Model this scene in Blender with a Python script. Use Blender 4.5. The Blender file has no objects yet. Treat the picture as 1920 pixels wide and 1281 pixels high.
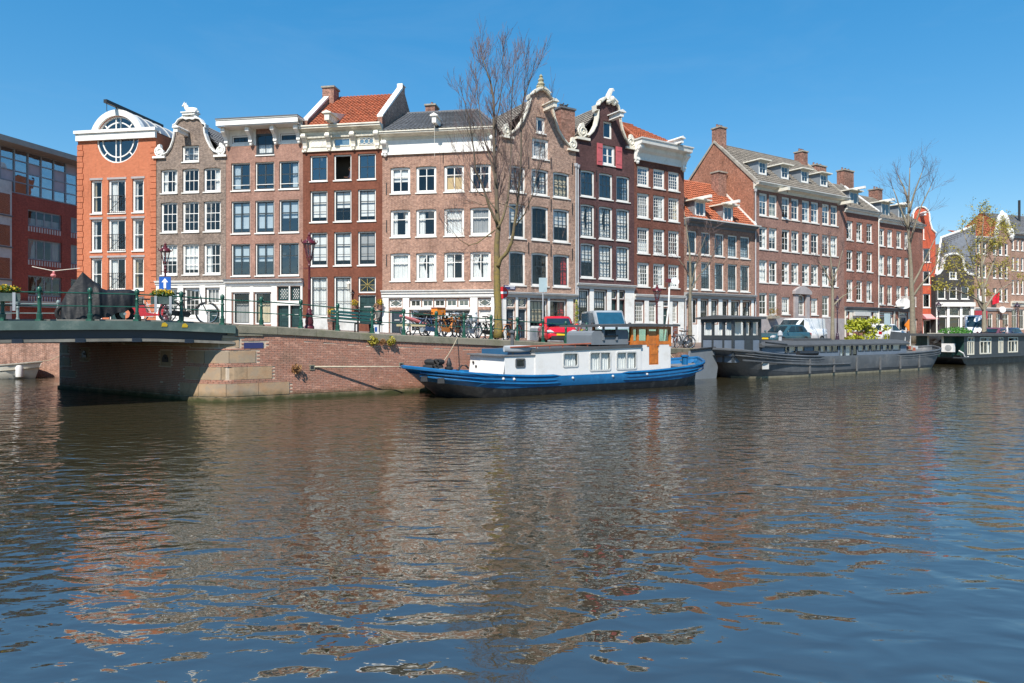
import bpy, bmesh, math, random
from mathutils import Vector, Matrix, geometry, noise
# ------------------------------------------------------------------ camera, sky, sun, exposure
SC = bpy.context.scene
COL = SC.collection
F, CX, HY, HC = 1280.0, 960.0, 622.0, 2.6          # focal length and horizon in photo pixels, eye height over the water
K = HC / 2.8
cam = bpy.data.cameras.new('camera'); camo = bpy.data.objects.new('camera', cam); COL.objects.link(camo)
cam.lens = 24; cam.sensor_width = 36; cam.shift_y = -18.5 / 1920; cam.clip_start = 0.1; cam.clip_end = 3000
camo.location = (0, 0, HC); camo.rotation_euler = (math.pi / 2, 0, 0); SC.camera = camo
SUN_EL, SUN_AZ = math.radians(50), math.atan2(0.31, 0.95)
ld = Vector((math.sin(SUN_AZ) * math.cos(SUN_EL), math.cos(SUN_AZ) * math.cos(SUN_EL), -math.sin(SUN_EL)))
sun = bpy.data.lights.new('sun', 'SUN'); sun.energy = 5.0; sun.angle = math.radians(0.53); sun.color = (1, 0.935, 0.84)
suno = bpy.data.objects.new('sun', sun); COL.objects.link(suno); suno.rotation_euler = ld.to_track_quat('-Z', 'Y').to_euler()
suno.location = (-20, -30, 60)
W = bpy.data.worlds.new('World'); SC.world = W; W.use_nodes = True
nt = W.node_tree; nt.nodes.clear()
sky = nt.nodes.new('ShaderNodeTexSky'); sky.sky_type = 'NISHITA'; sky.sun_disc = False
sky.sun_elevation = SUN_EL; sky.sun_rotation = math.atan2(-ld.x, -ld.y)
sky.altitude = 0; sky.air_density = 1.0; sky.dust_density = 0.0; sky.ozone_density = 4.5
hs = nt.nodes.new('ShaderNodeHueSaturation'); hs.inputs['Saturation'].default_value = 1.92; hs.inputs['Value'].default_value = 1.74; hs.inputs['Hue'].default_value = 0.499
bg = nt.nodes.new('ShaderNodeBackground'); bg.inputs[1].default_value = 0.14
wo = nt.nodes.new('ShaderNodeOutputWorld')
# faint high cirrus over the whole dome
wt = nt.nodes.new('ShaderNodeTexCoord'); wm = nt.nodes.new('ShaderNodeMapping'); wm.inputs['Scale'].default_value = (1.2, 1.2, 4.5); wm.inputs['Rotation'].default_value = (0.25, 0.15, 0.3)
wn = nt.nodes.new('ShaderNodeTexNoise'); wn.inputs['Scale'].default_value = 2.2; wn.inputs['Detail'].default_value = 7; wn.inputs['Roughness'].default_value = 0.62; wn.inputs['Distortion'].default_value = 0.8
wr = nt.nodes.new('ShaderNodeMapRange'); wr.inputs[1].default_value = 0.50; wr.inputs[2].default_value = 0.85; wr.inputs[4].default_value = 0.07
wx = nt.nodes.new('ShaderNodeMix'); wx.data_type = 'RGBA'; wx.inputs[7].default_value = (3.2, 3.9, 4.4, 1)
nt.links.new(wt.outputs['Generated'], wm.inputs[0]); nt.links.new(wm.outputs[0], wn.inputs['Vector']); nt.links.new(wn.outputs[0], wr.inputs[0]); nt.links.new(wr.outputs[0], wx.inputs[0])
gm = nt.nodes.new('ShaderNodeGamma'); gm.inputs[1].default_value = 0.52; nt.links.new(sky.outputs[0], gm.inputs[0]); nt.links.new(gm.outputs[0], hs.inputs['Color']); nt.links.new(hs.outputs[0], wx.inputs[6]); nt.links.new(wx.outputs[2], bg.inputs[0]); nt.links.new(bg.outputs[0], wo.inputs[0])
SC.view_settings.view_transform = 'Standard'; SC.view_settings.look = 'None'
SC.view_settings.exposure = 0.5; SC.view_settings.gamma = 1.0; SC.view_settings.use_curve_mapping = False
SC.render.engine = 'CYCLES'
try:
    SC.cycles.max_bounces = 6; SC.cycles.transparent_max_bounces = 10; SC.cycles.caustics_reflective = False; SC.cycles.caustics_refractive = False
except Exception: pass
RND = random.Random(11)
# ------------------------------------------------------------------ mesh helpers
class MB:
    def __init__(s): s.v = []; s.f = []; s.mi = []; s.cur = 0
    def face(s, pts):
        b = len(s.v); s.v += [tuple(p) for p in pts]; s.f.append(tuple(range(b, b + len(pts)))); s.mi.append(s.cur)
    def box(s, x0, y0, z0, x1, y1, z1):
        b = len(s.v)
        s.v += [(x0,y0,z0),(x1,y0,z0),(x1,y1,z0),(x0,y1,z0),(x0,y0,z1),(x1,y0,z1),(x1,y1,z1),(x0,y1,z1)]
        for q in ((0,3,2,1),(4,5,6,7),(0,1,5,4),(1,2,6,5),(2,3,7,6),(3,0,4,7)):
            s.f.append(tuple(b + i for i in q)); s.mi.append(s.cur)
    def prism(s, poly, ax, a, b_):
        n = len(poly); b = len(s.v)
        for t in (a, b_):
            for (p, q) in poly:
                s.v.append({'y': (p, t, q), 'x': (t, p, q), 'z': (p, q, t)}[ax])
        s.f.append(tuple(b + i for i in range(n))); s.f.append(tuple(b + n + i for i in reversed(range(n)))); s.mi += [s.cur] * 2
        for i in range(n):
            j = (i + 1) % n; s.f.append((b + i, b + n + i, b + n + j, b + j)); s.mi.append(s.cur)
    def tube(s, pts, rad, n=6, cap=True, flat=1.0):
        pts = [Vector(p) for p in pts]
        if not isinstance(rad, (list, tuple)): rad = [rad] * len(pts)
        b = len(s.v); ref = None
        for i, p in enumerate(pts):
            d = (pts[min(i + 1, len(pts) - 1)] - pts[max(i - 1, 0)])
            d = d.normalized() if d.length > 1e-9 else Vector((0, 0, 1))
            if ref is None: ref = Vector((1, 0, 0)) if abs(d.x) < 0.8 else Vector((0, 1, 0))
            u = d.cross(ref).normalized(); w = d.cross(u).normalized(); ref = -w if False else ref
            for k in range(n):
                a = 2 * math.pi * k / n; q = p + (u * math.cos(a) + w * math.sin(a) * flat) * rad[i]; s.v.append(tuple(q))
        for i in range(len(pts) - 1):
            for k in range(n):
                s.f.append((b + i*n + k, b + i*n + (k+1) % n, b + (i+1)*n + (k+1) % n, b + (i+1)*n + k)); s.mi.append(s.cur)
        if cap:
            s.f.append(tuple(b + k for k in reversed(range(n)))); s.f.append(tuple(b + (len(pts)-1)*n + k for k in range(n))); s.mi += [s.cur] * 2
    def lathe(s, prof, n=12, c=(0, 0, 0), cap=True):
        b = len(s.v)
        for (r, z) in prof:
            for k in range(n):
                a = 2 * math.pi * k / n; s.v.append((c[0] + r * math.cos(a), c[1] + r * math.sin(a), c[2] + z))
        for i in range(len(prof) - 1):
            for k in range(n):
                s.f.append((b + i*n + k, b + i*n + (k+1) % n, b + (i+1)*n + (k+1) % n, b + (i+1)*n + k)); s.mi.append(s.cur)
        if cap:
            s.f.append(tuple(b + k for k in reversed(range(n)))); s.f.append(tuple(b + (len(prof)-1)*n + k for k in range(n))); s.mi += [s.cur] * 2
    def bar(s, p, q, w, h=None):
        h = h or w; p = Vector(p); q = Vector(q); d = (q - p).normalized()
        up = Vector((0, 0, 1)) if abs(d.z) < 0.9 else Vector((0, 1, 0))
        u = d.cross(up).normalized() * w / 2; v = u.cross(d).normalized() * h / 2; b = len(s.v)
        for t in (p, q): s.v += [tuple(t - u - v), tuple(t + u - v), tuple(t + u + v), tuple(t - u + v)]
        for k in ((0,1,2,3),(7,6,5,4),(0,4,5,1),(1,5,6,2),(2,6,7,3),(3,7,4,0)): s.f.append(tuple(b + i for i in k)); s.mi.append(s.cur)
    def loft(s, rings, cap=True, closed=True):
        n = len(rings[0]); b = len(s.v)
        for r in rings: s.v += [tuple(p) for p in r]
        for i in range(len(rings) - 1):
            for k in range(n if closed else n - 1):
                s.f.append((b + i*n + k, b + i*n + (k+1) % n, b + (i+1)*n + (k+1) % n, b + (i+1)*n + k)); s.mi.append(s.cur)
        if cap and closed:
            s.f.append(tuple(b + k for k in reversed(range(n)))); s.f.append(tuple(b + (len(rings)-1)*n + k for k in range(n))); s.mi += [s.cur] * 2
    def ball(s, c, r, n=8, m=5, sq=(1, 1, 1)):
        prof = []
        b = len(s.v)
        for i in range(m + 1):
            a = math.pi * i / m
            rr = max(math.sin(a), 0.02) * r; z = -math.cos(a) * r
            for k in range(n):
                t = 2 * math.pi * k / n; s.v.append((c[0] + rr * math.cos(t) * sq[0], c[1] + rr * math.sin(t) * sq[1], c[2] + z * sq[2]))
        for i in range(m):
            for k in range(n):
                s.f.append((b + i*n + k, b + i*n + (k+1) % n, b + (i+1)*n + (k+1) % n, b + (i+1)*n + k)); s.mi.append(s.cur)
    def mesh(s, name, mats, smooth=False, fix=True):
        me = bpy.data.meshes.new(name); me.from_pydata(s.v, [], s.f)
        if not isinstance(mats, (list, tuple)): mats = [mats]
        for m in mats: me.materials.append(M[m] if isinstance(m, str) else m)
        if len(mats) > 1: me.polygons.foreach_set('material_index', s.mi)
        if fix:
            bm = bmesh.new(); bm.from_mesh(me); bmesh.ops.recalc_face_normals(bm, faces=bm.faces); bm.to_mesh(me); bm.free()
        if smooth:
            me.polygons.foreach_set('use_smooth', [True] * len(me.polygons))
            if smooth != 'all':
                try: me.set_sharp_from_angle(angle=math.radians(40))
                except Exception: pass
        me.update(); return me
    def build(s, name, mats, parent=None, loc=(0, 0, 0), rz=0.0, smooth=False, fix=True):
        return obj(name, s.mesh(name, mats, smooth, fix), parent, loc, rz)
def obj(name, me, parent=None, loc=(0, 0, 0), rz=0.0):
    o = bpy.data.objects.new(name, me); COL.objects.link(o); o.location = loc; o.rotation_euler = (0, 0, rz)
    if parent is not None: o.parent = parent
    return o
def tag(o, label, cat, group=None):
    o['label'] = label; o['category'] = cat
    if group: o['group'] = group
    return o
def thing(name, label, cat, loc=(0, 0, 0), rz=0.0, group=None):
    return tag(obj(name, None, None, loc, rz), label, cat, group)
def structure(o): o['kind'] = 'structure'; return o
def stuff(o): o['kind'] = 'stuff'; return o
def copy_tree(o, parent=None):
    c = o.copy(); COL.objects.link(c); c.parent = parent
    for ch in list(o.children): copy_tree(ch, c)
    return c
def ray(px, py, Y): return Vector(((px - CX) / F * Y, Y, HC + (HY - py) / F * Y))
class Plane:
    def __init__(s, ox, oy, dx, dy):
        l = math.hypot(dx, dy); s.o = (ox, oy); s.d = (dx / l, dy / l); s.ang = math.atan2(dy, dx)
    def s_(s, px):
        u = (px - CX) / F; return (u * s.o[1] - s.o[0]) / (s.d[0] - u * s.d[1])
    def pt(s, t, off=0.0): return (s.o[0] + s.d[0]*t - s.d[1]*off, s.o[1] + s.d[1]*t + s.d[0]*off)
    def Y(s, px): return s.pt(s.s_(px))[1]
    def z(s, px, py): return HC + (HY - py) / F * s.Y(px)
    def shifted(s, off): p = s.pt(0, off); return Plane(p[0], p[1], *s.d)
# ------------------------------------------------------------------ materials
M = {}
def srgb(c):
    return tuple(((v/255)/12.92 if v/255 <= 0.04045 else ((v/255+0.055)/1.055)**2.4) for v in c)
def newmat(name):
    m = bpy.data.materials.new(name); m.use_nodes = True; n = m.node_tree; n.nodes.clear()
    out = n.nodes.new('ShaderNodeOutputMaterial'); p = n.nodes.new('ShaderNodeBsdfPrincipled'); n.links.new(p.outputs[0], out.inputs[0])
    M[name] = m; return m, n, p, out
def vmix(n, a, b, fac, mode='MIX'):
    x = n.nodes.new('ShaderNodeMix'); x.data_type = 'RGBA'; x.blend_type = mode
    for sock, v in ((x.inputs[0], fac), (x.inputs[6], a), (x.inputs[7], b)):
        if isinstance(v, (int, float)): sock.default_value = v
        elif isinstance(v, tuple): sock.default_value = (*v[:3], 1)
        else: n.links.new(v, sock)
    return x.outputs[2]
def noise_node(n, vec, scale, detail=3, rough=0.6):
    t = n.nodes.new('ShaderNodeTexNoise'); t.inputs['Scale'].default_value = scale; t.inputs['Detail'].default_value = detail; t.inputs['Roughness'].default_value = rough
    n.links.new(vec, t.inputs['Vector']); return t
def ramp(n, fac, lo, hi):
    r = n.nodes.new('ShaderNodeMapRange'); r.inputs[1].default_value = lo; r.inputs[2].default_value = hi; n.links.new(fac, r.inputs[0]); return r.outputs[0]
def plain(name, col, rough=0.6, var=0.25, scale=3.0, metal=0.0, bump=0.0, spec=0.5, dirt=None, dscale=1.2):
    """base colour with uneven wear and fine grain"""
    m, n, p, out = newmat(name); tc = n.nodes.new('ShaderNodeTexCoord'); v = tc.outputs['Object']
    t = noise_node(n, v, scale, 4, 0.65)
    dk = tuple(c * (1 - var) for c in col); lt = tuple(min(1, c * (1 + var * 0.6)) for c in col)
    c = vmix(n, dk, lt, ramp(n, t.outputs[0], 0.3, 0.7))
    if dirt:
        t2 = noise_node(n, v, dscale, 5, 0.7); c = vmix(n, c, dirt, ramp(n, t2.outputs[0], 0.52, 0.8))
    n.links.new(c, p.inputs['Base Color']); p.inputs['Roughness'].default_value = rough; p.inputs['Metallic'].default_value = metal
    p.inputs['Specular IOR Level'].default_value = spec
    if bump:
        b = n.nodes.new('ShaderNodeBump'); b.inputs['Strength'].default_value = bump; b.inputs['Distance'].default_value = 0.02
        t3 = noise_node(n, v, scale * 8, 3); n.links.new(t3.outputs[0], b.inputs['Height']); n.links.new(b.outputs[0], p.inputs['Normal'])
    return m
def brick(name, c1, c2, mortar, bw=0.21, rh=0.065, ms=0.011, var=0.35, stain=0.25):
    """facade masonry seen from forty metres: courses, brick to brick colour, soot and rain wear"""
    m, n, p, out = newmat(name); tc = n.nodes.new('ShaderNodeTexCoord'); v = tc.outputs['Object']
    sp = n.nodes.new('ShaderNodeSeparateXYZ'); n.links.new(v, sp.inputs[0])
    ad = n.nodes.new('ShaderNodeMath'); n.links.new(sp.outputs[0], ad.inputs[0]); n.links.new(sp.outputs[1], ad.inputs[1])
    cb = n.nodes.new('ShaderNodeCombineXYZ'); n.links.new(ad.outputs[0], cb.inputs[0]); n.links.new(sp.outputs[2], cb.inputs[1])
    bt = n.nodes.new('ShaderNodeTexBrick'); n.links.new(cb.outputs[0], bt.inputs['Vector'])
    c1, c2, mortar = [tuple(min(.75, v * 1.22) for v in c) for c in (c1, c2, mortar)]
    bt.inputs['Color1'].default_value = (*c1, 1); bt.inputs['Color2'].default_value = (*c2, 1); bt.inputs['Mortar'].default_value = (*mortar, 1)
    bt.inputs['Scale'].default_value = 1; bt.inputs['Mortar Size'].default_value = ms; bt.inputs['Mortar Smooth'].default_value = 0.3
    bt.inputs['Brick Width'].default_value = bw; bt.inputs['Row Height'].default_value = rh; bt.inputs['Bias'].default_value = 0.0
    mp = n.nodes.new('ShaderNodeMapping'); mp.inputs['Scale'].default_value = (1, 1, 2.6); n.links.new(v, mp.inputs[0])
    t = noise_node(n, mp.outputs[0], 4.5, 5, 0.75)
    x = n.nodes.new('ShaderNodeMix'); x.data_type = 'RGBA'; x.blend_type = 'MULTIPLY'
    c1_ = vmix(n, (1 - var,) * 3, (1 + var * 0.7,) * 3, ramp(n, t.outputs[0], 0.3, 0.7))
    x.inputs[0].default_value = 1.0; n.links.new(bt.outputs[0], x.inputs[6]); n.links.new(c1_, x.inputs[7])
    t2 = noise_node(n, v, 0.55, 5, 0.7)
    st = vmix(n, (1 - stain,) * 3, (1 + stain * 0.5,) * 3, ramp(n, t2.outputs[0], 0.35, 0.65))
    mp2 = n.nodes.new('ShaderNodeMapping'); mp2.inputs['Scale'].default_value = (2.6, 2.6, 0.28); n.links.new(v, mp2.inputs[0])
    t3 = noise_node(n, mp2.outputs[0], 1.0, 4, 0.65)          # rain streaks down the wall
    st = vmix(n, st, (0.62, 0.60, 0.58), ramp(n, t3.outputs[0], 0.54, 0.80), 'MULTIPLY')
    t5 = noise_node(n, v, 7.0, 2, 0.5)                        # single darker and paler bricks
    st = vmix(n, st, vmix(n, (1 - var*0.8,) * 3, (1 + var*0.8,) * 3, ramp(n, t5.outputs[0], 0.32, 0.68)), 1.0, 'MULTIPLY')
    y = vmix(n, x.outputs[2], st, 1.0, 'MULTIPLY')
    n.links.new(y, p.inputs['Base Color']); p.inputs['Roughness'].default_value = 0.88; p.inputs['Specular IOR Level'].default_value = 0.25
    b = n.nodes.new('ShaderNodeBump'); b.inputs['Strength'].default_value = 0.5; b.inputs['Distance'].default_value = 0.012
    n.links.new(bt.outputs['Fac'], b.inputs['Height']); b.invert = True; n.links.new(b.outputs[0], p.inputs['Normal'])
    return m
def glass(name, tint=(0.62, 0.70, 0.74), refl=0.10):
    m, n, p, out = newmat(name); n.nodes.remove(p)
    tr = n.nodes.new('ShaderNodeBsdfTransparent'); tr.inputs[0].default_value = (*tint, 1)
    gl = n.nodes.new('ShaderNodeBsdfGlossy'); gl.inputs['Roughness'].default_value = 0.03; gl.inputs['Color'].default_value = (0.95, 0.97, 1, 1)
    lw = n.nodes.new('ShaderNodeLayerWeight'); lw.inputs['Blend'].default_value = 0.5
    pw = n.nodes.new('ShaderNodeMath'); pw.operation = 'POWER'; pw.inputs[1].default_value = 4.0; n.links.new(lw.outputs['Facing'], pw.inputs[0])
    ad = n.nodes.new('ShaderNodeMath'); ad.operation = 'MULTIPLY_ADD'; ad.inputs[1].default_value = 0.7; ad.inputs[2].default_value = 0.045 + refl; n.links.new(pw.outputs[0], ad.inputs[0])
    mx = n.nodes.new('ShaderNodeMixShader'); n.links.new(ad.outputs[0], mx.inputs[0]); n.links.new(tr.outputs[0], mx.inputs[1]); n.links.new(gl.outputs[0], mx.inputs[2])
    tc = n.nodes.new('ShaderNodeTexCoord'); t = noise_node(n, tc.outputs['Object'], 1.3, 1)
    b = n.nodes.new('ShaderNodeBump'); b.inputs['Strength'].default_value = 0.12; b.inputs['Distance'].default_value = 0.1
    n.links.new(t.outputs[0], b.inputs['Height']); n.links.new(b.outputs[0], gl.inputs['Normal'])
    n.links.new(mx.outputs[0], out.inputs[0]); return m
# paints and stone
plain('white_paint', (0.80, 0.79, 0.75), 0.5, 0.08, 5, dirt=(0.55, 0.53, 0.47))
plain('cream_paint', (0.74, 0.70, 0.60), 0.5, 0.10, 4, dirt=(0.45, 0.42, 0.35))
plain('grey_trim', (0.33, 0.34, 0.34), 0.55, 0.15, 4)
plain('pale_trim', (0.55, 0.55, 0.53), 0.55, 0.12, 4, dirt=(0.35, 0.34, 0.32))
plain('dark_sash', (0.035, 0.045, 0.05), 0.4, 0.2, 6)
plain('green_door', (0.02, 0.05, 0.05), 0.35, 0.2, 4)
plain('blue_door', (0.03, 0.045, 0.06), 0.35, 0.2, 4)
plain('stone', (0.34, 0.31, 0.26), 0.85, 0.35, 2.2, bump=0.5, dirt=(0.16, 0.14, 0.11), dscale=0.9)
plain('warm_stone', (0.44, 0.36, 0.26), 0.85, 0.35, 1.8, bump=0.5, dirt=(0.22, 0.15, 0.09), dscale=0.8)
plain('plinth_stone', (0.36, 0.33, 0.33), 0.8, 0.2, 2, bump=0.3)
plain('zinc', (0.27, 0.30, 0.33), 0.45, 0.15, 2, metal=0.3)
plain('lead', (0.13, 0.14, 0.155), 0.6, 0.2, 3)
plain('pipe_grey', (0.42, 0.43, 0.45), 0.5, 0.15, 3)
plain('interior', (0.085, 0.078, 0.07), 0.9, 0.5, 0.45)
plain('curtain_white', (0.78, 0.77, 0.74), 0.9, 0.10, 2)
plain('curtain_grey', (0.38, 0.37, 0.36), 0.9, 0.15, 2)
plain('curtain_cream', (0.62, 0.52, 0.36), 0.9, 0.12, 2)
plain('curtain_red', (0.45, 0.03, 0.03), 0.9, 0.15, 2)
plain('plywood', (0.62, 0.42, 0.19), 0.8, 0.18, 1.5)
plain('shutter_red', (0.52, 0.11, 0.12), 0.6, 0.2, 4)
plain('iron_black', (0.02, 0.021, 0.023), 0.5, 0.3, 5)
plain('wood_beam', (0.30, 0.27, 0.22), 0.8, 0.3, 5)
glass('glass', (.9,.93,.94), .02); glass('glass_sky', (0.72, 0.80, 0.85), 0.10); glass('glass_old', (.80, .86, .84), .16); glass('glass_facade', (.5,.6,.68), .30); glass('glass_clear', (0.94, 0.96, 0.96), 0.0)
# masonry
brick('brick_orange', (0.45, 0.135, 0.068), (0.39, 0.112, 0.055), (0.42, 0.18, 0.10), var=0.10, stain=0.10)
brick('brick_modern', (0.38, 0.085, 0.055), (0.30, 0.07, 0.05), (0.26, 0.10, 0.08), var=0.2, stain=0.12)
brick('brick_greybrown', (0.20, 0.145, 0.115), (0.13, 0.095, 0.08), (0.30, 0.25, 0.21))
brick('brick_rose', (0.30, 0.155, 0.115), (0.25, 0.125, 0.095), (0.30, 0.21, 0.17), var=0.2)
brick('paint_russet', (0.165, 0.060, 0.036), (0.15, 0.054, 0.033), (0.145, 0.053, 0.034), var=0.18, stain=0.25)
brick('brick_pinkbrown', (0.32, 0.165, 0.115), (0.24, 0.12, 0.088), (0.38, 0.29, 0.23), var=0.3)
brick('brick_tan', (0.32, 0.175, 0.13), (0.21, 0.12, 0.095), (0.42, 0.33, 0.26), var=0.38)
brick('brick_purple', (0.090, 0.042, 0.042), (0.075, 0.036, 0.038), (0.10, 0.06, 0.058), var=0.25)
brick('brick_maroon', (0.15, 0.056, 0.039), (0.125, 0.047, 0.034), (0.17, 0.08, 0.06), var=0.25)
brick('brick_low', (0.30, 0.145, 0.10), (0.22, 0.105, 0.075), (0.34, 0.25, 0.20), var=0.3)
brick('brick_school', (0.26, 0.125, 0.095), (0.20, 0.10, 0.08), (0.29, 0.20, 0.17), var=0.25)
brick('brick_gable', (0.32, 0.12, 0.07), (0.24, 0.09, 0.055), (0.34, 0.22, 0.16), var=0.35)
brick('brick_red', (0.26, 0.10, 0.07), (0.20, 0.08, 0.06), (0.26, 0.15, 0.12), var=0.3)
brick('brick_vermilion', (0.48, 0.09, 0.042), (0.42, 0.078, 0.038), (0.40, 0.10, 0.06), var=0.15)
brick('brick_black', (0.05, 0.048, 0.048), (0.04, 0.038, 0.04), (0.07, 0.066, 0.064), var=0.2)
brick('brick_chimney', (0.26, 0.11, 0.075), (0.17, 0.075, 0.055), (0.30, 0.21, 0.17), var=0.4)
plain('tile_orange', (0.37, 0.105, 0.045), 0.75, 0.55, 4.5, bump=0.3, dirt=(0.17, 0.06, 0.03), dscale=2.2)
plain('tile_dark', (0.125, 0.13, 0.14), 0.6, 0.35, 3, bump=0.2)
plain('tile_grey', (0.19, 0.17, 0.145), 0.8, 0.45, 3, bump=0.3, dirt=(0.09, 0.085, 0.075), dscale=2.0)
# ------------------------------------------------------------------ building kit
WCACHE = {}
def inside(p, poly):
    x, y = p; c = False; n = len(poly); j = n - 1
    for i in range(n):
        xi, yi = poly[i]; xj, yj = poly[j]
        if (yi > y) != (yj > y) and x < (xj - xi) * (y - yi) / (yj - yi) + xi: c = not c
        j = i
    return c
def sheet_with_holes(mb, outline, holes, y, dep):
    """facade skin in the local xz plane with real openings and reveals"""
    vs = [Vector(p) for p in outline]; es = [(i, (i + 1) % len(outline)) for i in range(len(outline))]
    for h in holes:
        b = len(vs); vs += [Vector(p) for p in h]; es += [(b + i, b + (i + 1) % len(h)) for i in range(len(h))]
    r = geometry.delaunay_2d_cdt(vs, es, [], 0, 1e-5); V, Fc = r[0], r[2]
    b = len(mb.v); mb.v += [(p.x, y, p.y) for p in V]
    for f in Fc:
        c = (sum(V[i].x for i in f) / 3, sum(V[i].y for i in f) / 3)
        if inside(c, outline) and not any(inside(c, h) for h in holes):
            a, bb, cc = [V[i] for i in f]
            cr = (bb.x-a.x)*(cc.y-a.y) - (bb.y-a.y)*(cc.x-a.x)
            mb.f.append(tuple(b + i for i in (f if cr > 0 else f[::-1]))); mb.mi.append(mb.cur)
    for h in holes:
        for i in range(len(h)):
            p, q = h[i], h[(i + 1) % len(h)]
            mb.face([(p[0], y, p[1]), (q[0], y, q[1]), (q[0], y + dep, q[1]), (p[0], y + dep, p[1])])
def rect(x0, z0, x1, z1): return [(x0, z0), (x1, z0), (x1, z1), (x0, z1)]
def arched(x0, z0, x1, z1, rise):
    if rise <= 0: return rect(x0, z0, x1, z1)
    n = 5; top = []
    for i in range(n + 1):
        t = i / n; top.append((x1 + (x0 - x1) * t, z1 - rise + rise * 4 * t * (1 - t)))
    return [(x0, z0), (x1, z0)] + top
def curtain_mesh(w, h, kind, mat, seed):
    key = ('cur', round(w, 2), round(h, 2), kind, mat, seed % 3)
    if key in WCACHE: return WCACHE[key]
    r = random.Random(seed % 3 + 5); mb = MB()
    def drape(x0, x1, z0, z1, tie=False):
        n = max(8, int((x1 - x0) / 0.035)); rows = 5 if tie else 1; g = []
        for j in range(rows + 1):
            t = j / rows; z = z1 + (z0 - z1) * t
            pin = 1 - (0.45 * math.sin(math.pi * min(1, t * 1.25)) if tie else 0)
            g.append([(x0 + (x1 - x0) * i / n * pin, 0.025 * math.sin(i * 1.9 + r.random() * 0.5) + 0.012 * math.sin(i * 0.7), z) for i in range(n + 1)])
        for j in range(rows):
            for i in range(n): mb.face([g[j][i], g[j][i+1], g[j+1][i+1], g[j+1][i]])
    if kind == 'full': drape(0.02, w - 0.02, 0.0, h)
    elif kind == 'sides': drape(0.0, w * 0.26, 0, h); drape(w * 0.74, w, 0, h)
    elif kind == 'left': drape(0.0, w * 0.38, 0, h)
    elif kind == 'right': drape(w * 0.62, w, 0, h)
    elif kind == 'tied': drape(0.0, w * 0.55, 0, h, True); drape(w * 0.62, w, 0, h)
    elif kind == 'half': drape(0.02, w - 0.02, 0, h * 0.5)
    elif kind == 'low': drape(0.02, w - 0.02, 0, h * 0.66)
    elif kind == 'blind': mb.box(0.03, 0, h * 0.45, w - 0.03, 0.01, h)
    elif kind == 'blind2': mb.box(0.03, 0, h * 0.14, w - 0.03, 0.01, h)
    elif kind == 'shutters':
        k = int(h / 0.09)
        for i in range(k):
            z = h * (i + 0.5) / k; mb.face([(0.02, 0, z - 0.035), (w - 0.02, 0, z - 0.035), (w - 0.02, 0.03, z + 0.03), (0.02, 0.03, z + 0.03)])
    elif kind == 'board': mb.box(0.01, -0.035, 0, w - 0.01, -0.015, h * 0.66)
    me = mb.mesh('curtain', mat, fix=False); WCACHE[key] = me; return me
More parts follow.
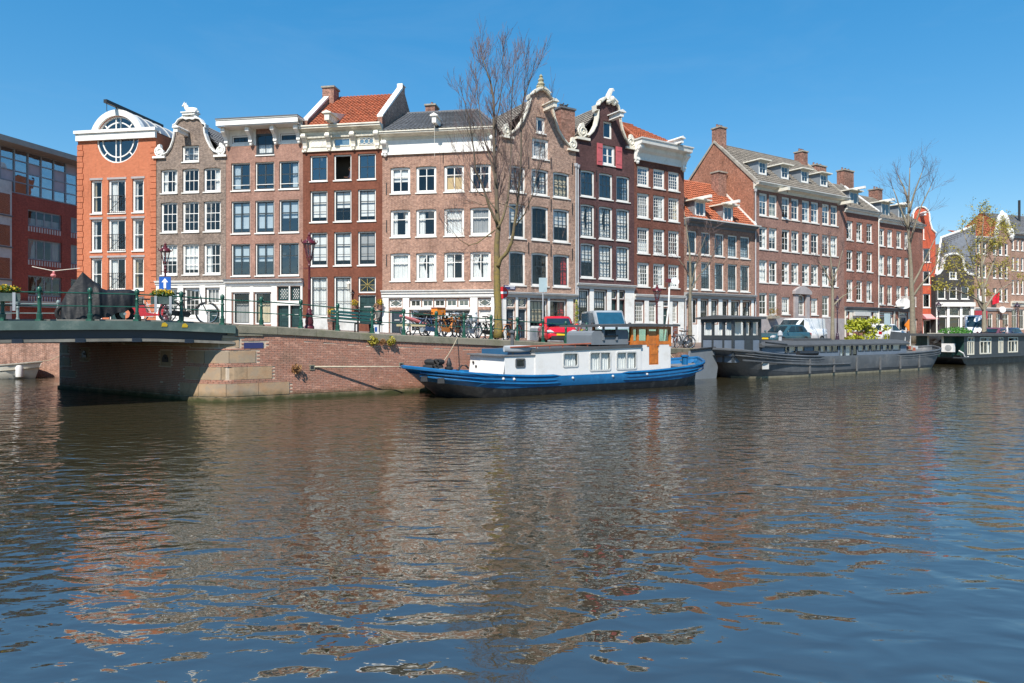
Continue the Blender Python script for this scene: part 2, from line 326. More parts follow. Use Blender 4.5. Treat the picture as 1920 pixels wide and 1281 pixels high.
class House:
    def __init__(s, name, label, pl, xl, xr, zb, depth=9.0, cat='house', group=None):
        s.pl = pl; s.s0 = pl.s_(xl); s.L = pl.s_(xr) - s.s0; s.zb = zb; s.D = depth; s.holes = []; s.todo = []
        p = pl.pt(s.s0); s.root = thing(name, label, cat, (p[0], p[1], zb), pl.ang, group); s.r = random.Random(hash(label) % 1000 if False else len(label) * 7 + int(xl))
    def x(s, px): return s.pl.s_(px) - s.s0
    def z(s, px, py): return s.pl.z(px, py) - s.zb
    def p(s, px, py): return (s.x(px), s.z(px, py))
    def rect(s, x0, x1, yt, yb, xr=None):
        xm = xr if xr is not None else (x0 + x1) / 2
        return (s.x(x0), s.x(x1), s.z(xm, yb), s.z(xm, yt))
    def window(s, r, cols=2, ru=1, rl=1, split=0.5, fm='white_paint', sm='white_paint', fw=0.085, sill='white_paint', cur=None, cmat='curtain_white', gl='glass', rise=0.0, name='window', hole=True, y=0.10, sash=0.045, mun=0.03):
        x0, x1, z0, z1 = r
        w, h = round(x1 - x0, 2), round(z1 - z0, 2)
        if hole: s.holes.append(arched(x0, z0, x1, z1, rise))
        key = ('w', w, h, cols, ru, rl, split, fm, sm, fw, rise, sash, mun)
        if key not in WCACHE:
            mb = MB()
            if rise > 0:
                o = arched(0, 0, w, h, rise); i_ = arched(fw, fw, w - fw, h - fw, rise * 0.9); n = len(o)
                for k in range(n):
                    a, b = o[k], o[(k+1) % n]; c, d = i_[(k+1) % n], i_[k]
                    mb.face([(a[0],0,a[1]),(b[0],0,b[1]),(c[0],0,c[1]),(d[0],0,d[1])])
                    mb.face([(d[0],0,d[1]),(c[0],0,c[1]),(c[0],0.09,c[1]),(d[0],0.09,d[1])])
            else:
                for b in ((0,0,w,fw),(0,h-fw,w,h),(0,fw,fw,h-fw),(w-fw,fw,w,h-fw)): mb.box(b[0],0,b[1],b[2],0.09,b[3])
            mb.cur = 1
            ix0, ix1, iz0, iz1 = fw, w - fw, fw, h - fw; zm = iz0 + (iz1 - iz0) * (split if ru and rl else 1.0 if rl else 0.0)
            def sash_(a, b, yy, rows):
                e = sash
                for q in ((ix0,a,ix1,a+e),(ix0,b-e,ix1,b),(ix0,a+e,ix0+e,b-e),(ix1-e,a+e,ix1,b-e)): mb.box(q[0],yy,q[1],q[2],yy+0.045,q[3])
                for c in range(1, cols):
                    xx = ix0 + e + (ix1 - ix0 - 2*e) * c / cols; mb.box(xx - mun/2, yy+0.006, a+e, xx + mun/2, yy+0.036, b-e)
                for c in range(1, rows):
                    zz = a + e + (b - a - 2*e) * c / rows; mb.box(ix0+e, yy+0.009, zz - mun/2, ix1-e, yy+0.033, zz + mun/2)
                return [(ix0 + e + (ix1-ix0-2*e)*i/cols, a + e + (b-a-2*e)*j/rows, (ix1-ix0-2*e)/cols, (b-a-2*e)/rows, yy) for i in range(cols) for j in range(rows)]
            cells = []
            if rl: cells += sash_(iz0, zm + (sash/2 if ru else 0), 0.012, rl)
            if ru: cells += sash_(zm - (sash/2 if rl else 0), iz1, 0.032 if rl else 0.012, ru)
            me = mb.mesh('window', [fm, sm]); panes = []
            if cells and cells[0][2] * F / 42 > 9.5:
                for (cx, cz, cw, ch, yy) in cells: panes.append((cx, cz, cw, ch, yy + 0.022))
            else:
                g = {}
                for c in cells: g.setdefault(c[4], []).append(c)
                for yy, cs in g.items():
                    ax = min(c[0] for c in cs); az = min(c[1] for c in cs); bx = max(c[0]+c[2] for c in cs); bz = max(c[1]+c[3] for c in cs); panes.append((ax, az, bx-ax, bz-az, yy + 0.022))
            WCACHE[key] = (me, panes)
        me, panes = WCACHE[key]
        if gl == 'glass' and cur is None: gl = s.r.choice(['glass', 'glass', 'glass_sky', 'glass_old'])
        wo = obj(name, me, s.root, (x0, y, z0))
        for (cx, cz, cw, ch, yy) in panes:
            pk = ('p', round(cw, 3), round(ch, 3), gl)
            if pk not in WCACHE:
                mb = MB(); mb.face([(0,0,0),(cw,0,0),(cw,0,ch),(0,0,ch)]); WCACHE[pk] = mb.mesh('pane', gl, fix=False)
            obj('pane', WCACHE[pk], wo, (cx, yy, cz))
        if sill:
            sk = ('s', w, sill)
            if sk not in WCACHE:
                mb = MB(); mb.box(-0.05, -y - 0.06, -0.075, w + 0.05, 0.02, -0.002); WCACHE[sk] = mb.mesh('sill', sill)
            obj('sill', WCACHE[sk], wo)
        if cur == 'random': cur = s.r.choice([None, None, 'sides', 'left', 'right', 'blind', 'full', 'half'])
        if cur and cmat == 'curtain_white' and s.r.random() < .18: cmat = s.r.choice(['curtain_grey', 'curtain_cream'])
        if cur:
            obj('shutter_blind' if cur == 'shutters' else 'plywood_board' if cur == 'board' else 'blind' if cur.startswith('blind') else 'curtain',
                curtain_mesh(w - 2*fw, h - 2*fw, cur, cmat, s.r.randrange(9)), wo, (fw, 0.15, fw))
        return wo
    def grid(s, cpx, rpx, xref, curs=None, **kw):
        """columns as pixel pairs, rows as pixel pairs measured at xref"""
        for j, (yt, yb) in enumerate(rpx):
            z0, z1 = s.z(xref, yb), s.z(xref, yt)
            for i, (a, b) in enumerate(cpx):
                k = dict(kw)
                if callable(k.get('_row')): k.update(k['_row'](j))
                k.pop('_row', None)
                if curs: k['cur'] = curs[j][i]
                s.window((s.x(a), s.x(b), z0, z1), **k)
    def door(s, r, mat='green_door', panels=(1, 2), frame='white_paint', hole=True, y=0.16, glaze=0.0, steps=0):
        x0, x1, z0, z1 = r; w, h = x1 - x0, z1 - z0
        if hole: s.holes.append(rect(x0, z0, x1, z1))
        mb = MB(); mb.box(0, 0.0, 0, w, 0.06, h)
        c, rr = panels
        for i in range(c):
            for j in range(rr):
                ax, bx = w * (i + 0.18) / c, w * (i + 0.82) / c; az, bz = h * (j + 0.12) / rr, h * (j + 0.88) / rr
                if j < rr - 1 or not glaze:
                    for q in ((ax,az,bx,az+.03),(ax,bz-.03,bx,bz),(ax,az+.03,ax+.03,bz-.03),(bx-.03,az+.03,bx,bz-.03)): mb.box(q[0],-0.018,q[1],q[2],0,q[3])
                    mb.box(ax+.06, -0.012, az+.06, bx-.06, 0, bz-.06)
        d = mb.build('door', mat, s.root, (x0, y, z0))
        m2 = MB(); m2.tube([(w*0.9, -0.02, h*0.48), (w*0.9, -0.06, h*0.48), (w*0.78, -0.06, h*0.48)], 0.014, 6); m2.build('handle', 'pale_trim', d)
        m3 = MB(); m3.box(w*0.3, -0.022, h*0.56, w*0.7, -0.008, h*0.6); m3.build('letter_plate', 'pale_trim', d)
        if frame:
            f = MB(); e = 0.07
            for q in ((-0.0, 0, e, h), (w - e, 0, w, h), (e, h - e, w - e, h)): f.box(q[0], -0.06, q[1], q[2], -0.02, q[3])
            f.build('door_frame', frame, d)
        return d
    def wall(s, outline, mat, name='wall', dep=0.22, sides=True, side_mat=None, zside=None, back=True):
        mb = MB(); sheet_with_holes(mb, outline, s.holes, 0.0, dep); s.wall_o = mb.build(name, mat, s.root, fix=False)
        H = zside if zside is not None else max(p[1] for p in outline)
        if sides:
            for xx in (0.0, s.L):
                m = MB(); m.face([(xx, 0.003, -0.5), (xx, s.D, -0.5), (xx, s.D, H), (xx, 0.003, H)]); m.build('side_wall', side_mat or mat, s.root)
        if back:
            m = MB(); m.face([(0, s.D, -0.5), (s.L, s.D, -0.5), (s.L, s.D, H), (0, s.D, H)]); m.build('back_wall', side_mat or mat, s.root)
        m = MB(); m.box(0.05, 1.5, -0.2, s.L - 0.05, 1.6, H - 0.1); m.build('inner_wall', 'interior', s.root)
    def floors(s, zs):
        for z in zs:
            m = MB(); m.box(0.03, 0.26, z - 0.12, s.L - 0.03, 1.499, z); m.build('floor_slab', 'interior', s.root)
    def block(s, x0, x1, z0, z1, yo, mat, name, yi=0.0, parent=None):
        m = MB(); m.box(x0, -yo, z0, x1, yi, z1); return m.build(name, mat, parent or s.root)
    def cornice(s, z0, z1, out, mat='white_paint', x0=None, x1=None, name='cornice', gutter=None):
        x0 = -0.03 if x0 is None else x0; x1 = s.L + 0.03 if x1 is None else x1; h = z1 - z0
        prof = [(0.02, z0), (-0.06, z0), (-0.06, z0 + h*.12), (-0.1, z0 + h*.14), (-0.1, z0 + h*.42), (-out*.45, z0 + h*.5), (-out*.55, z0 + h*.62), (-out*.9, z0 + h*.66), (-out*.9, z0 + h*.82), (-out, z0 + h*.86), (-out, z1), (0.02, z1)]
        m = MB(); m.prism(prof, 'x', x0, x1); c = m.build(name, mat, s.root)
        if gutter:
            m = MB(); m.box(x0 - .02, -out - .06, z1 + 0.002, x1 + .02, 0.05, z1 + .07); m.build('gutter', gutter, c)
        return c
    def bracket(s, xc, z0, z1, out, w=0.2, mat='white_paint'):
        h = z1 - z0; prof = [(0, z0), (-out*.25, z0), (-out*.42, z0 + h*.12), (-out*.38, z0 + h*.28), (-out*.55, z0 + h*.5), (-out*.95, z0 + h*.72), (-out, z0 + h*.88), (-out*.95, z1), (0, z1)]
        m = MB(); m.prism(prof, 'x', xc - w/2, xc + w/2); m.tube([(xc - w*.62, -out*.8, z0 + h*.82), (xc + w*.62, -out*.8, z0 + h*.82)], h*.13, 8)
        m.ball((xc, -out*.24, z0 - 0.03), w*.4, 8, 4); return m.build('bracket', mat, s.root)
    def coping(s, pts, w=0.13, mat='white_paint', y0=-0.10, y1=0.26, name='gable_coping', side=1):
        m = MB(); n = len(pts); P = [Vector(p) for p in pts]; off = []
        for i in range(n):
            d = (P[min(i+1, n-1)] - P[max(i-1, 0)]).normalized(); off.append(P[i] + Vector((-d.y, d.x)) * w * side * .8)
        rings = [[(P[i].x, y0, P[i].y), (off[i].x, y0, off[i].y), (off[i].x, y1, off[i].y), (P[i].x, y1, P[i].y)] for i in range(n)]
        m.loft(rings); rings = [[(P[i].x*.7+off[i].x*.3, y0-.04, P[i].y*.7+off[i].y*.3), (off[i].x*.85+P[i].x*.15, y0-.04, off[i].y*.85+P[i].y*.15), (off[i].x*.85+P[i].x*.15, y0, off[i].y*.85+P[i].y*.15), (P[i].x*.7+off[i].x*.3, y0, P[i].y*.7+off[i].y*.3)] for i in range(n)]
        m.loft(rings); return m.build(name, mat, s.root)
    def scroll(s, xc, zc, r, flip=1, mat='white_paint', base=True):
        m = MB(); pts = []
        for i in range(22):
            a = i / 21 * 3.6 * math.pi; rr = r * (1 - 0.75 * i / 21); pts.append((xc + flip * rr * math.cos(a + 2.2), -0.06, zc + rr * math.sin(a + 2.2)))
        m.tube(pts, [r * 0.13] * 22, 6, flat=1.3)
        m.prism([(xc + r*.62*math.cos(t*.5236), zc + r*.62*math.sin(t*.5236)) for t in range(12)], 'y', -0.04, 0.22)
        if base: m.box(xc - r*1.35, -0.16, zc - r*1.35, xc + r*1.35, 0.26, zc - r*.95)
        m.prism([(xc - flip*r*.9, zc + r*.3), (xc + flip*r*.3, zc + r*.8), (xc + flip*r*.15, zc + r*1.5), (xc - flip*r*.3, zc + r*1.35)], 'y', -0.08, 0.16)
        return m.build('scroll_ornament', mat, s.root)
    def beam(s, xc, z, L=1.1, w=0.2, h=0.3, mat='white_paint', hood=True):
        m = MB(); m.box(xc - w/2, -L, z, xc + w/2, 0.1, z + h)
        if hood: m.prism([(xc - w*.95, z + h), (xc + w*.95, z + h), (xc + w*.95, z + h + .06), (xc, z + h + .2), (xc - w*.95, z + h + .06)], 'y', -L - .08, 0.1)
        b = m.build('hoist_beam', mat, s.root); m = MB(); m.tube([(xc, -L + .15, z), (xc, -L + .15, z - .16), (xc + .05, -L + .15, z - .2), (xc + .06, -L + .15, z - .13)], 0.015, 6); m.build('hook', 'iron_black', b); return b
    def tiles(s, p00, p10, p11, p01, mat, tw=0.25, th=0.32, amp=0.05, name='roof', parent=None, thick=0.04):
        """pantiles modelled as an S-profile sheet stepped at every course; corners: eave left, eave right, ridge right, ridge left"""
        a, b, c, d = map(Vector, (p00, p10, p11, p01)); nu = max(2, int((b - a).length / tw)); nv = max(2, int((d - a).length / th))
        nrm = (b - a).cross(d - a).normalized(); nrm = -nrm if nrm.z < 0 else nrm
        prof = [(0, 0), (.22, 1.0), (.45, .55), (.75, -.1)]; rr = random.Random(3); m = MB()
        us = [(i + t, hh) for i in range(nu) for (t, hh) in prof] + [(nu, 0)]
        for j in range(nv):
            rows = []
            for (vv, lift) in ((j / nv, 1.0), ((j + 1) / nv, 0.0)):
                jit = rr.uniform(-.006, .006); row = []
                for (u, hh) in us:
                    t = u / nu; p = (a.lerp(b, t)).lerp(d.lerp(c, t), vv); row.append(p + nrm * (thick + amp * hh + 0.055 * lift + jit))
                rows.append(row)
            bse = len(m.v); n = len(us); m.v += [tuple(q) for q in rows[0] + rows[1]] + [tuple(q - nrm * 0.06) for q in rows[0]]
            for i in range(n - 1):
                m.f.append((bse + i, bse + i + 1, bse + n + i + 1, bse + n + i)); m.f.append((bse + 2*n + i, bse + 2*n + i + 1, bse + i + 1, bse + i)); m.mi += [0, 0]
        k = MB(); k.face([tuple(q - nrm*0.01) for q in (a, b, c, d)]); o = k.build(name, 'lead', parent or s.root)
        stuff(m.build('tiles', mat, o, fix=False)); return o
    def chimney(s, x0, x1, y0, y1, z0, z1, mat='brick_chimney', pots=3, cap='stone', parent=None):
        m = MB(); m.box(x0, y0, z0, x1, y1, z1); c = m.build('chimney', mat, parent or s.root)
        m = MB(); m.box(x0 - .07, y0 - .07, z1, x1 + .07, y1 + .07, z1 + .12); m.build('chimney_cap', cap, c)
        if pots:
            m = MB(); w = x1 - x0
            for i in range(pots): m.lathe([(.09, 0), (.08, .22), (.1, .26)], 8, (x0 + w * (i + .5) / pots, (y0 + y1)/2, z1 + .12))
            m.build('chimney_pots', 'brick_chimney', c)
        return c
    def dormer(s, x0, x1, z0, z1, y0, yback, fm='white_paint', side='zinc', cols=2, ru=1, rl=1, beam=0.0, over=0.12):
        d = MB(); d.box(x0, y0, z0 - .1, x0 + .03, yback, z1); d.box(x1 - .03, y0, z0 - .1, x1, yback, z1); o = d.build('dormer', side, s.root)
        w = s.window((x0 + .031, x1 - .031, z0, z1), cols=cols, ru=ru, rl=rl, fm=fm, sm=fm, y=y0 + 0.01, hole=False, sill=None, fw=0.12, gl='glass_sky'); w.parent = o
        m = MB(); m.box(x0 - over, y0 - over*1.6, z1 + .002, x1 + over, yback, z1 + .1); m.box(x0 - over*.6, y0 - over, z1 - .06, x1 + over*.6, y0 - .01, z1); m.build('dormer_roof', 'cream_paint', o)
        m = MB(); m.box(x0 + .05, y0 + .5, z0, x1 - .05, y0 + .55, z1 - .02); m.build('inner_wall', 'interior', o)
        if beam:
            m = MB(); xc = (x0 + x1)/2; m.box(xc - .1, y0 - beam, z1 + .1, xc + .1, y0 + .6, z1 + .32); m.build('hoist_beam', fm, o)
        return o
    def downpipe(s, x, z0, z1, y=-0.09, mat='pipe_grey'):
        m = MB(); m.tube([(x, y, z0), (x, y, z1)], 0.05, 8); m.lathe([(.05, 0), (.12, .12), (.14, .28), (.14, .3)], 8, (x, y, z1)); m.build('downpipe', mat, s.root)
    def anchors(s, pts):
        for (x, z) in pts:
            m = MB(); m.box(x - .025, -.035, z - .38, x + .025, 0.0, z + .38); m.build('wall_anchor', 'iron_black', s.root)
# ------------------------------------------------------------------ layout: quay line, house rows, ground heights
QP = Plane(-4.46*K, 31.7*K, .841, .541)
C0 = (-1.08*K, 46*K)
PA = Plane(C0[0], C0[1], .987, -.158)      # row along the side street
PB = Plane(C0[0], C0[1], .841, .541)       # row along the main canal
def qsd(X, Y):
    a, b = X - QP.o[0], Y - QP.o[1]; return (a*QP.d[0] + b*QP.d[1], -a*QP.d[1] + b*QP.d[0])
FS = [(-7.9, 3.02), (-5.4, 2.91), (-2.1, 2.66), (3.4, 2.41), (9.8, 2.05), (17.1, 1.74), (24, 1.6), (400, 1.6)]
def fz(s):
    s /= K
    if s <= FS[0][0]: return FS[0][1]*K
    for (a, za), (b, zb) in zip(FS, FS[1:]):
        if s <= b: return (za + (zb - za)*(s - a)/(b - a))*K
    return FS[-1][1]*K
def sst(t): t = max(0, min(1, t)); return t*t*(3 - 2*t)
def gz(X, Y):
    s, d = qsd(X, Y); z = fz(s) + .03*max(0, min(d, 10*K)) + .02*max(0, min(d - 10*K, 10*K))
    return z - 1.1*K*sst((d/K - 12)/8)*sst((-9 - s/K)/5)
OFFS = [(-7.9, 0), (12, 0), (20, 1.0), (40, 1.3), (48, 2.3), (130, 2.3)]
def qoff(s):
    s /= K
    if s <= 12: return 0.0
    for (a, za), (b, zb) in zip(OFFS, OFFS[1:]):
        if s <= b: return (za + (zb - za)*(s - a)/(b - a))*K
    return 2.3*K
W0 = Vector(QP.pt(-7.93*K)); A1 = Vector((-13.15, 27.8))*K; A2 = Vector((-22.4, 33.8))*K
CT = Vector((-11.83, 26.95))*K; B1 = Vector((-28, 42.2))*K; B2 = Vector((-75, 49.5))*K
def quay_line():
    """quay edge from far right to the bridge, round the corner, under the bridge and along the side canal"""
    P = [Vector(QP.pt(s*K, qoff(s*K))) for s in (130, 100, 80, 64, 48, 40, 30, 20, 16, 12, 8, 4, 0, -4)]
    n = 10; P += [W0*(1-t)**2 + CT*2*t*(1-t) + A1*t*t for t in [i/n for i in range(n + 1)]]
    P += [A1.lerp(A2, .5), A2, B1, B2]; return P
QL = quay_line()
# ------------------------------------------------------------------ water and ground
def water_material():
    m, n, p, out = newmat('canal_water'); tc = n.nodes.new('ShaderNodeTexCoord'); v = tc.outputs['Object']
    p.inputs['Base Color'].default_value = (0.034, 0.029, 0.015, 1); p.inputs['Roughness'].default_value = 0.02; p.inputs['IOR'].default_value = 3.3
    def layer(scale, rot, st, det=2, dist=0.0):
        mp = n.nodes.new('ShaderNodeMapping'); mp.inputs['Rotation'].default_value = (0, 0, rot); mp.inputs['Scale'].default_value = (scale*st, scale, 1); n.links.new(v, mp.inputs[0])
        t = n.nodes.new('ShaderNodeTexNoise'); t.inputs['Scale'].default_value = 1; t.inputs['Detail'].default_value = det; t.inputs['Distortion'].default_value = dist; n.links.new(mp.outputs[0], t.inputs['Vector']); return t.outputs[0]
    a = layer(2.2, 0.32, 0.6, 0.5, 0.9); b = layer(3.9, -0.12, 0.55, 2.0, 0.5); c = layer(9.5, 0.15, 0.6, 2.0); big = layer(0.5, 0.4, 0.5, 1.0)
    # breeze: ripples are livelier in drifting patches
    pt = layer(0.09, 0.5, 0.6, 2.0)
    def mul(x, k):
        q = n.nodes.new('ShaderNodeMath'); q.operation = 'MULTIPLY'; n.links.new(x, q.inputs[0])
        if isinstance(k, float): q.inputs[1].default_value = k
        else: n.links.new(k, q.inputs[1])
        return q.outputs[0]
    def add(x, y):
        q = n.nodes.new('ShaderNodeMath'); n.links.new(x, q.inputs[0]); n.links.new(y, q.inputs[1]); return q.outputs[0]
    # sheltered water close to the near bank lies calmer than the open middle of the canal
    sp = n.nodes.new('ShaderNodeSeparateXYZ'); n.links.new(v, sp.inputs[0]); dx = n.nodes.new('ShaderNodeMath'); dx.operation = 'MULTIPLY_ADD'; n.links.new(sp.outputs[0], dx.inputs[0]); dx.inputs[1].default_value = -0.35; n.links.new(sp.outputs[1], dx.inputs[2])
    wob = add(dx.outputs[0], mul(pt, 8.0)); calm = ramp(n, wob, 7.0, 17.0)
    lively = add(mul(calm, 0.85), mul(ramp(n, pt, 0.3, 0.65), 0.15))
    h = add(add(mul(a, 0.031), mul(big, 0.03)), mul(add(mul(b, 0.028), mul(c, 0.0052)), add(mul(lively, 0.95), mul(pt, 0.12))))
    bp = n.nodes.new('ShaderNodeBump'); bp.inputs['Strength'].default_value = 1.0; bp.inputs['Distance'].default_value = 1.0
    n.links.new(h, bp.inputs['Height']); n.links.new(bp.outputs[0], p.inputs['Normal'])
water_material()
mb = MB(); mb.face([(-400, -60, 0), (500, -60, 0), (500, 600, 0), (-400, 600, 0)]); structure(mb.build('water', 'canal_water', fix=False))
def paving_material():
    m, n, p, out = newmat('street_clinker'); tc = n.nodes.new('ShaderNodeTexCoord'); v = tc.outputs['Object']
    bt = n.nodes.new('ShaderNodeTexBrick'); n.links.new(v, bt.inputs['Vector']); bt.inputs['Scale'].default_value = 1
    bt.inputs['Color1'].default_value = (.23, .15, .11, 1); bt.inputs['Color2'].default_value = (.17, .12, .10, 1); bt.inputs['Mortar'].default_value = (.12, .10, .085, 1)
    bt.inputs['Brick Width'].default_value = .2; bt.inputs['Row Height'].default_value = .1; bt.inputs['Mortar Size'].default_value = .008
    t = noise_node(n, v, .7, 5); c = vmix(n, bt.outputs[0], (.26, .23, .19), ramp(n, t.outputs[0], .5, .8)); n.links.new(c, p.inputs['Base Color']); p.inputs['Roughness'].default_value = .9
paving_material()
def ground():
    pts = [p + Vector((0, 0)) for p in QL]; poly = [(p.x, p.y) for p in pts] + [(-500, 60), (-500, 800), (700, 800), (700, 99)]
    pts = pts + [Vector(q) for q in [(-500, 60), (-500, 800), (700, 800), (700, 99)]]
    n = len(pts); es = [(i, (i + 1) % n) for i in range(n)]; inner = []
    for i in range(-30, 60):
        for j in range(0, 26):
            q = QP.pt(i*1.6, 0.4 + j*1.3)
            if inside(q, poly): inner.append(Vector(q))
    r = geometry.delaunay_2d_cdt(pts + inner, es, [], 0, 1e-4); V, Fc = r[0], r[2]; mb = MB(); mb.v = [(p.x, p.y, gz(p.x, p.y)) for p in V]
    for f in Fc:
        c = (sum(V[i].x for i in f)/3, sum(V[i].y for i in f)/3)
        if inside(c, poly): mb.f.append(tuple(f)); mb.mi.append(0)
    structure(mb.build('street', 'street_clinker', smooth='all'))
ground()
# ------------------------------------------------------------------ the houses
def base(pl, px, dz=-.15):
    q = pl.pt(pl.s_(px)); return gz(*q) + dz
WP = dict(fm='white_paint', sm='white_paint'); DK = dict(fm='white_paint', sm='dark_sash')
def pave(h, z=None): pass
# H1 orange brick with the round window -----------------------------------------------------------
def orange_house():
    h = House('orange_house', 'orange brick house with a great round window cut by its white cornice', PA, 146, 292.5, base(PA, 220), 10)
    cols = [(170.5, 191), (203, 235.5), (248, 269.5)]
    for j, (a, b) in enumerate([(337, 399.5), (411, 471), (483.5, 544)]):
        for i, (c, d) in enumerate(cols):
            w = h.window(h.rect(c, d, a, b, 219), cols=2 if i == 1 else 1, ru=0 if i == 1 else 1, rl=1, split=.5, cur='sides' if i != 1 else 'left', fw=.09, gl='glass', sill='white_paint')
            if i == 1:
                x0, x1, z0, z1 = h.rect(c, d, a, b, 219); m = MB(); t = (z1 - z0)*.52; n = 9
                for k in range(n + 1): m.bar((x0 + (x1-x0)*k/n, -.06, z0), (x0 + (x1-x0)*k/n, -.06, z0 + t), .018)
                m.bar((x0, -.06, z0 + t), (x1, -.06, z0 + t), .035); m.bar((x0, -.06, z0 + .02), (x1, -.06, z0 + .02), .03); m.bar((x0, -.061, z0), (x1, -.061, z0 + t), .025)
                m.build('balcony_rail', 'iron_black', h.root)
            x0, x1, z0, z1 = h.rect(c, d, a, b, 219); h.block(x0 - .08, x1 + .08, z1 + .02, z1 + .16, .03, 'plinth_stone', 'lintel')
    for (c, d) in ((170, 191), (248, 270)): h.window(h.rect(c, d, 556, 596, 219), cols=1, ru=1, rl=1)
    h.door(h.rect(204, 235, 556, 603, 219), 'green_door', (2, 2))
    zt = h.z(219, 249); xc, zc = h.x(220.5), h.z(220.5, 262); R1 = h.x(260) - xc; R2 = h.x(269) - xc; zb_ = h.z(219, 262.5)
    N = 28
    circ = [(xc + R1*math.cos(2*math.pi*i/N), zc + R1*math.sin(2*math.pi*i/N)) for i in range(N)]
    h.holes.append(circ)
    arc = [(xc + R2*math.cos(math.pi*i/16), zc + (zt - zc)*0 + R2*math.sin(math.pi*i/16)) for i in range(17)]
    out = [(0, -.4), (h.L, -.4), (h.L, zt - .05)] + [(x, max(z, zt - .05)) for (x, z) in arc] + [(0, zt - .05)]
    h.wall(out, 'brick_orange', zside=zt - .1)
    # round window with its ring, inner circle and bars
    m = MB(); r2 = R1*.74
    def ring(ra, rb, y0, y1, mbd, n=40):
        rings = [[(xc + ra*math.cos(t), y0, zc + ra*math.sin(t)), (xc + rb*math.cos(t), y0, zc + rb*math.sin(t)), (xc + rb*math.cos(t), y1, zc + rb*math.sin(t)), (xc + ra*math.cos(t), y1, zc + ra*math.sin(t))] for t in [2*math.pi*i/n for i in range(n)]]
        mbd.loft(rings + rings[:1], cap=False)
    ring(R1 - .09, R1 - .002, .05, .15, m); ring(r2 - .04, r2 + .04, .06, .13, m)
    for dx in (-.17, .17): m.box(xc + dx - .04, .065, zc - R1 + .08, xc + dx + .04, .125, zc + R1 - .08)
    for k in range(4):
        t = math.pi/4 + k*math.pi/2; m.bar((xc + r2*math.cos(t), .095, zc + r2*math.sin(t)), (xc + (R1-.05)*math.cos(t), .095, zc + (R1-.05)*math.sin(t)), .07)
    w = m.build('round_window', 'white_paint', h.root)
    m = MB(); m.face([(xc + (R1-.05)*math.cos(2*math.pi*i/N), .1, zc + (R1-.05)*math.sin(2*math.pi*i/N)) for i in range(N)]); m.build('pane', 'glass_sky', w, fix=False)
    m = MB(); n = 24
    rings = [[(xc + ra*math.cos(t), y, zc + ra*math.sin(t)) for (ra, y) in ((R1+.02, -.14), (R2+.06, -.14), (R2+.06, .3), (R1+.02, .3))] for t in [math.pi*i/n for i in range(n + 1)]]
    m.loft(rings); m.build('arched_frame', 'white_paint', h.root)
    h.block(-.12, h.L + .12, zt - .02, zt + .19, .28, 'white_paint', 'cornice', .2); h.block(-.04, h.L + .04, zb_, zt - .025, .18, 'white_paint', 'frieze_board', .02)
    # barrel roof with standing seams
    m = MB(); n = 18; D = 9
    rings = [[(xc + (R2+.03)*math.cos(math.pi*i/n), y, zc + (R2+.03)*math.sin(math.pi*i/n)) for i in range(n + 1)] for y in (.302, D)]
    m.loft(rings, cap=False, closed=False); rf = m.build('barrel_roof', 'zinc', h.root, smooth=True)
    for y in range(1, 9):
        m = MB(); rings = [[(xc + rr*math.cos(math.pi*i/n), yy, zc + rr*math.sin(math.pi*i/n)) for (rr, yy) in ((R2+.03, y-.03), (R2+.09, y-.03), (R2+.09, y+.03), (R2+.03, y+.03))] for i in range(n + 1)]
        m.loft(rings); m.build('seam', 'pale_trim', rf)
    m = MB(); m.face([(0, .05, zt - .06), (h.L, .05, zt - .06), (h.L, 10, zt - .06), (0, 10, zt - .06)]); m.build('flat_roof', 'lead', h.root)
    m = MB(); zz = zc + R2 + .2; m.box(xc - .12, -1.15, zz, xc + .12, 4.6, zz + .22); b = m.build('hoist_beam', 'iron_black', h.root)
    m = MB(); m.box(xc - .07, -.1, zc + R2 - .1, xc + .07, .1, zz); m.build('post', 'grey_trim', b)
    m = MB(); m.tube([(xc, -1.0, zz), (xc, -1.0, zz - .5), (xc + .05, -1, zz - .58), (xc + .09, -1, zz - .5)], .02, 6); m.build('hook', 'iron_black', b)
    # brick quoins at both edges
    zq = .3; k = 0
    while zq < zb_ - .35:
        for (a, b_) in ((-.03, .44 if k % 2 else .38), (h.L - (.44 if k % 2 else .38), h.L + .03)):
            m = MB(); m.box(a, -.045, zq, b_, .0, zq + .36); m.build('quoin', 'brick_orange', h.root)
        zq += .40; k += 1
orange_house()
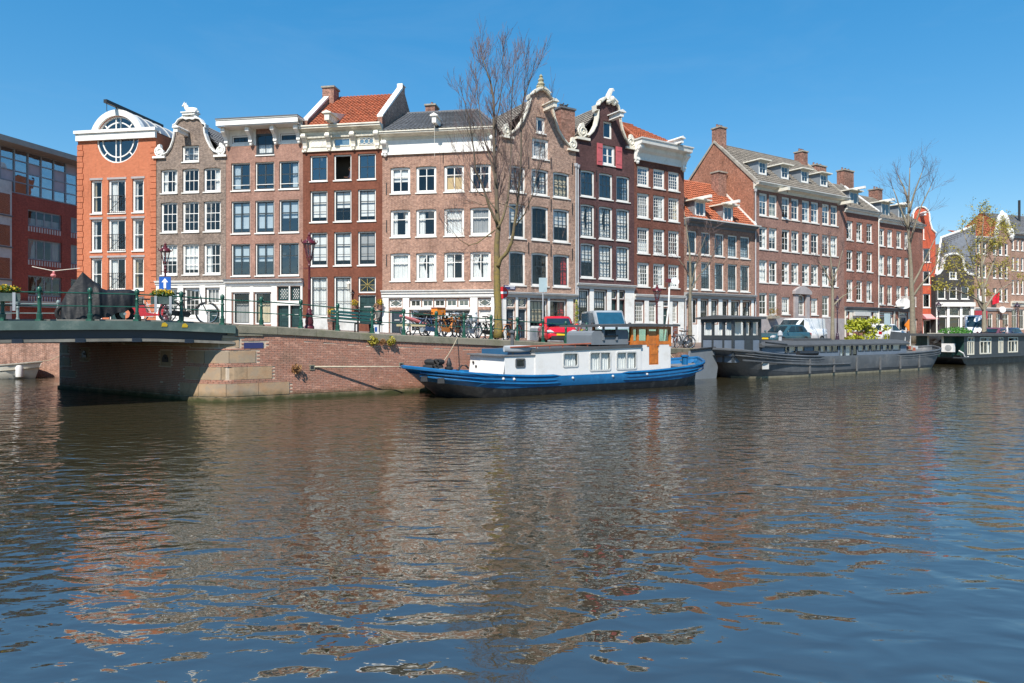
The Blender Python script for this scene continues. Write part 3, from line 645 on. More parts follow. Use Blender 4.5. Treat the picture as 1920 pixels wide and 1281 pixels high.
# H2 grey-brown bell gable ------------------------------------------------------------------------
def bell_house():
    h = House('bell_gable_house', 'narrow grey-brown brick house with white bell gable and animal statue on top', PA, 293, 423.5, base(PA, 358), 10)
    cols = [(301.5, 332.5), (342, 373), (382, 413.5)]
    cur = [['sides', None, 'right'], [None, None, None], ['blind', 'blind2', 'left']]
    for j, (a, b) in enumerate([(316, 361), (378, 435), (457, 515)]):
        h.grid(cols, [(a, b)], 358, [cur[j]], cols=3, ru=1, rl=1 if j == 0 else 2, split=.5 if j == 0 else .62, rise=.06, sill='white_paint', **WP)
    h.window(h.rect(341.5, 373, 273, 303.5), cols=3, ru=1, rl=1, cur='blind2', **WP)
    # shopfront
    for (a, b) in ((307, 333), (345, 374)): h.window(h.rect(a, b, 540, 594, 358), cols=3, ru=1, rl=3, split=.6, **WP)
    h.window(h.rect(386, 412, 540, 570, 358), cols=3, ru=0, rl=1, cur='blind2', sill=None, **WP); h.door(h.rect(389, 412, 581, 606, 358), 'green_door', (2, 1))
    zs = h.z(358, 295); xc = h.x(358)
    def P(zx, zy): return h.p(280 + zx/5.337, 180 + zy/5.337)
    left = [P(*q) for q in [(150, 598), (190, 575), (225, 520), (250, 450), (262, 380), (268, 322), (252, 318), (252, 300), (275, 288), (300, 250), (345, 222)]]
    right = [P(*q) for q in [(470, 222), (510, 245), (535, 285), (560, 296), (560, 312), (545, 318), (552, 380), (575, 450), (610, 520), (645, 562), (690, 580)]]
    out = [(0, -.4), (h.L, -.4), (h.L, P(0, 583)[1]), ] + right[::-1] + left[::-1] + [(0, P(0, 600)[1])]
    h.wall(out, 'brick_greybrown', zside=zs)
    h.coping(left, .14, side=1); h.coping(right, .14, side=1)
    top = [P(*q) for q in [(345, 222), (375, 205), (408, 200), (440, 205), (470, 222)]]; h.coping(top, .17)
    m = MB(); a, b = P(345, 200), P(470, 172); m.box(a[0], -.2, a[1], b[0], .3, b[1]); m.box(a[0] - .08, -.26, b[1], b[0] + .08, .36, b[1] + .07); m.build('pedestal', 'white_paint', h.root)
    m = MB(); cx, cz = P(405, 168)
    m.ball((cx + .1, .05, cz + .18), .25, 10, 6, (1.75, .8, .75)); m.ball((cx - .28, .05, cz + .36), .16, 8, 6, (1, .9, 1.3)); m.ball((cx - .40, .05, cz + .56), .12, 8, 6, (1.3, .9, 1)); m.ball((cx - .52, .05, cz + .50), .07, 8, 5, (1.4, 1, 1))
    m.ball((cx + .38, .05, cz + .14), .19, 8, 5); m.box(cx - .5, -.05, cz, cx - .1, .15, cz + .09); m.tube([(cx + .5, .05, cz + .1), (cx + .62, .05, cz + .05), (cx + .55, .05, cz)], .04, 6)
    for t in (-.06, .12): m.prism([(cx - .42, cz + .64), (cx - .36, cz + .75), (cx - .33, cz + .63)], 'y', t, t + .04)
    m.build('animal_statue', 'white_paint', h.root, smooth=True)
    a = P(105, 560); h.scroll(a[0], a[1], .34, 1); a = P(715, 545); h.scroll(a[0], a[1], .34, -1)
    m = MB(); g = [P(*q) for q in [(315, 238), (345, 228), (375, 242), (408, 232), (440, 242), (470, 228), (500, 238), (470, 215), (345, 215)]]; m.prism(g, 'y', -.13, -.02); m.build('garland', 'white_paint', h.root)
    a = P(375, 408); h.beam(a[0], a[1], 1.15, .24, .26)
    zr = P(408, 235)[1]; x0 = .1
    h.tiles((h.L + .1, .3, zs - .1), (h.L + .1, 9.9, zs - .1), (xc, 9.9, zr), (xc, .3, zr), 'tile_dark'); h.tiles((-.1, 9.9, zs - .1), (-.1, .3, zs - .1), (xc, .3, zr), (xc, 9.9, zr), 'tile_dark')
    zg = h.z(358, 535); h.cornice(zg, zg + .3, .22, 'white_paint', name='shopfront_cornice')
    for (a, b) in ((293.5, 306), (334, 344), (375, 385), (413, 423)): h.block(h.x(a), h.x(b), -.3, zg - .003, .05, 'white_paint', 'pilaster')
    h.block(h.x(306), h.x(413), h.z(358, 539.5), zg - .003, .03, 'white_paint', 'frieze_board'); h.block(h.x(306), h.x(385), -.3, h.z(358, 596.5), .03, 'white_paint', 'base_panel'); h.block(h.x(385), h.x(389), -.3, h.z(358, 571.5), .03, 'white_paint', 'jamb'); h.block(h.x(389.05), h.x(413), h.z(358, 580.5), h.z(358, 571.5), .03, 'white_paint', 'transom')
bell_house()
# H3 rose brick with overhanging cornice ----------------------------------------------------------
def cornice_house():
    h = House('flat_cornice_house', 'rose brick house with overhanging white bracketed eave and dark sash windows', PA, 424, 568, base(PA, 496), 10)
    cols = [(433.6, 469), (478.6, 514), (523.6, 560.5)]
    cur = [['left', None, 'right'], ['blind2', 'blind2', 'blind'], ['blind', 'blind', None]]
    for j, (a, b) in enumerate([(304, 356), (376, 437), (456.5, 517)]):
        h.grid(cols, [(a, b)], 496, [cur[j]], cols=2, ru=1, rl=1, split=.62 if j else .55, gl='glass_sky', fw=.07, sash=.07, mun=.09, **DK)
        for (c, d) in cols:
            if j == 0:
                m = MB(); x0, x1 = h.x(c), h.x(d); z = h.z(496, 346); m.bar((x0 + .05, .02, z), (x1 - .05, .02, z), .035); m.build('window_bar', 'white_paint', h.root)
    for (c, d) in ((435.5, 468), (525.5, 559)): h.window(h.rect(c, d, 253, 267, 496), cols=4, ru=0, rl=1, sill=None, fm='white_paint', sm='dark_sash', y=.03)
    h.window(h.rect(480.5, 514, 251, 290.5, 496), cols=2, ru=0, rl=2, sill='white_paint', fm='dark_sash', sm='dark_sash', cur='half', y=.0)
    zt = h.z(496, 231); zf = h.z(496, 272)
    # ground floor front: two display windows and a pair of doors
    for (c, d) in ((436, 468), (477, 508)): h.window(h.rect(c, d, 548, 608, 496), cols=1, ru=1, rl=1, split=.66, cur='low', sill=None, fm='white_paint', sm='dark_sash')
    for (c, d) in ((521, 541.5), (545, 563)):
        x0, x1, z0, z1 = h.rect(c, d, 538.5, 564, 496); w = h.window((x0, x1, z0, z1), cols=1, ru=0, rl=1, sill=None, fm='green_door', sm='green_door')
        m = MB()
        for i in range(6):
            for j in range(6):
                if (i + j) % 2 == 0: m.box(.16 + (x1-x0-.32)*i/5 - .025, -.01, .16 + (z1-z0-.32)*j/5 - .025, .16 + (x1-x0-.32)*i/5 + .025, .02, .16 + (z1-z0-.32)*j/5 + .025)
        m.build('lattice', 'white_paint', w)
        h.door(h.rect(c, d, 573, 614, 496), 'green_door', (1, 3) if c < 530 else (1, 2), frame=None)
    h.wall([(0, -.4), (h.L, -.4), (h.L, zt - .1), (0, zt - .1)], 'brick_rose')
    z1 = h.z(496, 525.5); z0 = h.z(496, 537); h.cornice(z0, z1, .3, 'white_paint', name='shopfront_cornice', gutter='lead')
    for (c, d) in ((425, 434.5), (469, 475.5), (509.5, 519.5), (542, 544.6), (564, 567.5)): h.block(h.x(c), h.x(d), -.3, z0 - .003, .05, 'white_paint', 'pilaster')
    h.block(h.x(434.5), h.x(469), h.z(496, 547.5), z0 - .003, .02, 'white_paint', 'dentil_panel'); h.block(h.x(475.5), h.x(509.5), h.z(496, 547.5), z0 - .003, .02, 'white_paint', 'dentil_panel')
    h.block(h.x(519.6), h.x(564), h.z(496, 573), h.z(496, 564.5), .03, 'white_paint', 'transom')
    # white frieze, deep eave and brackets
    hole_f = [(435.5, 468), (480.5, 514), (525.5, 559)]
    segs = [(424.5, 435.3), (468.2, 480.2), (514.2, 525.3), (559.2, 567.5)]
    for (c, d) in segs: h.block(h.x(c), h.x(d), zf, zt - .003, .02, 'white_paint', 'frieze_board')
    for (c, d) in ((435.3, 468.2), (525.3, 559.2)):
        h.block(h.x(c), h.x(d), zf, h.z(496, 267.3), .02, 'white_paint', 'frieze_board'); h.block(h.x(c), h.x(d), h.z(496, 252.7), zt - .003, .02, 'white_paint', 'frieze_board')
    m = MB(); m.box(-.15, -.95, zt - .32, h.L + .1, -.9, zt + .02); m.box(-.15, -.9, zt - .02, h.L + .1, .4, zt + .02); m.box(-.15, -1.0, zt + .02, h.L + .1, .4, zt + .09); m.box(-.12, -.9, zt - .38, h.L + .07, .0, zt - .34); m.build('eave', 'white_paint', h.root)
    m = MB(); m.box(-.17, -1.04, zt + .09, h.L + .12, 10, zt + .13); m.build('flat_roof', 'lead', h.root)
    for px in (428, 473, 519, 562.5): h.bracket(h.x(px), zf + .05, zt - .39, .72, .24)
    m = MB(); x = h.x(492); m.box(x - .2, 1.5, zt + .13, x + .35, 2.1, zt + .75); m.build('roof_hatch', 'lead', h.root)
cornice_house()
# H4 russet house -----------------------------------------------------------------------------------
def russet_house():
    h = House('russet_house', 'russet painted house with orange pantile roof between white stepped verges', PA, 568, 717, base(PA, 640), 9)
    cols = [(581.5, 613.7), (626, 658.6), (671, 704.5)]
    cur = [[None, None, None], ['blind2', 'blind', 'blind2'], ['blind2', 'blind2', 'blind2']]
    for j, (a, b) in enumerate([(290, 338), (356.5, 415.5), (435, 498)]):
        for i, (c, d) in enumerate(cols):
            op = j == 0 and i == 1
            h.window(h.rect(c, d, a, b, 642), cols=1 if op else 2, ru=0 if op else 1, rl=1 if (j == 0) else 2, split=.5 if j == 0 else .64, cur=cur[j][i], gl='glass_clear' if op else 'glass', fw=.08, **DK) if not op else open_window(h, h.rect(c, d, a, b, 642))
    for (c, d) in cols[:2]: h.window(h.rect(c, d, 518.5, 594, 642), cols=2, ru=1, rl=2, split=.74, cur='full', **DK)
    x0, x1, z0, z1 = h.rect(671.5, 704.5, 519, 549.5, 688); w = h.window((x0, x1, z0, z1), cols=1, ru=0, rl=1, sill=None, **DK)
    m = MB(); cx, cz = (x1-x0)/2, (z1-z0)/2
    for k in range(4):
        t = k*math.pi/4; l = .5 if k % 2 == 0 else .62
        m.bar((cx - l*math.cos(t)*.95, .0, cz - l*math.sin(t)*.8), (cx + l*math.cos(t)*.95, .0, cz + l*math.sin(t)*.8), .025)
    m.lathe([(.03, -.01), (.09, 0)], 8, (cx, 0, cz)); m.build('sunburst_bars', 'gold', w)
    h.door(h.rect(671.5, 704.5, 553, 606, 688), 'green_door', (2, 3))
    zt = h.z(642, 237); zf = h.z(642, 279)
    h.wall([(0, -.4), (h.L, -.4), (h.L, zt - .05), (0, zt - .05)], 'paint_russet', side_mat='brick_tan')
    for (c, d, a, b) in ((581, 659, 596.5, 600),): pass
    h.block(.02, h.x(670), -.3, h.z(642, 597), .06, 'pale_trim', 'plinth'); h.block(h.x(705), h.L - .02, -.3, h.z(642, 597), .06, 'pale_trim', 'plinth')
    h.block(.0, h.L, zf, zt - .003, .03, 'cream_paint', 'frieze'); h.cornice(h.z(642, 254), zt, .62, 'cream_paint'); h.block(-.03, h.L + .03, zf - .14, zf - .003, .10, 'cream_paint', 'architrave')
    for px in (574, 618.6, 664.4, 709): h.bracket(h.x(px), zf - .05, h.z(642, 254) + .1, .5, .26, 'cream_paint')
    m = MB()
    for i in range(60):
        x = .1 + (h.L - .2)*i/59; m.box(x - .03, -.2, h.z(642, 255.5) - .1, x + .03, -.03, h.z(642, 255.5))
    stuff(m.build('dentils', 'cream_paint', h.root))
    for k, (c, d) in enumerate([(584, 612), (629, 656), (675, 701)]):
        x0, x1, z0, z1 = h.rect(c, d, 262, 273, 642); m = MB(); m.box(x0, -.045, z0, x1, -.032, z1); f = m.build('frieze_panel', 'curtain_white' if k == 0 else 'glass_sky', h.root)
        m = MB()
        for q in ((x0-.05, z0-.05, x1+.05, z0), (x0-.05, z1, x1+.05, z1+.05), (x0-.05, z0, x0, z1), (x1, z0, x1+.05, z1)): m.box(q[0], -.07, q[1], q[2], -.03, q[3])
        if k != 1:
            n = 4 if k == 0 else 3
            for i in range(n):
                xx = x0 + (x1-x0)*(i+.5)/n; rr = (z1-z0)*.45
                rings = [[(xx + r_*math.cos(t), y, (z0+z1)/2 + r_*math.sin(t)) for (r_, y) in ((rr-.03, -.06), (rr, -.06), (rr, -.045), (rr-.03, -.045))] for t in [2*math.pi*q/12 for q in range(13)]]; m.loft(rings, cap=False)
        m.build('moulding', 'cream_paint', f)
    # roof between raised white verges
    ze = zt + .02; yr = 4.4; zr = h.z(680, 179)*1.0 + (h.z(680, 179) + h.zb - HC)*(yr/PA.Y(680))
    h.tiles((.45, -.2, ze), (h.L - .4, -.2, ze), (h.L - .4, yr, zr), (.45, yr, zr), 'tile_orange', tw=.255, th=.31, amp=.05); h.tiles((h.L - .4, 9, ze), (.45, 9, ze), (.45, yr, zr), (h.L - .4, yr, zr), 'tile_orange')
    for (x0, x1, nm) in ((.05, .30, 'verge'), (h.L - .30, h.L - .03, 'verge')):
        up = .12
        m = MB(); m.prism([(.1, zt - .06), (.1, ze + .35 + up), (yr - .25, zr + .1 + up), (yr - .25, zr + .5), (yr + .3, zr + .5), (yr + .3, zr + up), (9, ze + up), (9, zt - .06)], 'x', x0, x1); v = m.build(nm, 'brick_tan', h.root)
        m = MB(); m.prism([(-.02, ze + .36 + up), (yr - .32, zr + .1 + up), (yr - .32, zr + .55), (yr + .35, zr + .55), (yr + .35, zr + .61), (yr - .42, zr + .61), (yr - .42, zr + .22 + up), (-.02, ze + .46 + up)], 'x', x0 - .06, x1 + .06); m.build('verge_coping', 'white_paint', v)
        m = MB(); m.box(x0 - .02, -.02, zt - .05, x1 + .02, .6, ze + .35 + up); m.build('kneeler', 'brick_chimney', v)
    h.chimney(-.12, .72, yr - 1.2, yr - .3, zr - 1.2, zr + .32, pots=0)
    x = h.x(628.5); h.beam(x, zt + .05, 1.3, .32, .42, 'cream_paint')
    m = MB(); m.prism([(-1.2, zt + .3), (-1.2, zt + .55), (2.4, zt + 1.5), (1.0, zt + .3)], 'x', x - .18, x + .18); m.build('beam_casing', 'cream_paint', h.root)
    # bracket lamp beside the door
    m = MB(); x, z = h.x(663), h.z(663, 540); m.tube([(x, 0, z - .35), (x - .1, -.35, z - .3), (x - .15, -.45, z - .1)], .025, 6); m.lathe([(.07, -.1), (.14, .22), (.16, .24), (.02, .42)], 6, (x - .15, -.45, z)); l = m.build('wall_lamp', 'cream_paint', h.root)
    m = MB(); 
    return h
def open_window(h, r):
    """the raised sash with a room behind it"""
    h.window(r, cols=1, ru=0, rl=0, fm='white_paint', sm='white_paint', fw=.08)
plain('gold', (.55, .42, .14), .4, .15, 4, metal=.4)
HR = russet_house()
# H5 corner shop ------------------------------------------------------------------------------------
def corner_house():
    h = House('corner_house', 'wide pinkish brick corner house with dark pantile roof above a white shopfront', PA, 717, 930, base(PA, 822), 9)
    cols = [(732, 769), (780, 818), (832.5, 870), (881.5, 920)]
    cur = [['blind', None, 'board', None], ['sides', 'left', 'full', 'full'], ['full', 'tied', 'left', 'tied']]
    for j, (a, b) in enumerate([(310.5, 360.5), (391, 443), (473, 526)]):
        for i, (c, d) in enumerate(cols):
            dy = -(i - 1.5)*1.2
            h.window(h.rect(c, d, a + dy*0, b + dy*0, 822), cols=2 if j in (0, 2) and not (j == 2 and i == 0) else 1, ru=1, rl=1, split=.66, cur=cur[j][i], cmat='plywood' if cur[j][i] == 'board' else 'curtain_white', rise=.05, fw=.12, mun=.05, **WP) if True else None
    zt = h.z(822, 246); zf = h.z(822, 283)
    zg = h.z(822, 559)
    # ground floor: glazed shopfront
    d1 = h.door(h.rect(731, 755, 581, 626, 822), 'blue_door', (1, 2), frame='white_paint')
    for (c, d) in ((729.5, 754), (896, 921)):
        x0, x1, z0, z1 = h.rect(c, d, 560.5, 576, 822); w = h.window((x0, x1, z0, z1), cols=1, ru=0, rl=1, sill=None, fw=.04, **WP)
        W_, H_ = x1-x0, z1-z0; m = MB(); q = [(.06, H_/2), (W_/2, H_-.05), (W_-.06, H_/2), (W_/2, .05)]
        for k in range(4): a, b = q[k], q[(k+1) % 4]; m.bar((a[0], -.01, a[1]), (b[0], -.01, b[1]), .03)
        m.build('diamond_bars', 'white_paint', w)
    for i in range(5):
        c = 768 + i*22.6; h.window(h.rect(c, c + 21.4, 560.5, 576, 822), cols=2, ru=0, rl=1, sill=None, fw=.06, **WP)
    for (c, d) in ((769, 822), (825, 881)): h.window(h.rect(c, d, 581, 622, 822), cols=1, ru=0, rl=1, sill=None, fw=.07, gl='glass_clear', fm='white_paint', sm='dark_sash')
    h.door(h.rect(897, 921, 581, 630, 822), 'white_paint', (1, 2))
    h.wall([(0, -.4), (h.L, -.4), (h.L, zt - .1), (0, zt - .1)], 'brick_pinkbrown', back=True)
    z1, z0 = h.z(822, 546), h.z(822, 558.5); h.cornice(z0, z1, .2, 'white_paint', name='shopfront_cornice', gutter='pale_trim')
    for (c, d) in ((717.5, 729), (755.5, 767.5), (882, 895.5), (921.5, 929)): h.block(h.x(c), h.x(d), -.3, z0 - .003, .05, 'white_paint', 'pilaster')
    h.block(h.x(755.5) + .01, h.x(895), h.z(822, 580.5), h.z(822, 576.5), .06, 'white_paint', 'transom'); h.block(h.x(768), h.x(882), -.3, h.z(822, 622.5), .02, 'white_paint', 'base_panel')
    h.block(0, h.L, zf, h.z(822, 258), .04, 'white_paint', 'frieze'); h.cornice(h.z(822, 260), zt, .6, 'cream_paint'); h.block(-.03, h.L + .03, zf - .16, zf - .003, .12, 'white_paint', 'architrave')
    for px in (723.5, 926): h.bracket(h.x(px), zf - .15, h.z(822, 262), .5, .3)
    yr = 4.6; zr = h.z(820, 211) + (h.z(820, 211) + h.zb - HC)*(yr/PA.Y(820)); ze = zt + .05
    h.tiles((.15, -.35, ze), (h.L, -.35, ze), (h.L - 2.1, yr, zr), (.2, yr, zr), 'tile_dark', tw=.29, th=.36, amp=.055); h.tiles((h.L, -.35, ze), (h.L, 9, ze), (h.L - 2.1, yr + .01, zr), (h.L - 2.1, yr, zr), 'tile_dark', tw=.29, th=.36); h.tiles((h.L, 9, ze), (.15, 9, ze), (.2, yr, zr), (h.L - 2.1, yr, zr), 'tile_dark')
    m = MB(); m.tube([(.2, yr, zr + .06), (h.L - 2.1, yr, zr + .06)], .11, 6); m.tube([(h.L - 2.1, yr, zr + .04), (h.L, -.35, ze + .08)], .1, 6); m.build('ridge_tiles', 'tile_dark', h.root)
    h.chimney(h.x(751), h.x(771) , yr + 1.0, yr + 2.0, zr - 1.6, zr + .9, pots=1)
    x = h.x(821.6); h.beam(x, zt + .25, 1.0, .26, .4)
    m = MB(); m.tube([(x, -.85, zt + .2), (x, -.86, h.z(822, 300))], .012, 5); m.build('hoist_rope', 'cream_paint', h.root)
    m = MB(); x = h.x(831); m.tube([(x, -.04, h.z(831, 287)), (x, -.04, h.z(831, 306))], .02, 5); m.build('stay_rod', 'iron_black', h.root)
    for z in (.62, .42, .2): h.anchors([(h.x(725), h.z(725, 290 + z*320))])
    # shelves and goods dimly seen in the shop
    m = MB()
    r = random.Random(4)
    for k in range(2): m.box(h.x(772), .7, .6 + k*.55, h.x(879), 1.0, .63 + k*.55)
    m.build('shop_shelf', 'wood_beam', h.root)
    return h
HC5 = corner_house()
# ------------------------------------------------------------------ row along the main canal
def gable_top(h, P, left, right, crest_pts, mat_wall, outline_tail, sc=.3):
    h.coping(left, .14); h.coping(right, .14); h.coping(crest_pts, .2, y0=-.16)
def neck_house():
    h = House('neck_gable_house', 'tan brick house with tall curved gable crowned by a mossy stone finial', PB, 931, 1080, base(PB, 1000), 10)
    def P(zx, zy): return h.p(830 + zx/4.927, 40 + zy/4.927)
    cols = [(954.6, 985.5), (996.5, 1028.6), (1037, 1068)]
    cur = [['full', 'tied', 'full'], ['blind', None, 'blind'], [None, None, 'right']]
    for j, (a, b) in enumerate([(317, 366), (387, 450.5), (474, 536.5)]):
        for i, (c, d) in enumerate(cols):
            h.window(h.rect(c, d, a, b, 1012), cols=3, ru=2, rl=2, split=.52 if j < 2 else .6, rise=.05, cur=cur[j][i], cmat='curtain_red' if (j, i) == (2, 2) else 'curtain_white', fw=.13, **DK)
    h.window(h.rect(1005.5, 1022.5, 220, 250), cols=1, ru=0, rl=1, fw=.13, **WP); h.window(h.rect(998, 1029, 260, 298), cols=1, ru=0, rl=1, fw=.14, cur='shutters', **WP)
    # ground floor: two doors, two tall windows
    for (c, d) in ((949.5, 966), (971.5, 988)):
        x0, x1, z0, z1 = h.rect(c, d, 560, 577, 1000); w = h.window((x0, x1, z0, z1), cols=1, ru=0, rl=1, sill=None, fw=.05, **DK)
        m = MB(); cx, cz, rr = (x1-x0)/2, (z1-z0)*.55, (x1-x0)*.3
        m.tube([(cx + rr*math.cos(t*.2618), 0, cz + rr*math.sin(t*.2618)) for t in range(25)], .02, 5, cap=False); m.build('fanlight_ring', 'pale_trim', w)
        h.door(h.rect(c, d, 579, 634, 1000), 'blue_door', (1, 2))
    h.window(h.rect(993.5, 1026, 562, 614, 1000), cols=4, ru=1, rl=2, split=.62, cur='blind2', **DK); h.window(h.rect(1031, 1062, 562, 616, 1000), cols=3, ru=1, rl=2, split=.62, cur='right', cmat='curtain_red', **DK)
    left = [P(*q) for q in [(632, 1045), (690, 1000), (740, 930), (780, 840), (805, 760), (815, 715), (800, 712), (800, 690), (830, 680), (850, 655), (880, 640)]]
    right = [P(*q) for q in [(945, 650), (975, 680), (992, 715), (1015, 725), (1015, 742), (1000, 748), (1003, 800), (1025, 900), (1060, 1010), (1105, 1090), (1160, 1155)]]
    zl = P(555, 1065)[1]; out = [(0, -.4), (h.L, -.4), (h.L, P(1200, 1180)[1])] + right[::-1] + left[::-1] + [(h.x(945), zl), (0, zl)]
    h.wall(out, 'brick_tan', zside=zl - .3)
    h.coping(left, .14, 'cream_paint'); h.coping(right, .14, 'cream_paint'); h.coping([P(*q) for q in [(850, 668), (880, 645), (912, 636), (945, 652), (975, 685)]], .24, 'cream_paint', y0=-.2)
    a = P(592, 1015); h.scroll(a[0], a[1], .34, 1, 'cream_paint'); a = P(1198, 1140); h.scroll(a[0], a[1], .33, -1, 'cream_paint')
    m = MB(); a = P(912, 630); m.lathe([(.3, 0), (.32, .12), (.2, .2), (.26, .34), (.16, .5), (.2, .62), (.1, .78), (.13, .86), (.03, 1.0)], 9, (a[0], .05, a[1])); m.ball((a[0]-.25, 0, a[1]+.12), .14, 7, 4); m.ball((a[0]+.25, 0, a[1]+.12), .14, 7, 4); m.build('finial', 'mossy_stone', h.root, smooth=True)
    a = P(945, 835); h.beam(a[0], a[1], 1.15, .26, .34, 'cream_paint')
    zg0, zg1 = h.z(1000, 559), h.z(1000, 549); h.cornice(zg0, zg1, .28, 'pale_trim', name='shopfront_cornice', x0=.25)
    for (c, d) in ((941, 948.5), (966.5, 970.8), (988.6, 992.8), (1026.5, 1030.5), (1062.5, 1074)): h.block(h.x(c), h.x(d), -.3, zg0 - .003, .05, 'white_paint', 'pilaster')
    h.block(h.x(993), h.x(1030), -.3, h.z(1010, 615), .04, 'grey_trim', 'base_panel'); h.block(h.x(1030.6), h.x(1062), -.3, h.z(1045, 618), .04, 'grey_trim', 'base_panel')
    zr = P(912, 690)[1]; xc = h.x(1014); ze = zl - .2
    h.tiles((-.05, 10, ze), (-.05, .3, ze), (xc, .3, zr), (xc, 10, zr), 'tile_grey'); h.tiles((h.L, .3, ze), (h.L, 10, ze), (xc, 10, zr), (xc, .3, zr), 'tile_grey')
    h.chimney(h.x(1059), h.x(1085), .4, 1.2, ze - 1.0, h.z(1064, 200), 'brick_chimney', pots=0, cap='lead')
    h.downpipe(h.L - .07, 0, h.z(1080, 316)); h.anchors([(h.x(c), h.z(c, y)) for (c, y) in ((991, 305), (1033, 306), (1073, 316), (991, 382), (1033, 385), (1073, 392), (991, 465), (1033, 470), (1073, 477))])
plain('mossy_stone', (.36, .33, .22), .9, .45, 6, bump=.5, dirt=(.16, .17, .05), dscale=4)
neck_house()
def purple_house():
    h = House('purple_house', 'dark purple-brown house with white curved gable and red attic shutters', PB, 1080.3, 1189, base(PB, 1135), 10)
    def P(zx, zy): return h.p(1060 + zx/5.338, 150 + zy/5.338)
    cols = [(1088.5, 1115), (1123, 1149), (1155.8, 1180.7)]
    cur = [[None, None, 'right'], ['tied', 'tied', 'full'], ['blind', 'full', 'full']]
    for j, (a, b) in enumerate([(325, 374), (387.5, 448.5), (459, 523)]):
        h.grid(cols, [(a, b)], 1136, [cur[j]], cols=3, ru=2, rl=2 if j == 0 else 3, split=.55, rise=.05, fw=.12, gl='glass_sky' if j == 0 else 'glass', **DK)
    h.window(h.rect(1131.5, 1148, 228, 260), cols=1, ru=0, rl=1, gl='glass_sky', fw=.08, sill=None, **WP); h.window(h.rect(1129, 1153.5, 273, 310), cols=2, ru=1, rl=1, fw=.14, mun=.12, **WP)
    for (c, d) in ((1081.8, 1105), (1113, 1137.5)): h.window(h.rect(c, d, 544, 604, 1120), cols=4, ru=1, rl=3, split=.75, cur='blind', **DK)
    for (c, d) in ((1146, 1156.5), (1160.5, 1171)):
        h.window(h.rect(c, d, 545.5, 561, 1160), cols=1, ru=0, rl=1, sill=None, fw=.05, **DK); h.door(h.rect(c, d, 563, 610, 1160), 'green_door', (1, 2), frame=None)
    left = [P(*q) for q in [(230, 570), (275, 525), (308, 460), (325, 390), (330, 300), (300, 300), (298, 270), (335, 258), (350, 225), (385, 200)]]
    right = [P(*q) for q in [(470, 205), (500, 235), (520, 280), (530, 315), (555, 318), (553, 340), (535, 350), (540, 420), (560, 510), (590, 590), (625, 645)]]
    zl = P(170, 585)[1]; zr_ = P(660, 690)[1]
    out = [(0, -.4), (h.L, -.4), (h.L, zr_ + .25)] + right[::-1] + left[::-1] + [(0, zl)]
    h.wall(out, 'brick_purple', zside=zl - .2)
    h.coping(left, .16, 'pale_trim' if 0 else 'cream_paint', y0=-.14); h.coping(right, .14, 'cream_paint', y0=-.14); h.coping([P(*q) for q in [(350, 235), (385, 205), (430, 192), (470, 210), (500, 245)]], .26, 'cream_paint', y0=-.2)
    a = P(172, 520); h.scroll(a[0], a[1], .42, 1, 'cream_paint'); a = P(655, 625); h.scroll(a[0], a[1], .38, -1, 'cream_paint')
    m = MB(); a = P(440, 215); pts = [(a[0] - .25, -.1, a[1]), (a[0] - .15, -.1, a[1] + .35), (a[0] + .05, -.1, a[1] + .75), (a[0] + .3, -.1, a[1] + .95), (a[0] + .34, -.1, a[1] + .75)]
    m.tube(pts, [.22, .2, .17, .12, .04], 7); m.ball((a[0] + .1, -.15, a[1] + .1), .26, 8, 5); m.ball((a[0] - .2, -.15, a[1] - .1), .2, 8, 5); m.ball((a[0] + .3, -.15, a[1] - .12), .18, 8, 5); m.build('crest_ornament', 'cream_paint', h.root, smooth=True)
    a = P(455, 410); h.beam(a[0], a[1], 1.15, .34, .3, 'white_paint')
    z0, z1 = h.z(1141, 312), h.z(1141, 273)
    for (c, d) in ((1118.5, 1128.6), (1154, 1165)):
        m = MB(); x0, x1 = h.x(c), h.x(d); m.box(x0, -.08, z0 - .03, x1, -.03, z1 + .02); s_ = m.build('shutter', 'shutter_red', h.root)
        m = MB(); m.box(x0 + .05, -.1, z0 + .22, x1 - .05, -.08, z0 + .3); m.box(x0 + .05, -.1, z1 - .3, x1 - .05, -.08, z1 - .22); m.build('shutter_batten', 'shutter_red', s_)
    zg0, zg1 = h.z(1130, 543), h.z(1130, 533); h.cornice(zg0, zg1, .3, 'pale_trim', name='shopfront_cornice')
    for (c, d) in ((1081, 1081.7), (1105.2, 1112.8), (1137.7, 1145.7), (1156.8, 1160.2), (1171.3, 1188.5)): h.block(h.x(c), h.x(d), -.3, zg0 - .003, .05, 'white_paint', 'pilaster')
    h.block(h.x(1082), h.x(1137), -.3, h.z(1110, 606.5), .04, 'white_paint', 'base_panel')
    zr = P(430, 240)[1]; xc = h.x(1140); ze = zl - .1
    h.tiles((-.05, 10, ze), (-.05, .3, ze), (xc, .3, zr), (xc, 10, zr), 'tile_grey', tw=.24); h.tiles((h.L, .3, ze), (h.L, 10, ze), (xc, 10, zr), (xc, .3, zr), 'tile_grey', tw=.24)
    h.downpipe(.1, 0, h.z(1081, 318))
    h.anchors([(h.x(1118.5), h.z(1118, y)) for y in (330, 400)])
purple_house()
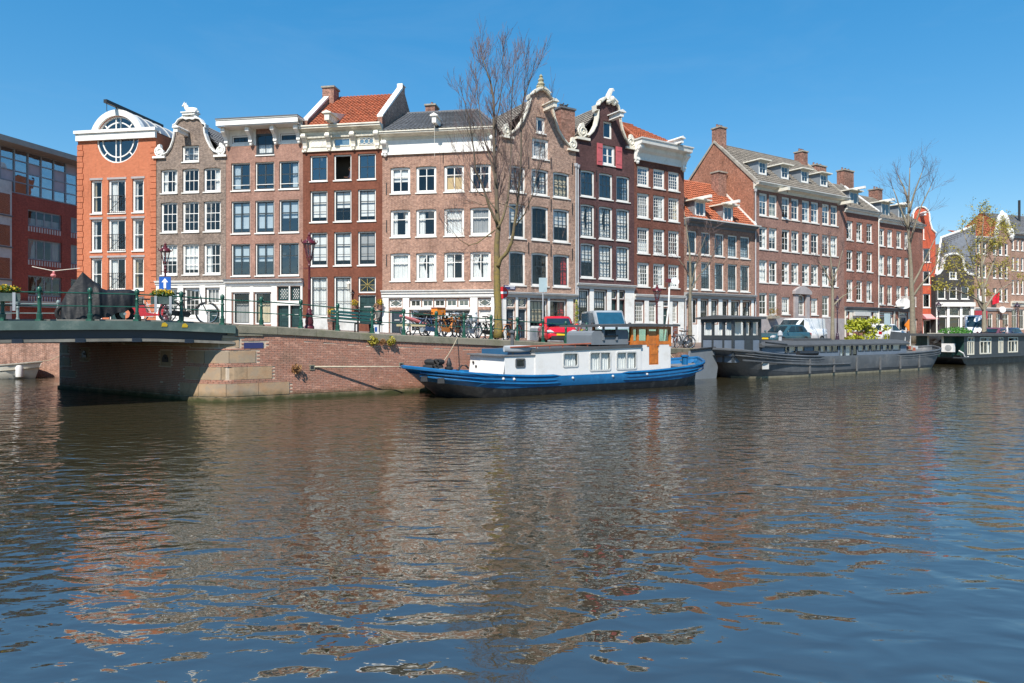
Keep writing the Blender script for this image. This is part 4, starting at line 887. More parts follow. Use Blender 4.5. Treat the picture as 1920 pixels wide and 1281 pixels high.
def maroon_house():
    h = House('maroon_house', 'maroon house with heavy white cornice and small-paned white windows', PB, 1189.3, 1282.5, base(PB, 1235), 9)
    cols = [(1195, 1217.8), (1225, 1247), (1253.3, 1274)]
    for j, (a, b) in enumerate([(317.5, 354), (367, 412.5), (430, 478), (494.5, 539)]):
        h.grid(cols, [(a, b)], 1236, cols=4, ru=2 if j != 1 else 3, rl=3, split=.56, fw=.13, mun=.028, cur='random' if j else None, **WP)
    for (c, d) in ((1188.8 + 2, 1208), (1216, 1231.5)): h.window(h.rect(c, d, 566, 606, 1215), cols=4, ru=2, rl=3, split=.6, **WP)
    h.door(h.rect(1243, 1254, 577, 612, 1248), 'green_door', (1, 2)); h.window(h.rect(1243, 1254, 566, 575.5, 1248), cols=2, ru=0, rl=1, sill=None, fw=.05, **WP); h.window(h.rect(1260.5, 1271, 566, 606, 1265), cols=3, ru=2, rl=3, **WP)
    zt = h.z(1236, 274); zc = h.z(1236, 307)
    h.wall([(0, -.4), (h.L, -.4), (h.L, zt - .1), (0, zt - .1)], 'brick_maroon')
    z1, z0 = h.z(1230, 553), h.z(1230, 564); h.cornice(z0, z1, .25, 'pale_trim', name='shopfront_cornice')
    for (c, d) in ((1208.2, 1215.8), (1231.8, 1242.8), (1254.2, 1260.2), (1271.2, 1281.8)): h.block(h.x(c), h.x(d), -.3, z0 - .003, .05, 'white_paint', 'pilaster')
    h.block(h.x(1190), h.x(1232), -.3, h.z(1212, 608.5), .04, 'white_paint', 'base_panel')
    # deep boxed cornice with consoles at both ends
    m = MB(); H = zt - zc; m.prism([(.02, zc), (-.1, zc), (-.1, zc + .12), (-.06, zc + .14), (-.1, zc + H*.4), (-.3, zc + H*.52), (-.36, zc + H*.7), (-.8, zc + H*.78), (-.86, zt), (.3, zt)], 'x', -.03, h.L + .05); m.build('cornice', 'white_paint', h.root)
    for xx in (.18, h.L - .18): h.bracket(xx, zc - .2, zc + H*.76, .62, .34)
    m = MB(); m.box(-.1, -.9, zt + .002, h.L + .12, .1, zt + .1); m.build('gutter', 'pale_trim', h.root)
    yr = 3.2; zr = .5 + h.z(1205, 246) + (h.z(1205, 246) + h.zb - HC)*(yr/PB.Y(1205)); xr0, xr1 = 1.4, 2.8
    h.tiles((0, -.3, zt + .05), (h.L, -.3, zt + .05), (xr1, yr, zr), (xr0, yr, zr), 'tile_orange'); h.tiles((0, 9, zt + .05), (0, -.3, zt + .05), (xr0, yr, zr), (xr0, yr + .05, zr), 'tile_orange'); h.tiles((h.L, -.3, zt + .05), (h.L, 9, zt + .05), (xr1, yr + .05, zr), (xr1, yr, zr), 'tile_orange')
    m = MB(); m.tube([(xr0, yr, zr + .1), (xr1, yr, zr + .1)], .11, 6); m.tube([(0, -.3, zt + .12), (xr0, yr, zr + .1)], .1, 6); m.build('ridge_tiles', 'tile_orange', h.root)
    h.beam(h.x(1255), zt + .1, 1.3, .26, .3)
maroon_house()
def low_house():
    h = House('low_house', 'low brick house with orange pantile roof, two dormers and lead-grey cornice', PB, 1283, 1413, base(PB, 1348), 9)
    cols = [(1288, 1306.7), (1314.8, 1333), (1340, 1358), (1364.8, 1382.8), (1388.2, 1406)]
    for j, (a, b) in enumerate([(438.5, 481), (493.5, 545)]): h.grid(cols, [(a, b)], 1349, cols=4, ru=2, rl=3 if j else 2, split=.56, fw=.11, mun=.03, cur='random', gl='glass_sky', **DK)
    h.door(h.rect(1283.6, 1290.5, 574, 612, 1287), 'green_door', (1, 2)); h.window(h.rect(1283.6, 1290.5, 562.5, 572.5, 1287), cols=1, ru=0, rl=1, sill=None, fw=.05, **DK)
    for (c, d) in ((1298, 1307), (1313, 1328), (1333, 1346.5), (1354, 1365), (1370, 1387), (1391.5, 1408)): h.window(h.rect(c, d, 563, 607, 1349), cols=3, ru=1, rl=3, split=.7, sill=None, fw=.06, cur='random', **DK)
    zt = h.z(1349, 419); zc = h.z(1349, 430)
    h.wall([(0, -.4), (h.L, -.4), (h.L, zt - .05), (0, zt - .05)], 'brick_low')
    h.cornice(zc, zt, .5, 'lead', name='cornice'); m = MB(); m.box(-.05, -.62, zt + .002, h.L + .2, .1, zt + .09); m.build('gutter', 'pale_trim', h.root)
    z1, z0 = h.z(1349, 551), h.z(1349, 561.5); h.cornice(z0, z1, .35, 'grey_trim', name='shopfront_cornice')
    for (c, d) in ((1290.8, 1297.6), (1307.3, 1312.7), (1328.3, 1332.7), (1346.8, 1353.7), (1365.3, 1369.7), (1387.3, 1391.2), (1408.3, 1412.5)): h.block(h.x(c), h.x(d), -.3, z0 - .003, .05, 'white_paint', 'pilaster')
    h.block(h.x(1297.8), h.x(1408), -.3, h.z(1350, 609), .03, 'white_paint', 'base_panel')
    yr = 4.0; zr = h.z(1310, 334) + (h.z(1310, 334) + h.zb - HC)*(yr/PB.Y(1310)); xr = h.L
    h.tiles((-.05, -.2, zt + .06), (xr, -.2, zt + .06), (xr, yr, zr), (-.05, yr, zr), 'tile_orange', tw=.3, amp=.05); h.tiles((xr, 8.5, zt), (-.05, 8.5, zt), (-.05, yr, zr), (xr, yr, zr), 'tile_orange')
    m = MB(); m.prism([(-.2, zt + .1), (-.2, zt + .32), (yr, zr + .32), (yr, zr + .06)], 'x', xr - .02, xr + .14); m.build('verge_board', 'white_paint', h.root)
    def sy(z): return -.2 + (z - zt - .06)/(zr - zt - .06)*(yr + .2)
    for (c, d, a, b) in ((1305, 1320, 382, 407), (1357, 1371, 391, 415)):
        x0, x1, z0_, z1_ = h.rect(c, d, a, b); y0 = sy(z0_) - .05; k = (z0_ + h.zb - HC)*(y0/60); h.dormer(x0 - .15, x1 + .15, z0_ + k*.3, z1_ + k*.3 + .2, y0, sy(z1_) + 1.0, cols=2, ru=0, rl=1, beam=1.1, over=.28)
    h.chimney(h.L - 1.2, h.L - .2, 2.6, 3.4, zr - 1.6, zr + .75, pots=0)
    h.downpipe(.05, 0, h.z(1284, 566))
low_house()
def school_house():
    h = House('long_brick_house', 'long red-brown brick building with paired white windows and four roof dormers', PB, 1413.3, 1583, base(PB, 1500), 8.2, 'building')
    cols = [(1423.7, 1439.3), (1442, 1457.6), (1466, 1481), (1484, 1498.6), (1504, 1518.6), (1521, 1535.5), (1541.7, 1555.6), (1557.7, 1571)]
    for j, (a, b) in enumerate([(372.5, 413.5), (433, 473.5), (493, 533.5)]):
        h.grid(cols, [(a, b)], 1491, cols=2, ru=1, rl=2, split=.64, fw=.12, cur='random', gl='glass' if j else 'glass_sky', **WP)
    for (c, d) in ((1423.7, 1439.3), (1442, 1457.6), (1541.7, 1555.6)): h.window(h.rect(c, d, 552, 593, 1491), cols=2, ru=1, rl=2, split=.64, fw=.12, **WP)
    for (c, d) in ((1466, 1481), (1521, 1534)): h.window(h.rect(c, d, 558, 590, 1491), cols=3, ru=0, rl=3, fw=.16, cur='blind2', **WP)
    h.window(h.rect(1494, 1509, 552, 592, 1500), cols=4, ru=1, rl=3, split=.7, sill=None, rise=.18, **WP); h.door(h.rect(1494, 1509, 596, 612, 1500), 'iron_black', (2, 1), frame=None)
    zt = h.z(1491, 357); zc = h.z(1491, 368)
    h.wall([(0, -.4), (h.L, -.4), (h.L, zt - .02), (0, zt - .02)], 'brick_school', sides=False, back=True)
    yr = 4.1; zr = zt + 4.1
    for xx in (0.0, h.L):
        m = MB(); m.face([(xx, .003, -.5), (xx, 8.2, -.5), (xx, 8.2, zt), (xx, yr, zr + .1), (xx, .003, zt + .1)]); m.build('gable_wall', 'brick_gable', h.root)
        m = MB(); m.prism([(-.25, zt - .1), (-.25, zt + .25), (yr, zr + .34), (8.4, zt + .25), (8.4, zt), (yr, zr + .12)], 'x', xx - .08, xx + .22 if xx == 0 else xx + .08); m.build('gable_coping', 'stone', h.root)
    h.tiles((.1, -.3, zt), (h.L, -.3, zt), (h.L, yr, zr), (.1, yr, zr), 'tile_grey', tw=.27, th=.34, amp=.05); h.tiles((h.L, 8.5, zt), (.1, 8.5, zt), (.1, yr, zr), (h.L, yr, zr), 'tile_grey')
    h.cornice(zc, zt, .55, 'cream_paint', gutter='pale_trim')
    m = MB(); m.tube([(.1, yr, zr + .05), (h.L, yr, zr + .05)], .12, 6); m.build('ridge_tiles', 'tile_grey', h.root)
    for (c, d, a, b) in ((1429, 1442, 313, 337), (1471, 1484, 325, 346), (1509, 1521, 336, 354.5), (1545, 1557, 345, 363)):
        x0, x1 = h.x(c) + .25, h.x(d) + .45; z0_ = zt + 1.0; y0 = .55; h.dormer(x0, x1, z0_, z0_ + 1.15, y0, y0 + 1.9, cols=2, ru=1, rl=1, over=.22)
    for px in (1454, 1572): h.beam(h.x(px), h.z(px, 357 + (px - 1491)*.21) - .55, 1.3, .3, .26, 'cream_paint', hood=False)
    h.chimney(.02, .85, yr - .6, yr + .3, zr - .4, zr + 1.35, 'brick_chimney', 3); h.chimney(h.L - .95, h.L - .12, yr - .45, yr + .45, zr - .6, zr + 1.0, 'brick_chimney', 3)
    # stone portal, plinth and pipe
    x0, x1, z0, z1 = h.rect(1487.6, 1515, 545, 612, 1501)
    for (a, b) in ((x0, h.x(1493.8)), (h.x(1509.2), x1)): h.block(a, b, -.3, h.z(1501, 546), .18, 'plinth_stone', 'portal_jamb')
    m = MB(); zz = h.z(1501, 552); pts = [(x0 - .15, zz), (x0 - .15, zz + .25)] + [(x0 - .15 + (x1 - x0 + .3)*t/8, zz + .25 + .45*math.sin(math.pi*t/8)) for t in range(9)] + [(x1 + .15, zz)]; m.prism(pts, 'y', -.3, -.002); m.build('portal_hood', 'plinth_stone', h.root)
    zp = h.z(1491, 594); 
    for (a, b) in ((.02, x0 - .005), (x1 + .005, h.L - .02)): h.block(a, b, -.3, zp - .09, .05, 'plinth_stone', 'plinth')
    h.block(h.x(1493.9), h.x(1509.1), h.z(1501, 596), h.z(1501, 592.2), .08, 'plinth_stone', 'door_lintel')
    h.downpipe(.12, 0, zc - .3)
    m = MB(); x, z = h.x(1445), zp; m.box(x - .5, -.55, z - .2, x + .5, -.06, z + .02); pb = m.build('planter_box', 'wood_beam', h.root); leaf_clump(pb, (x, -.32, z + .3), (.6, .35, .5), 160, 'leaf_autumn', .12, 3)
# leaf helper used by planters, shrubs and trees
LEAFM = {}
def leaf_material(name, c, c2):
    m, n, p, out = newmat(name); oi = n.nodes.new('ShaderNodeTexCoord'); t = noise_node(n, oi.outputs['Object'], 7, 2); n.links.new(vmix(n, c, c2, ramp(n, t.outputs[0], .35, .65)), p.inputs['Base Color']); p.inputs['Roughness'].default_value = .6
    tr = n.nodes.new('ShaderNodeBsdfTranslucent'); n.links.new(vmix(n, c, c2, ramp(n, t.outputs[0], .35, .65)), tr.inputs[0]); mx = n.nodes.new('ShaderNodeMixShader'); mx.inputs[0].default_value = .3; n.links.new(p.outputs[0], mx.inputs[1]); n.links.new(tr.outputs[0], mx.inputs[2]); n.links.new(mx.outputs[0], out.inputs[0])
leaf_material('leaf_autumn', (.10, .14, .03), (.42, .20, .03)); leaf_material('leaf_green', (.05, .12, .025), (.11, .19, .04)); leaf_material('leaf_lime', (.30, .36, .03), (.52, .50, .04)); leaf_material('leaf_spring', (.34, .31, .045), (.50, .42, .07)); leaf_material('flower_yellow', (.75, .52, .03), (.6, .42, .03)); leaf_material('leaf_dry', (.30, .16, .07), (.42, .24, .10))
def leaf_clump(parent, c, rad, n, mat, size, seed, name='foliage', mb=None):
    r = random.Random(seed); m = mb or MB()
    for _ in range(n):
        while True:
            q = Vector((r.uniform(-1, 1), r.uniform(-1, 1), r.uniform(-1, 1)))
            if .15 < q.length < 1: break
        p = Vector(c) + Vector((q.x*rad[0], q.y*rad[1], q.z*rad[2])); a = Vector((r.uniform(-1, 1), r.uniform(-1, 1), r.uniform(-.6, 1))).normalized(); b = a.cross(Vector((r.uniform(-1, 1), r.uniform(-1, 1), r.uniform(-1, 1)))).normalized(); l = size*r.uniform(.6, 1.3)
        m.face([p - a*l*.5, p + b*l*.28, p + a*l*.5, p - b*l*.28])
    if mb is None: return m.build(name, mat, parent, fix=False)
school_house()
def red_houses():
    h = House('red_brick_house', 'narrow red brick house with grey tiled roof and one white dormer', PB, 1583.3, 1646.5, base(PB, 1615), 8)
    for (a, b) in ((417, 453), (471, 509), (526, 565.5)): h.grid([(1587.5, 1599.7), (1606, 1617.8), (1625, 1636.3)], [(a, b)], 1612, cols=2, ru=1, rl=2, split=.62, fw=.13, cur='random', **WP)
    for (c, d) in ((1586, 1592),): h.door(h.rect(c, d, 598, 624, 1589), 'blue_door', (1, 2))
    h.window(h.rect(1586, 1592, 583, 596, 1589), cols=1, ru=0, rl=1, sill=None, **WP); h.window(h.rect(1598, 1628, 593, 622, 1612), cols=1, ru=0, rl=1, sill=None, fw=.1, **WP); h.window(h.rect(1632, 1637, 584, 622, 1634), cols=1, ru=1, rl=1, split=.65, sill=None, **WP)
    zt = h.z(1614, 399.5)
    h.wall([(0, -.4), (h.L, -.4), (h.L, zt), (0, zt)], 'brick_red'); h.cornice(zt - .15, zt + .2, .35, 'white_paint', gutter='lead')
    z1, z0 = h.z(1612, 576), h.z(1612, 582); h.cornice(z0, z1, .3, 'lead', name='shopfront_cornice'); h.block(.03, h.L - .03, h.z(1612, 584.6) + .0, z0 - .003, .04, 'cream_paint', 'fascia')
    for (c, d) in ((1583.6, 1585.7), (1592.4, 1597.6), (1628.4, 1631.7), (1637.4, 1645.8)): h.block(h.x(c), h.x(d), -.3, h.z(1612, 584.8), .05, 'cream_paint', 'pilaster')
    h.block(h.x(1599), h.x(1628), h.z(1612, 592.5), h.z(1612, 585), .25, 'pale_trim', 'shop_sign_board')
    yr = 3.8; zr = zt + 3.6; h.tiles((0, -.2, zt + .2), (h.L, -.2, zt + .2), (h.L, yr, zr), (0, yr, zr), 'tile_grey'); h.tiles((h.L, 8, zt), (0, 8, zt), (0, yr, zr), (h.L, yr, zr), 'tile_grey')
    h.dormer(h.x(1602), h.x(1616) + .3, zt + .75, zt + 2.1, .5, 2.6, cols=2, ru=0, rl=1, beam=1.1, over=.25)
    m = MB(); m.prism([(-.1, zt + .2), (-.1, zt + .5), (yr, zr + .3), (yr, zr)], 'x', h.L - .1, h.L + .12); m.build('verge', 'white_paint', h.root)
    h.chimney(.5, 2.2, yr - .6, yr + .3, zr - 1, zr + 1.3, 'brick_chimney', 3); h.chimney(h.L - .1, h.L + 1.6, yr - .4, yr + .4, zr - 1, zr + 1.5, 'brick_chimney', 3)
    h.downpipe(h.L - .05, 0, zt - .3, mat='white_paint')
    h = House('wide_red_brick_house', 'wider red brick house with two white dormers over shop windows', PB, 1646.8, 1730, base(PB, 1690), 8)
    for (a, b) in ((431, 463.5), (480, 517), (535, 572)): h.grid([(1648.5, 1659), (1664, 1674), (1681, 1691), (1696, 1704)], [(a, b)], 1669, cols=2, ru=1, rl=2, split=.62, fw=.13, cur='random', **WP)
    for (c, d) in ((1648.5, 1675), (1686, 1702)): h.window(h.rect(c, d, 592, 622, 1665), cols=1, ru=0, rl=1, sill=None, gl='glass_clear', fw=.1, **WP); h.window(h.rect(c, d, 585, 591, 1665), cols=3, ru=0, rl=1, sill=None, fw=.05, **WP)
    h.door(h.rect(1678, 1684, 598, 625, 1681), 'blue_door', (1, 2)); h.door(h.rect(1715, 1720, 598, 627, 1717), 'iron_black', (1, 2))
    zt = h.z(1685, 420)
    h.wall([(0, -.4), (h.L, -.4), (h.L, zt), (0, zt)], 'brick_red'); h.cornice(zt - .15, zt + .2, .35, 'white_paint', gutter='lead')
    z1, z0 = h.z(1670, 578), h.z(1670, 584); h.cornice(z0, z1, .3, 'lead', name='shopfront_cornice', x1=h.x(1706))
    for (c, d) in ((1647, 1648.2), (1675.3, 1677.7), (1684.3, 1685.7), (1702.3, 1705.5)): h.block(h.x(c), h.x(d), -.3, z0 - .003, .05, 'cream_paint', 'pilaster')
    yr = 3.8; zr = zt + 3.4; h.tiles((0, -.2, zt + .2), (h.L, -.2, zt + .2), (h.L - 1.5, yr, zr), (0, yr, zr), 'tile_grey'); h.tiles((h.L, -.2, zt + .2), (h.L, 8, zt + .2), (h.L - 1.5, yr + .05, zr), (h.L - 1.5, yr, zr), 'tile_grey'); h.tiles((h.L, 8, zt), (0, 8, zt), (0, yr, zr), (h.L - 1.5, yr, zr), 'tile_grey')
    for (c, d) in ((1660, 1673), (1692, 1703)): h.dormer(h.x(c), h.x(d) + .3, zt + .6, zt + 2.0, .4, 2.5, cols=2, ru=0, rl=1, beam=.9, over=.22)
    h.chimney(h.L - 2.5, h.L - 1.6, yr - .5, yr + .5, zr - 1, zr + .9, 'brick_chimney', 2)
    # balcony with plants at the first floor
    m = MB(); x0, x1 = h.x(1677), h.x(1705); z = h.z(1690, 573); m.box(x0, -.7, z - .15, x1, -.002, z - .05); b = m.build('balcony', 'white_paint', h.root)
    m = MB()
    for i in range(22): xx = x0 + (x1-x0)*i/21; m.bar((xx, -.66, z - .05), (xx, -.66, z + .85), .02)
    m.bar((x0, -.66, z + .85), (x1, -.66, z + .85), .04); m.build('balcony_rail', 'white_paint', b)
red_houses()
# far houses beyond the side street -----------------------------------------------------------------
PF1 = Plane(52*K, 90*K, 1, -.03); PF2 = Plane(55.8*K, 89*K, 1, 0.05); PF3 = Plane(.668*103*K, 103*K, .93, .36)
def far_houses():
    h = House('vermilion_house', 'narrow vermilion house with round-topped white-edged gable at the far corner', PF1, 1703, 1754, 1.2, 9)
    for (a, b) in ((466, 492), (508.5, 534), (551, 577)): h.grid([(1707, 1722), (1730.5, 1744.5)], [(a, b)], 1737, cols=2, ru=1, rl=1, split=.6, fw=.12, **DK)
    h.window(h.rect(1731, 1733.8, 427, 449), cols=1, ru=0, rl=1, **WP); h.window(h.rect(1731, 1747, 600, 628), cols=1, ru=0, rl=1, gl='glass_clear', **WP)
    P = h.p; left = [P(1703, 437), P(1708, 430), P(1712, 418), P(1713, 402), P(1716, 395), P(1721, 390.5), P(1727, 389)]; right = [P(1727, 389), P(1733, 390.5), P(1738, 395), P(1741, 402), P(1742, 416), P(1746, 430), P(1754, 438)]
    h.wall([(0, -.4), (h.L, -.4)] + right[::-1] + left[:-1][::-1], 'brick_vermilion', zside=P(1727, 438)[1]); h.coping(left, .2); h.coping(right, .2); h.beam(h.x(1727), h.z(1727, 406), .9, .25, .3)
    m = MB(); m.prism([(-.05, h.z(1740, 589)), (-.9, h.z(1740, 597)), (-.88, h.z(1740, 599)), (0, h.z(1740, 597))], 'x', h.x(1729), h.x(1753)); m.build('awning', 'awning_pink', h.root)
    zr = P(1727, 400)[1]; ze = P(1727, 436)[1]; xc = h.L/2; h.tiles((0, 9, ze), (0, .3, ze), (xc, .3, zr), (xc, 9, zr), 'tile_grey'); h.tiles((h.L, .3, ze), (h.L, 9, ze), (xc, 9, zr), (xc, .3, zr), 'tile_grey')
    h = House('black_house', 'black brick house with white bell gable in front of a broad dark roof', PF2, 1754.5, 1826, 1.2, 10)
    for (c, d) in ((1758, 1773.5), (1780, 1795), (1802, 1817)): h.window(h.rect(c, d, 537.5, 561, 1790), cols=1, ru=1, rl=1, fw=.12, **DK)
    h.window(h.rect(1780, 1795, 508, 524, 1788), cols=2, ru=0, rl=2, fw=.14, **WP)
    for (c, d) in ((1757, 1775), (1780, 1799), (1804, 1819)):
        h.window(h.rect(c, d, 577, 592, 1790), cols=6, ru=0, rl=4, sill=None, fw=.06, **DK); h.window(h.rect(c, d, 595, 622, 1790), cols=1, ru=0, rl=1, sill=None, fw=.06, **DK)
    P = h.p; zs = P(1790, 519)[1]
    left = [P(1755.5, 517), P(1762, 514), P(1768, 506), P(1771, 494), P(1772, 486), P(1777, 480), P(1788, 477)]; right = [P(1788, 477), P(1798, 480), P(1804, 486), P(1804.5, 496), P(1808, 508), P(1815, 515), P(1824, 517)]
    h.wall([(0, -.4), (h.L, -.4), (h.L, zs)] + right[::-1] + left[:-1][::-1] + [(0, zs)], 'brick_black', zside=zs); h.coping(left, .32); h.coping(right, .32)
    z0 = h.z(1790, 575); h.block(0, h.L, z0, h.z(1790, 567), .3, 'white_paint', 'shop_fascia')
    for (c, d) in ((1755, 1756.7), (1775.3, 1779.7), (1799.3, 1803.7), (1819.3, 1825)): h.block(h.x(c), h.x(d), -.3, z0 - .003, .08, 'white_paint', 'pilaster')
    for (c, d) in ((1757, 1775), (1780, 1799), (1804, 1819)): h.block(h.x(c), h.x(d), h.z(1790, 594.7), h.z(1790, 592.3), .05, 'white_paint', 'transom')
    rot = Matrix.Rotation(-PF2.ang, 3, 'Z'); Yr = 89*K + 7.0; lc = lambda px, py, Y_: rot @ (ray(px, py, Y_) - Vector(h.root.location))
    e0, e1, r1, r0 = lc(1755, 519, 89*K + .6), lc(1829, 519, 89*K + .6), lc(1829, 424, Yr), lc(1765, 447, Yr)
    h.tiles(e0, e1, r1, r0, 'tile_dark', tw=.42, th=.45, amp=.06)
    m = MB(); m.bar(r0 + Vector((0, 0, .15)), r1 + Vector((0, 0, .15)), .3, .22); m.bar(e0 + Vector((0, 0, .1)), r0 + Vector((0, 0, .15)), .2); m.build('ridge_board', 'white_paint', h.root)
    m = MB(); m.face([tuple(e1), tuple(r1), tuple(r1 + Vector((0, 5, -6))), tuple(e1 + Vector((0, 10, 0)))]); m.build('roof_end', 'tile_dark', h.root)
    h = House('ornate_gable_house', 'brown brick house with sculpted white gable at the end of the quay', PF3, 1827, 1895, 1.2, 10)
    for (a, b) in ((455, 478), (497, 522), (540, 566)): h.grid([(1832, 1838.5), (1843, 1850), (1862, 1869), (1873, 1880.5), (1884, 1890.5)], [(a, b)], 1861, cols=1, ru=1, rl=1, fw=.13, **WP)
    for (c, d) in ((1832, 1848), (1852, 1862), (1868, 1876), (1880, 1892)): h.window(h.rect(c, d, 588, 620, 1861), cols=2, ru=1, rl=1, split=.7, sill=None, fw=.1, **WP)
    P = h.p; zs = P(1861, 449)[1]
    left = [P(1866, 447), P(1869, 436), P(1872, 425), P(1878, 415), P(1884, 408)]; right = [P(1890, 408), P(1893, 418), P(1894.5, 430), P(1895, 445)]
    h.wall([(0, -.4), (h.L, -.4)] + right[::-1] + left[::-1] + [(0, zs)], 'brick_pinkbrown', zside=zs - .2)
    m = MB(); r = random.Random(2)
    for k in range(34):
        t = k/33; q = P(1866 + 30*t, 440 - 38*math.sin(math.pi*min(1, t*1.25)) + 4*r.uniform(-1, 1)); m.ball((q[0], -.15 + r.uniform(-.1, .1), q[1]), r.uniform(.25, .55), 7, 4, (1, .6, r.uniform(.8, 1.5)))
    m.build('gable_sculpture', 'white_paint', h.root, smooth=True)
    z0 = h.z(1861, 583); h.cornice(z0, z0 + .45, .35, 'white_paint', name='shopfront_cornice'); h.cornice(zs - .3, zs + .25, .5, 'white_paint', x1=h.x(1866))
    h.block(h.x(1828), h.x(1850), z0 - 1.2, z0 - .01, .12, 'awning_red', 'shop_sign_board'); h.tiles((0, .3, zs), (h.L, .3, zs), (h.L, 4, zs + 1.6), (0, 4, zs + 1.6), 'tile_orange', tw=.35, th=.4)
    h = House('plain_brown_house', 'plain brown brick house with white windows at the far end of the row', PF3, 1895.3, 1990, 1.2, 10)
    for (a, b) in ((450, 470), (483, 508), (525, 552)): h.grid([(1897, 1902.5), (1906, 1911.5), (1914.5, 1920), (1926, 1933), (1940, 1948)], [(a, b)], 1905, cols=1, ru=1, rl=1, fw=.12, **WP)
    for (c, d) in ((1897, 1908), (1911, 1921), (1926, 1944)): h.window(h.rect(c, d, 580, 618, 1905), cols=2, ru=1, rl=1, split=.7, sill=None, fw=.1, **WP)
    zs = h.z(1905, 440); h.wall([(0, -.4), (h.L, -.4), (h.L, zs), (0, zs)], 'brick_pinkbrown'); h.cornice(zs - .5, zs + .3, .6, 'grey_trim'); zz = h.z(1905, 575); h.cornice(zz, zz + .8, .35, 'cream_paint', name='shopfront_cornice')
    h.tiles((0, -.3, zs + .3), (h.L, -.3, zs + .3), (h.L, 5, zs + 4), (1.0, 5, zs + 4), 'tile_dark', tw=.35, th=.4)
    h.tiles((h.L, 9, zs), (0, 9, zs), (1, 5, zs + 4), (h.L, 5, zs + 4), 'tile_dark', tw=.35, th=.4); h.tiles((0, 9, zs + .2), (0, -.3, zs + .3), (1, 5, zs + 4), (1, 5.02, zs + 4), 'tile_orange', tw=.35, th=.4)
    m = MB(); m.tube([(6.6, 3, zs + 2), (6.6, 3, zs + 5.9)], .17, 8); m.build('flue_pipe', 'iron_black', h.root)
plain('awning_pink', (.62, .30, .30), .8, .1, 2); plain('awning_red', (.40, .04, .06), .7, .15, 2)
far_houses()
# modern building on the left ---------------------------------------------------------------------
PC = Plane(-39.6*K, 58*K, .236, .972)
def modern_block():
    h = House('modern_block', 'modern dark red brick block with glazed top floors and overhanging flat roof', PC, -60, 175, 1.9, 12, 'building')
    xr = 80
    def zz(y): return h.z(xr, y)
    # top glazing grid built as one curtain wall of separate panes
    zt, zb_ = zz(294), zz(372); x0, x1 = 0.0, h.L; nx = int((h.x(145) - h.x(0))/1.05); step = (h.x(145) - h.x(0))/nx; xs = [h.x(0) + step*i for i in range(-5, nx + 3)]; xs = [x for x in xs if x0 + .1 < x < x1 - .1]; zr_ = [zb_ + (zt - zb_)*k/4 for k in range(5)]
    m = MB()
    for x in xs: m.box(x - .05, -.03, zb_, x + .05, .1, zt)
    for z in zr_: m.box(xs[0] - .05, -.02, z - .04, xs[-1] + .05, .09, z + .04)
    cw = m.build('curtain_wall', 'zinc', h.root); r = random.Random(8)
    for a, b in zip(xs, xs[1:]):
        for c, d in zip(zr_, zr_[1:]):
            m = MB(); m.box(a + .05, .04, c + .04, b - .05, .05, d - .04); m.build('pane', r.choice(['glass_facade', 'glass_facade', 'panel_mauve', 'glass_facade', 'panel_mauve']), cw, fix=False)
    sets = [(-46, -8), (52.5, 116), (133, 174)]
    for (yt, yb) in ((397, 427.5), (451, 489), (518, 556)):
        for (c, d) in sets:
            h.window((h.x(c), h.x(d), zz(yb), zz(yt)), cols=4, ru=0, rl=1, fm='zinc', sm='zinc', sill=None, fw=.07, mun=.1, cur='random', cmat='curtain_grey')
            a, b = h.x(c), h.x(d); m = MB(); n = max(4, int((b - a)/.22)); z0 = zz(yb) - .42
            for i in range(n): m.box(a + (b - a)*i/n, -.02, z0, a + (b - a)*(i + .5)/n, .0, z0 + .38)
            m.build('checker_sill', 'pale_trim', h.root)
    # grey projecting bay at the near end
    h.wall([(0, -.4), (h.L, -.4), (h.L, zb_ - .05), (0, zb_ - .05)], 'brick_modern', zside=zt)
    m = MB(); m.box(.1, .9, zb_ - .3, h.L - .1, 1.0, zt); m.build('inner_wall', 'interior', h.root)
    m = MB(); m.box(-.3, -1.3, zt + .04, h.L + .3, 8, zt + .45); m.build('flat_roof', 'roof_edge', h.root)
    xb0, xb1 = h.x(-40), h.x(8)
    m = MB(); m.box(xb0, -.7, 1.5, xb1, -.002, zb_ + .6); by = m.build('bay', 'pale_trim', h.root)
    for z in (2.2, 4.6, 7.0, 9.3):
        m = MB(); m.box(xb0 + .15, -.72, z, xb1 - .15, -.702, z + 1.5); m.build('pane', 'glass_facade', by); m = MB(); m.box(xb0 - .04, -.78, z - .15, xb1 + .04, -.701, z - .06); m.build('bay_sill', 'lead', by)
    h.block(0, h.L, zz(577), zz(566), .25, 'grey_trim', 'shop_fascia'); h.block(h.x(58), h.x(104), zz(569), zz(566.5) + .05, .3, 'cream_paint', 'shop_sign', -.251)
plain('panel_mauve', (.42, .40, .45), .5, .1, 2); plain('roof_edge', (.34, .31, .27), .7, .15, 2)
modern_block()
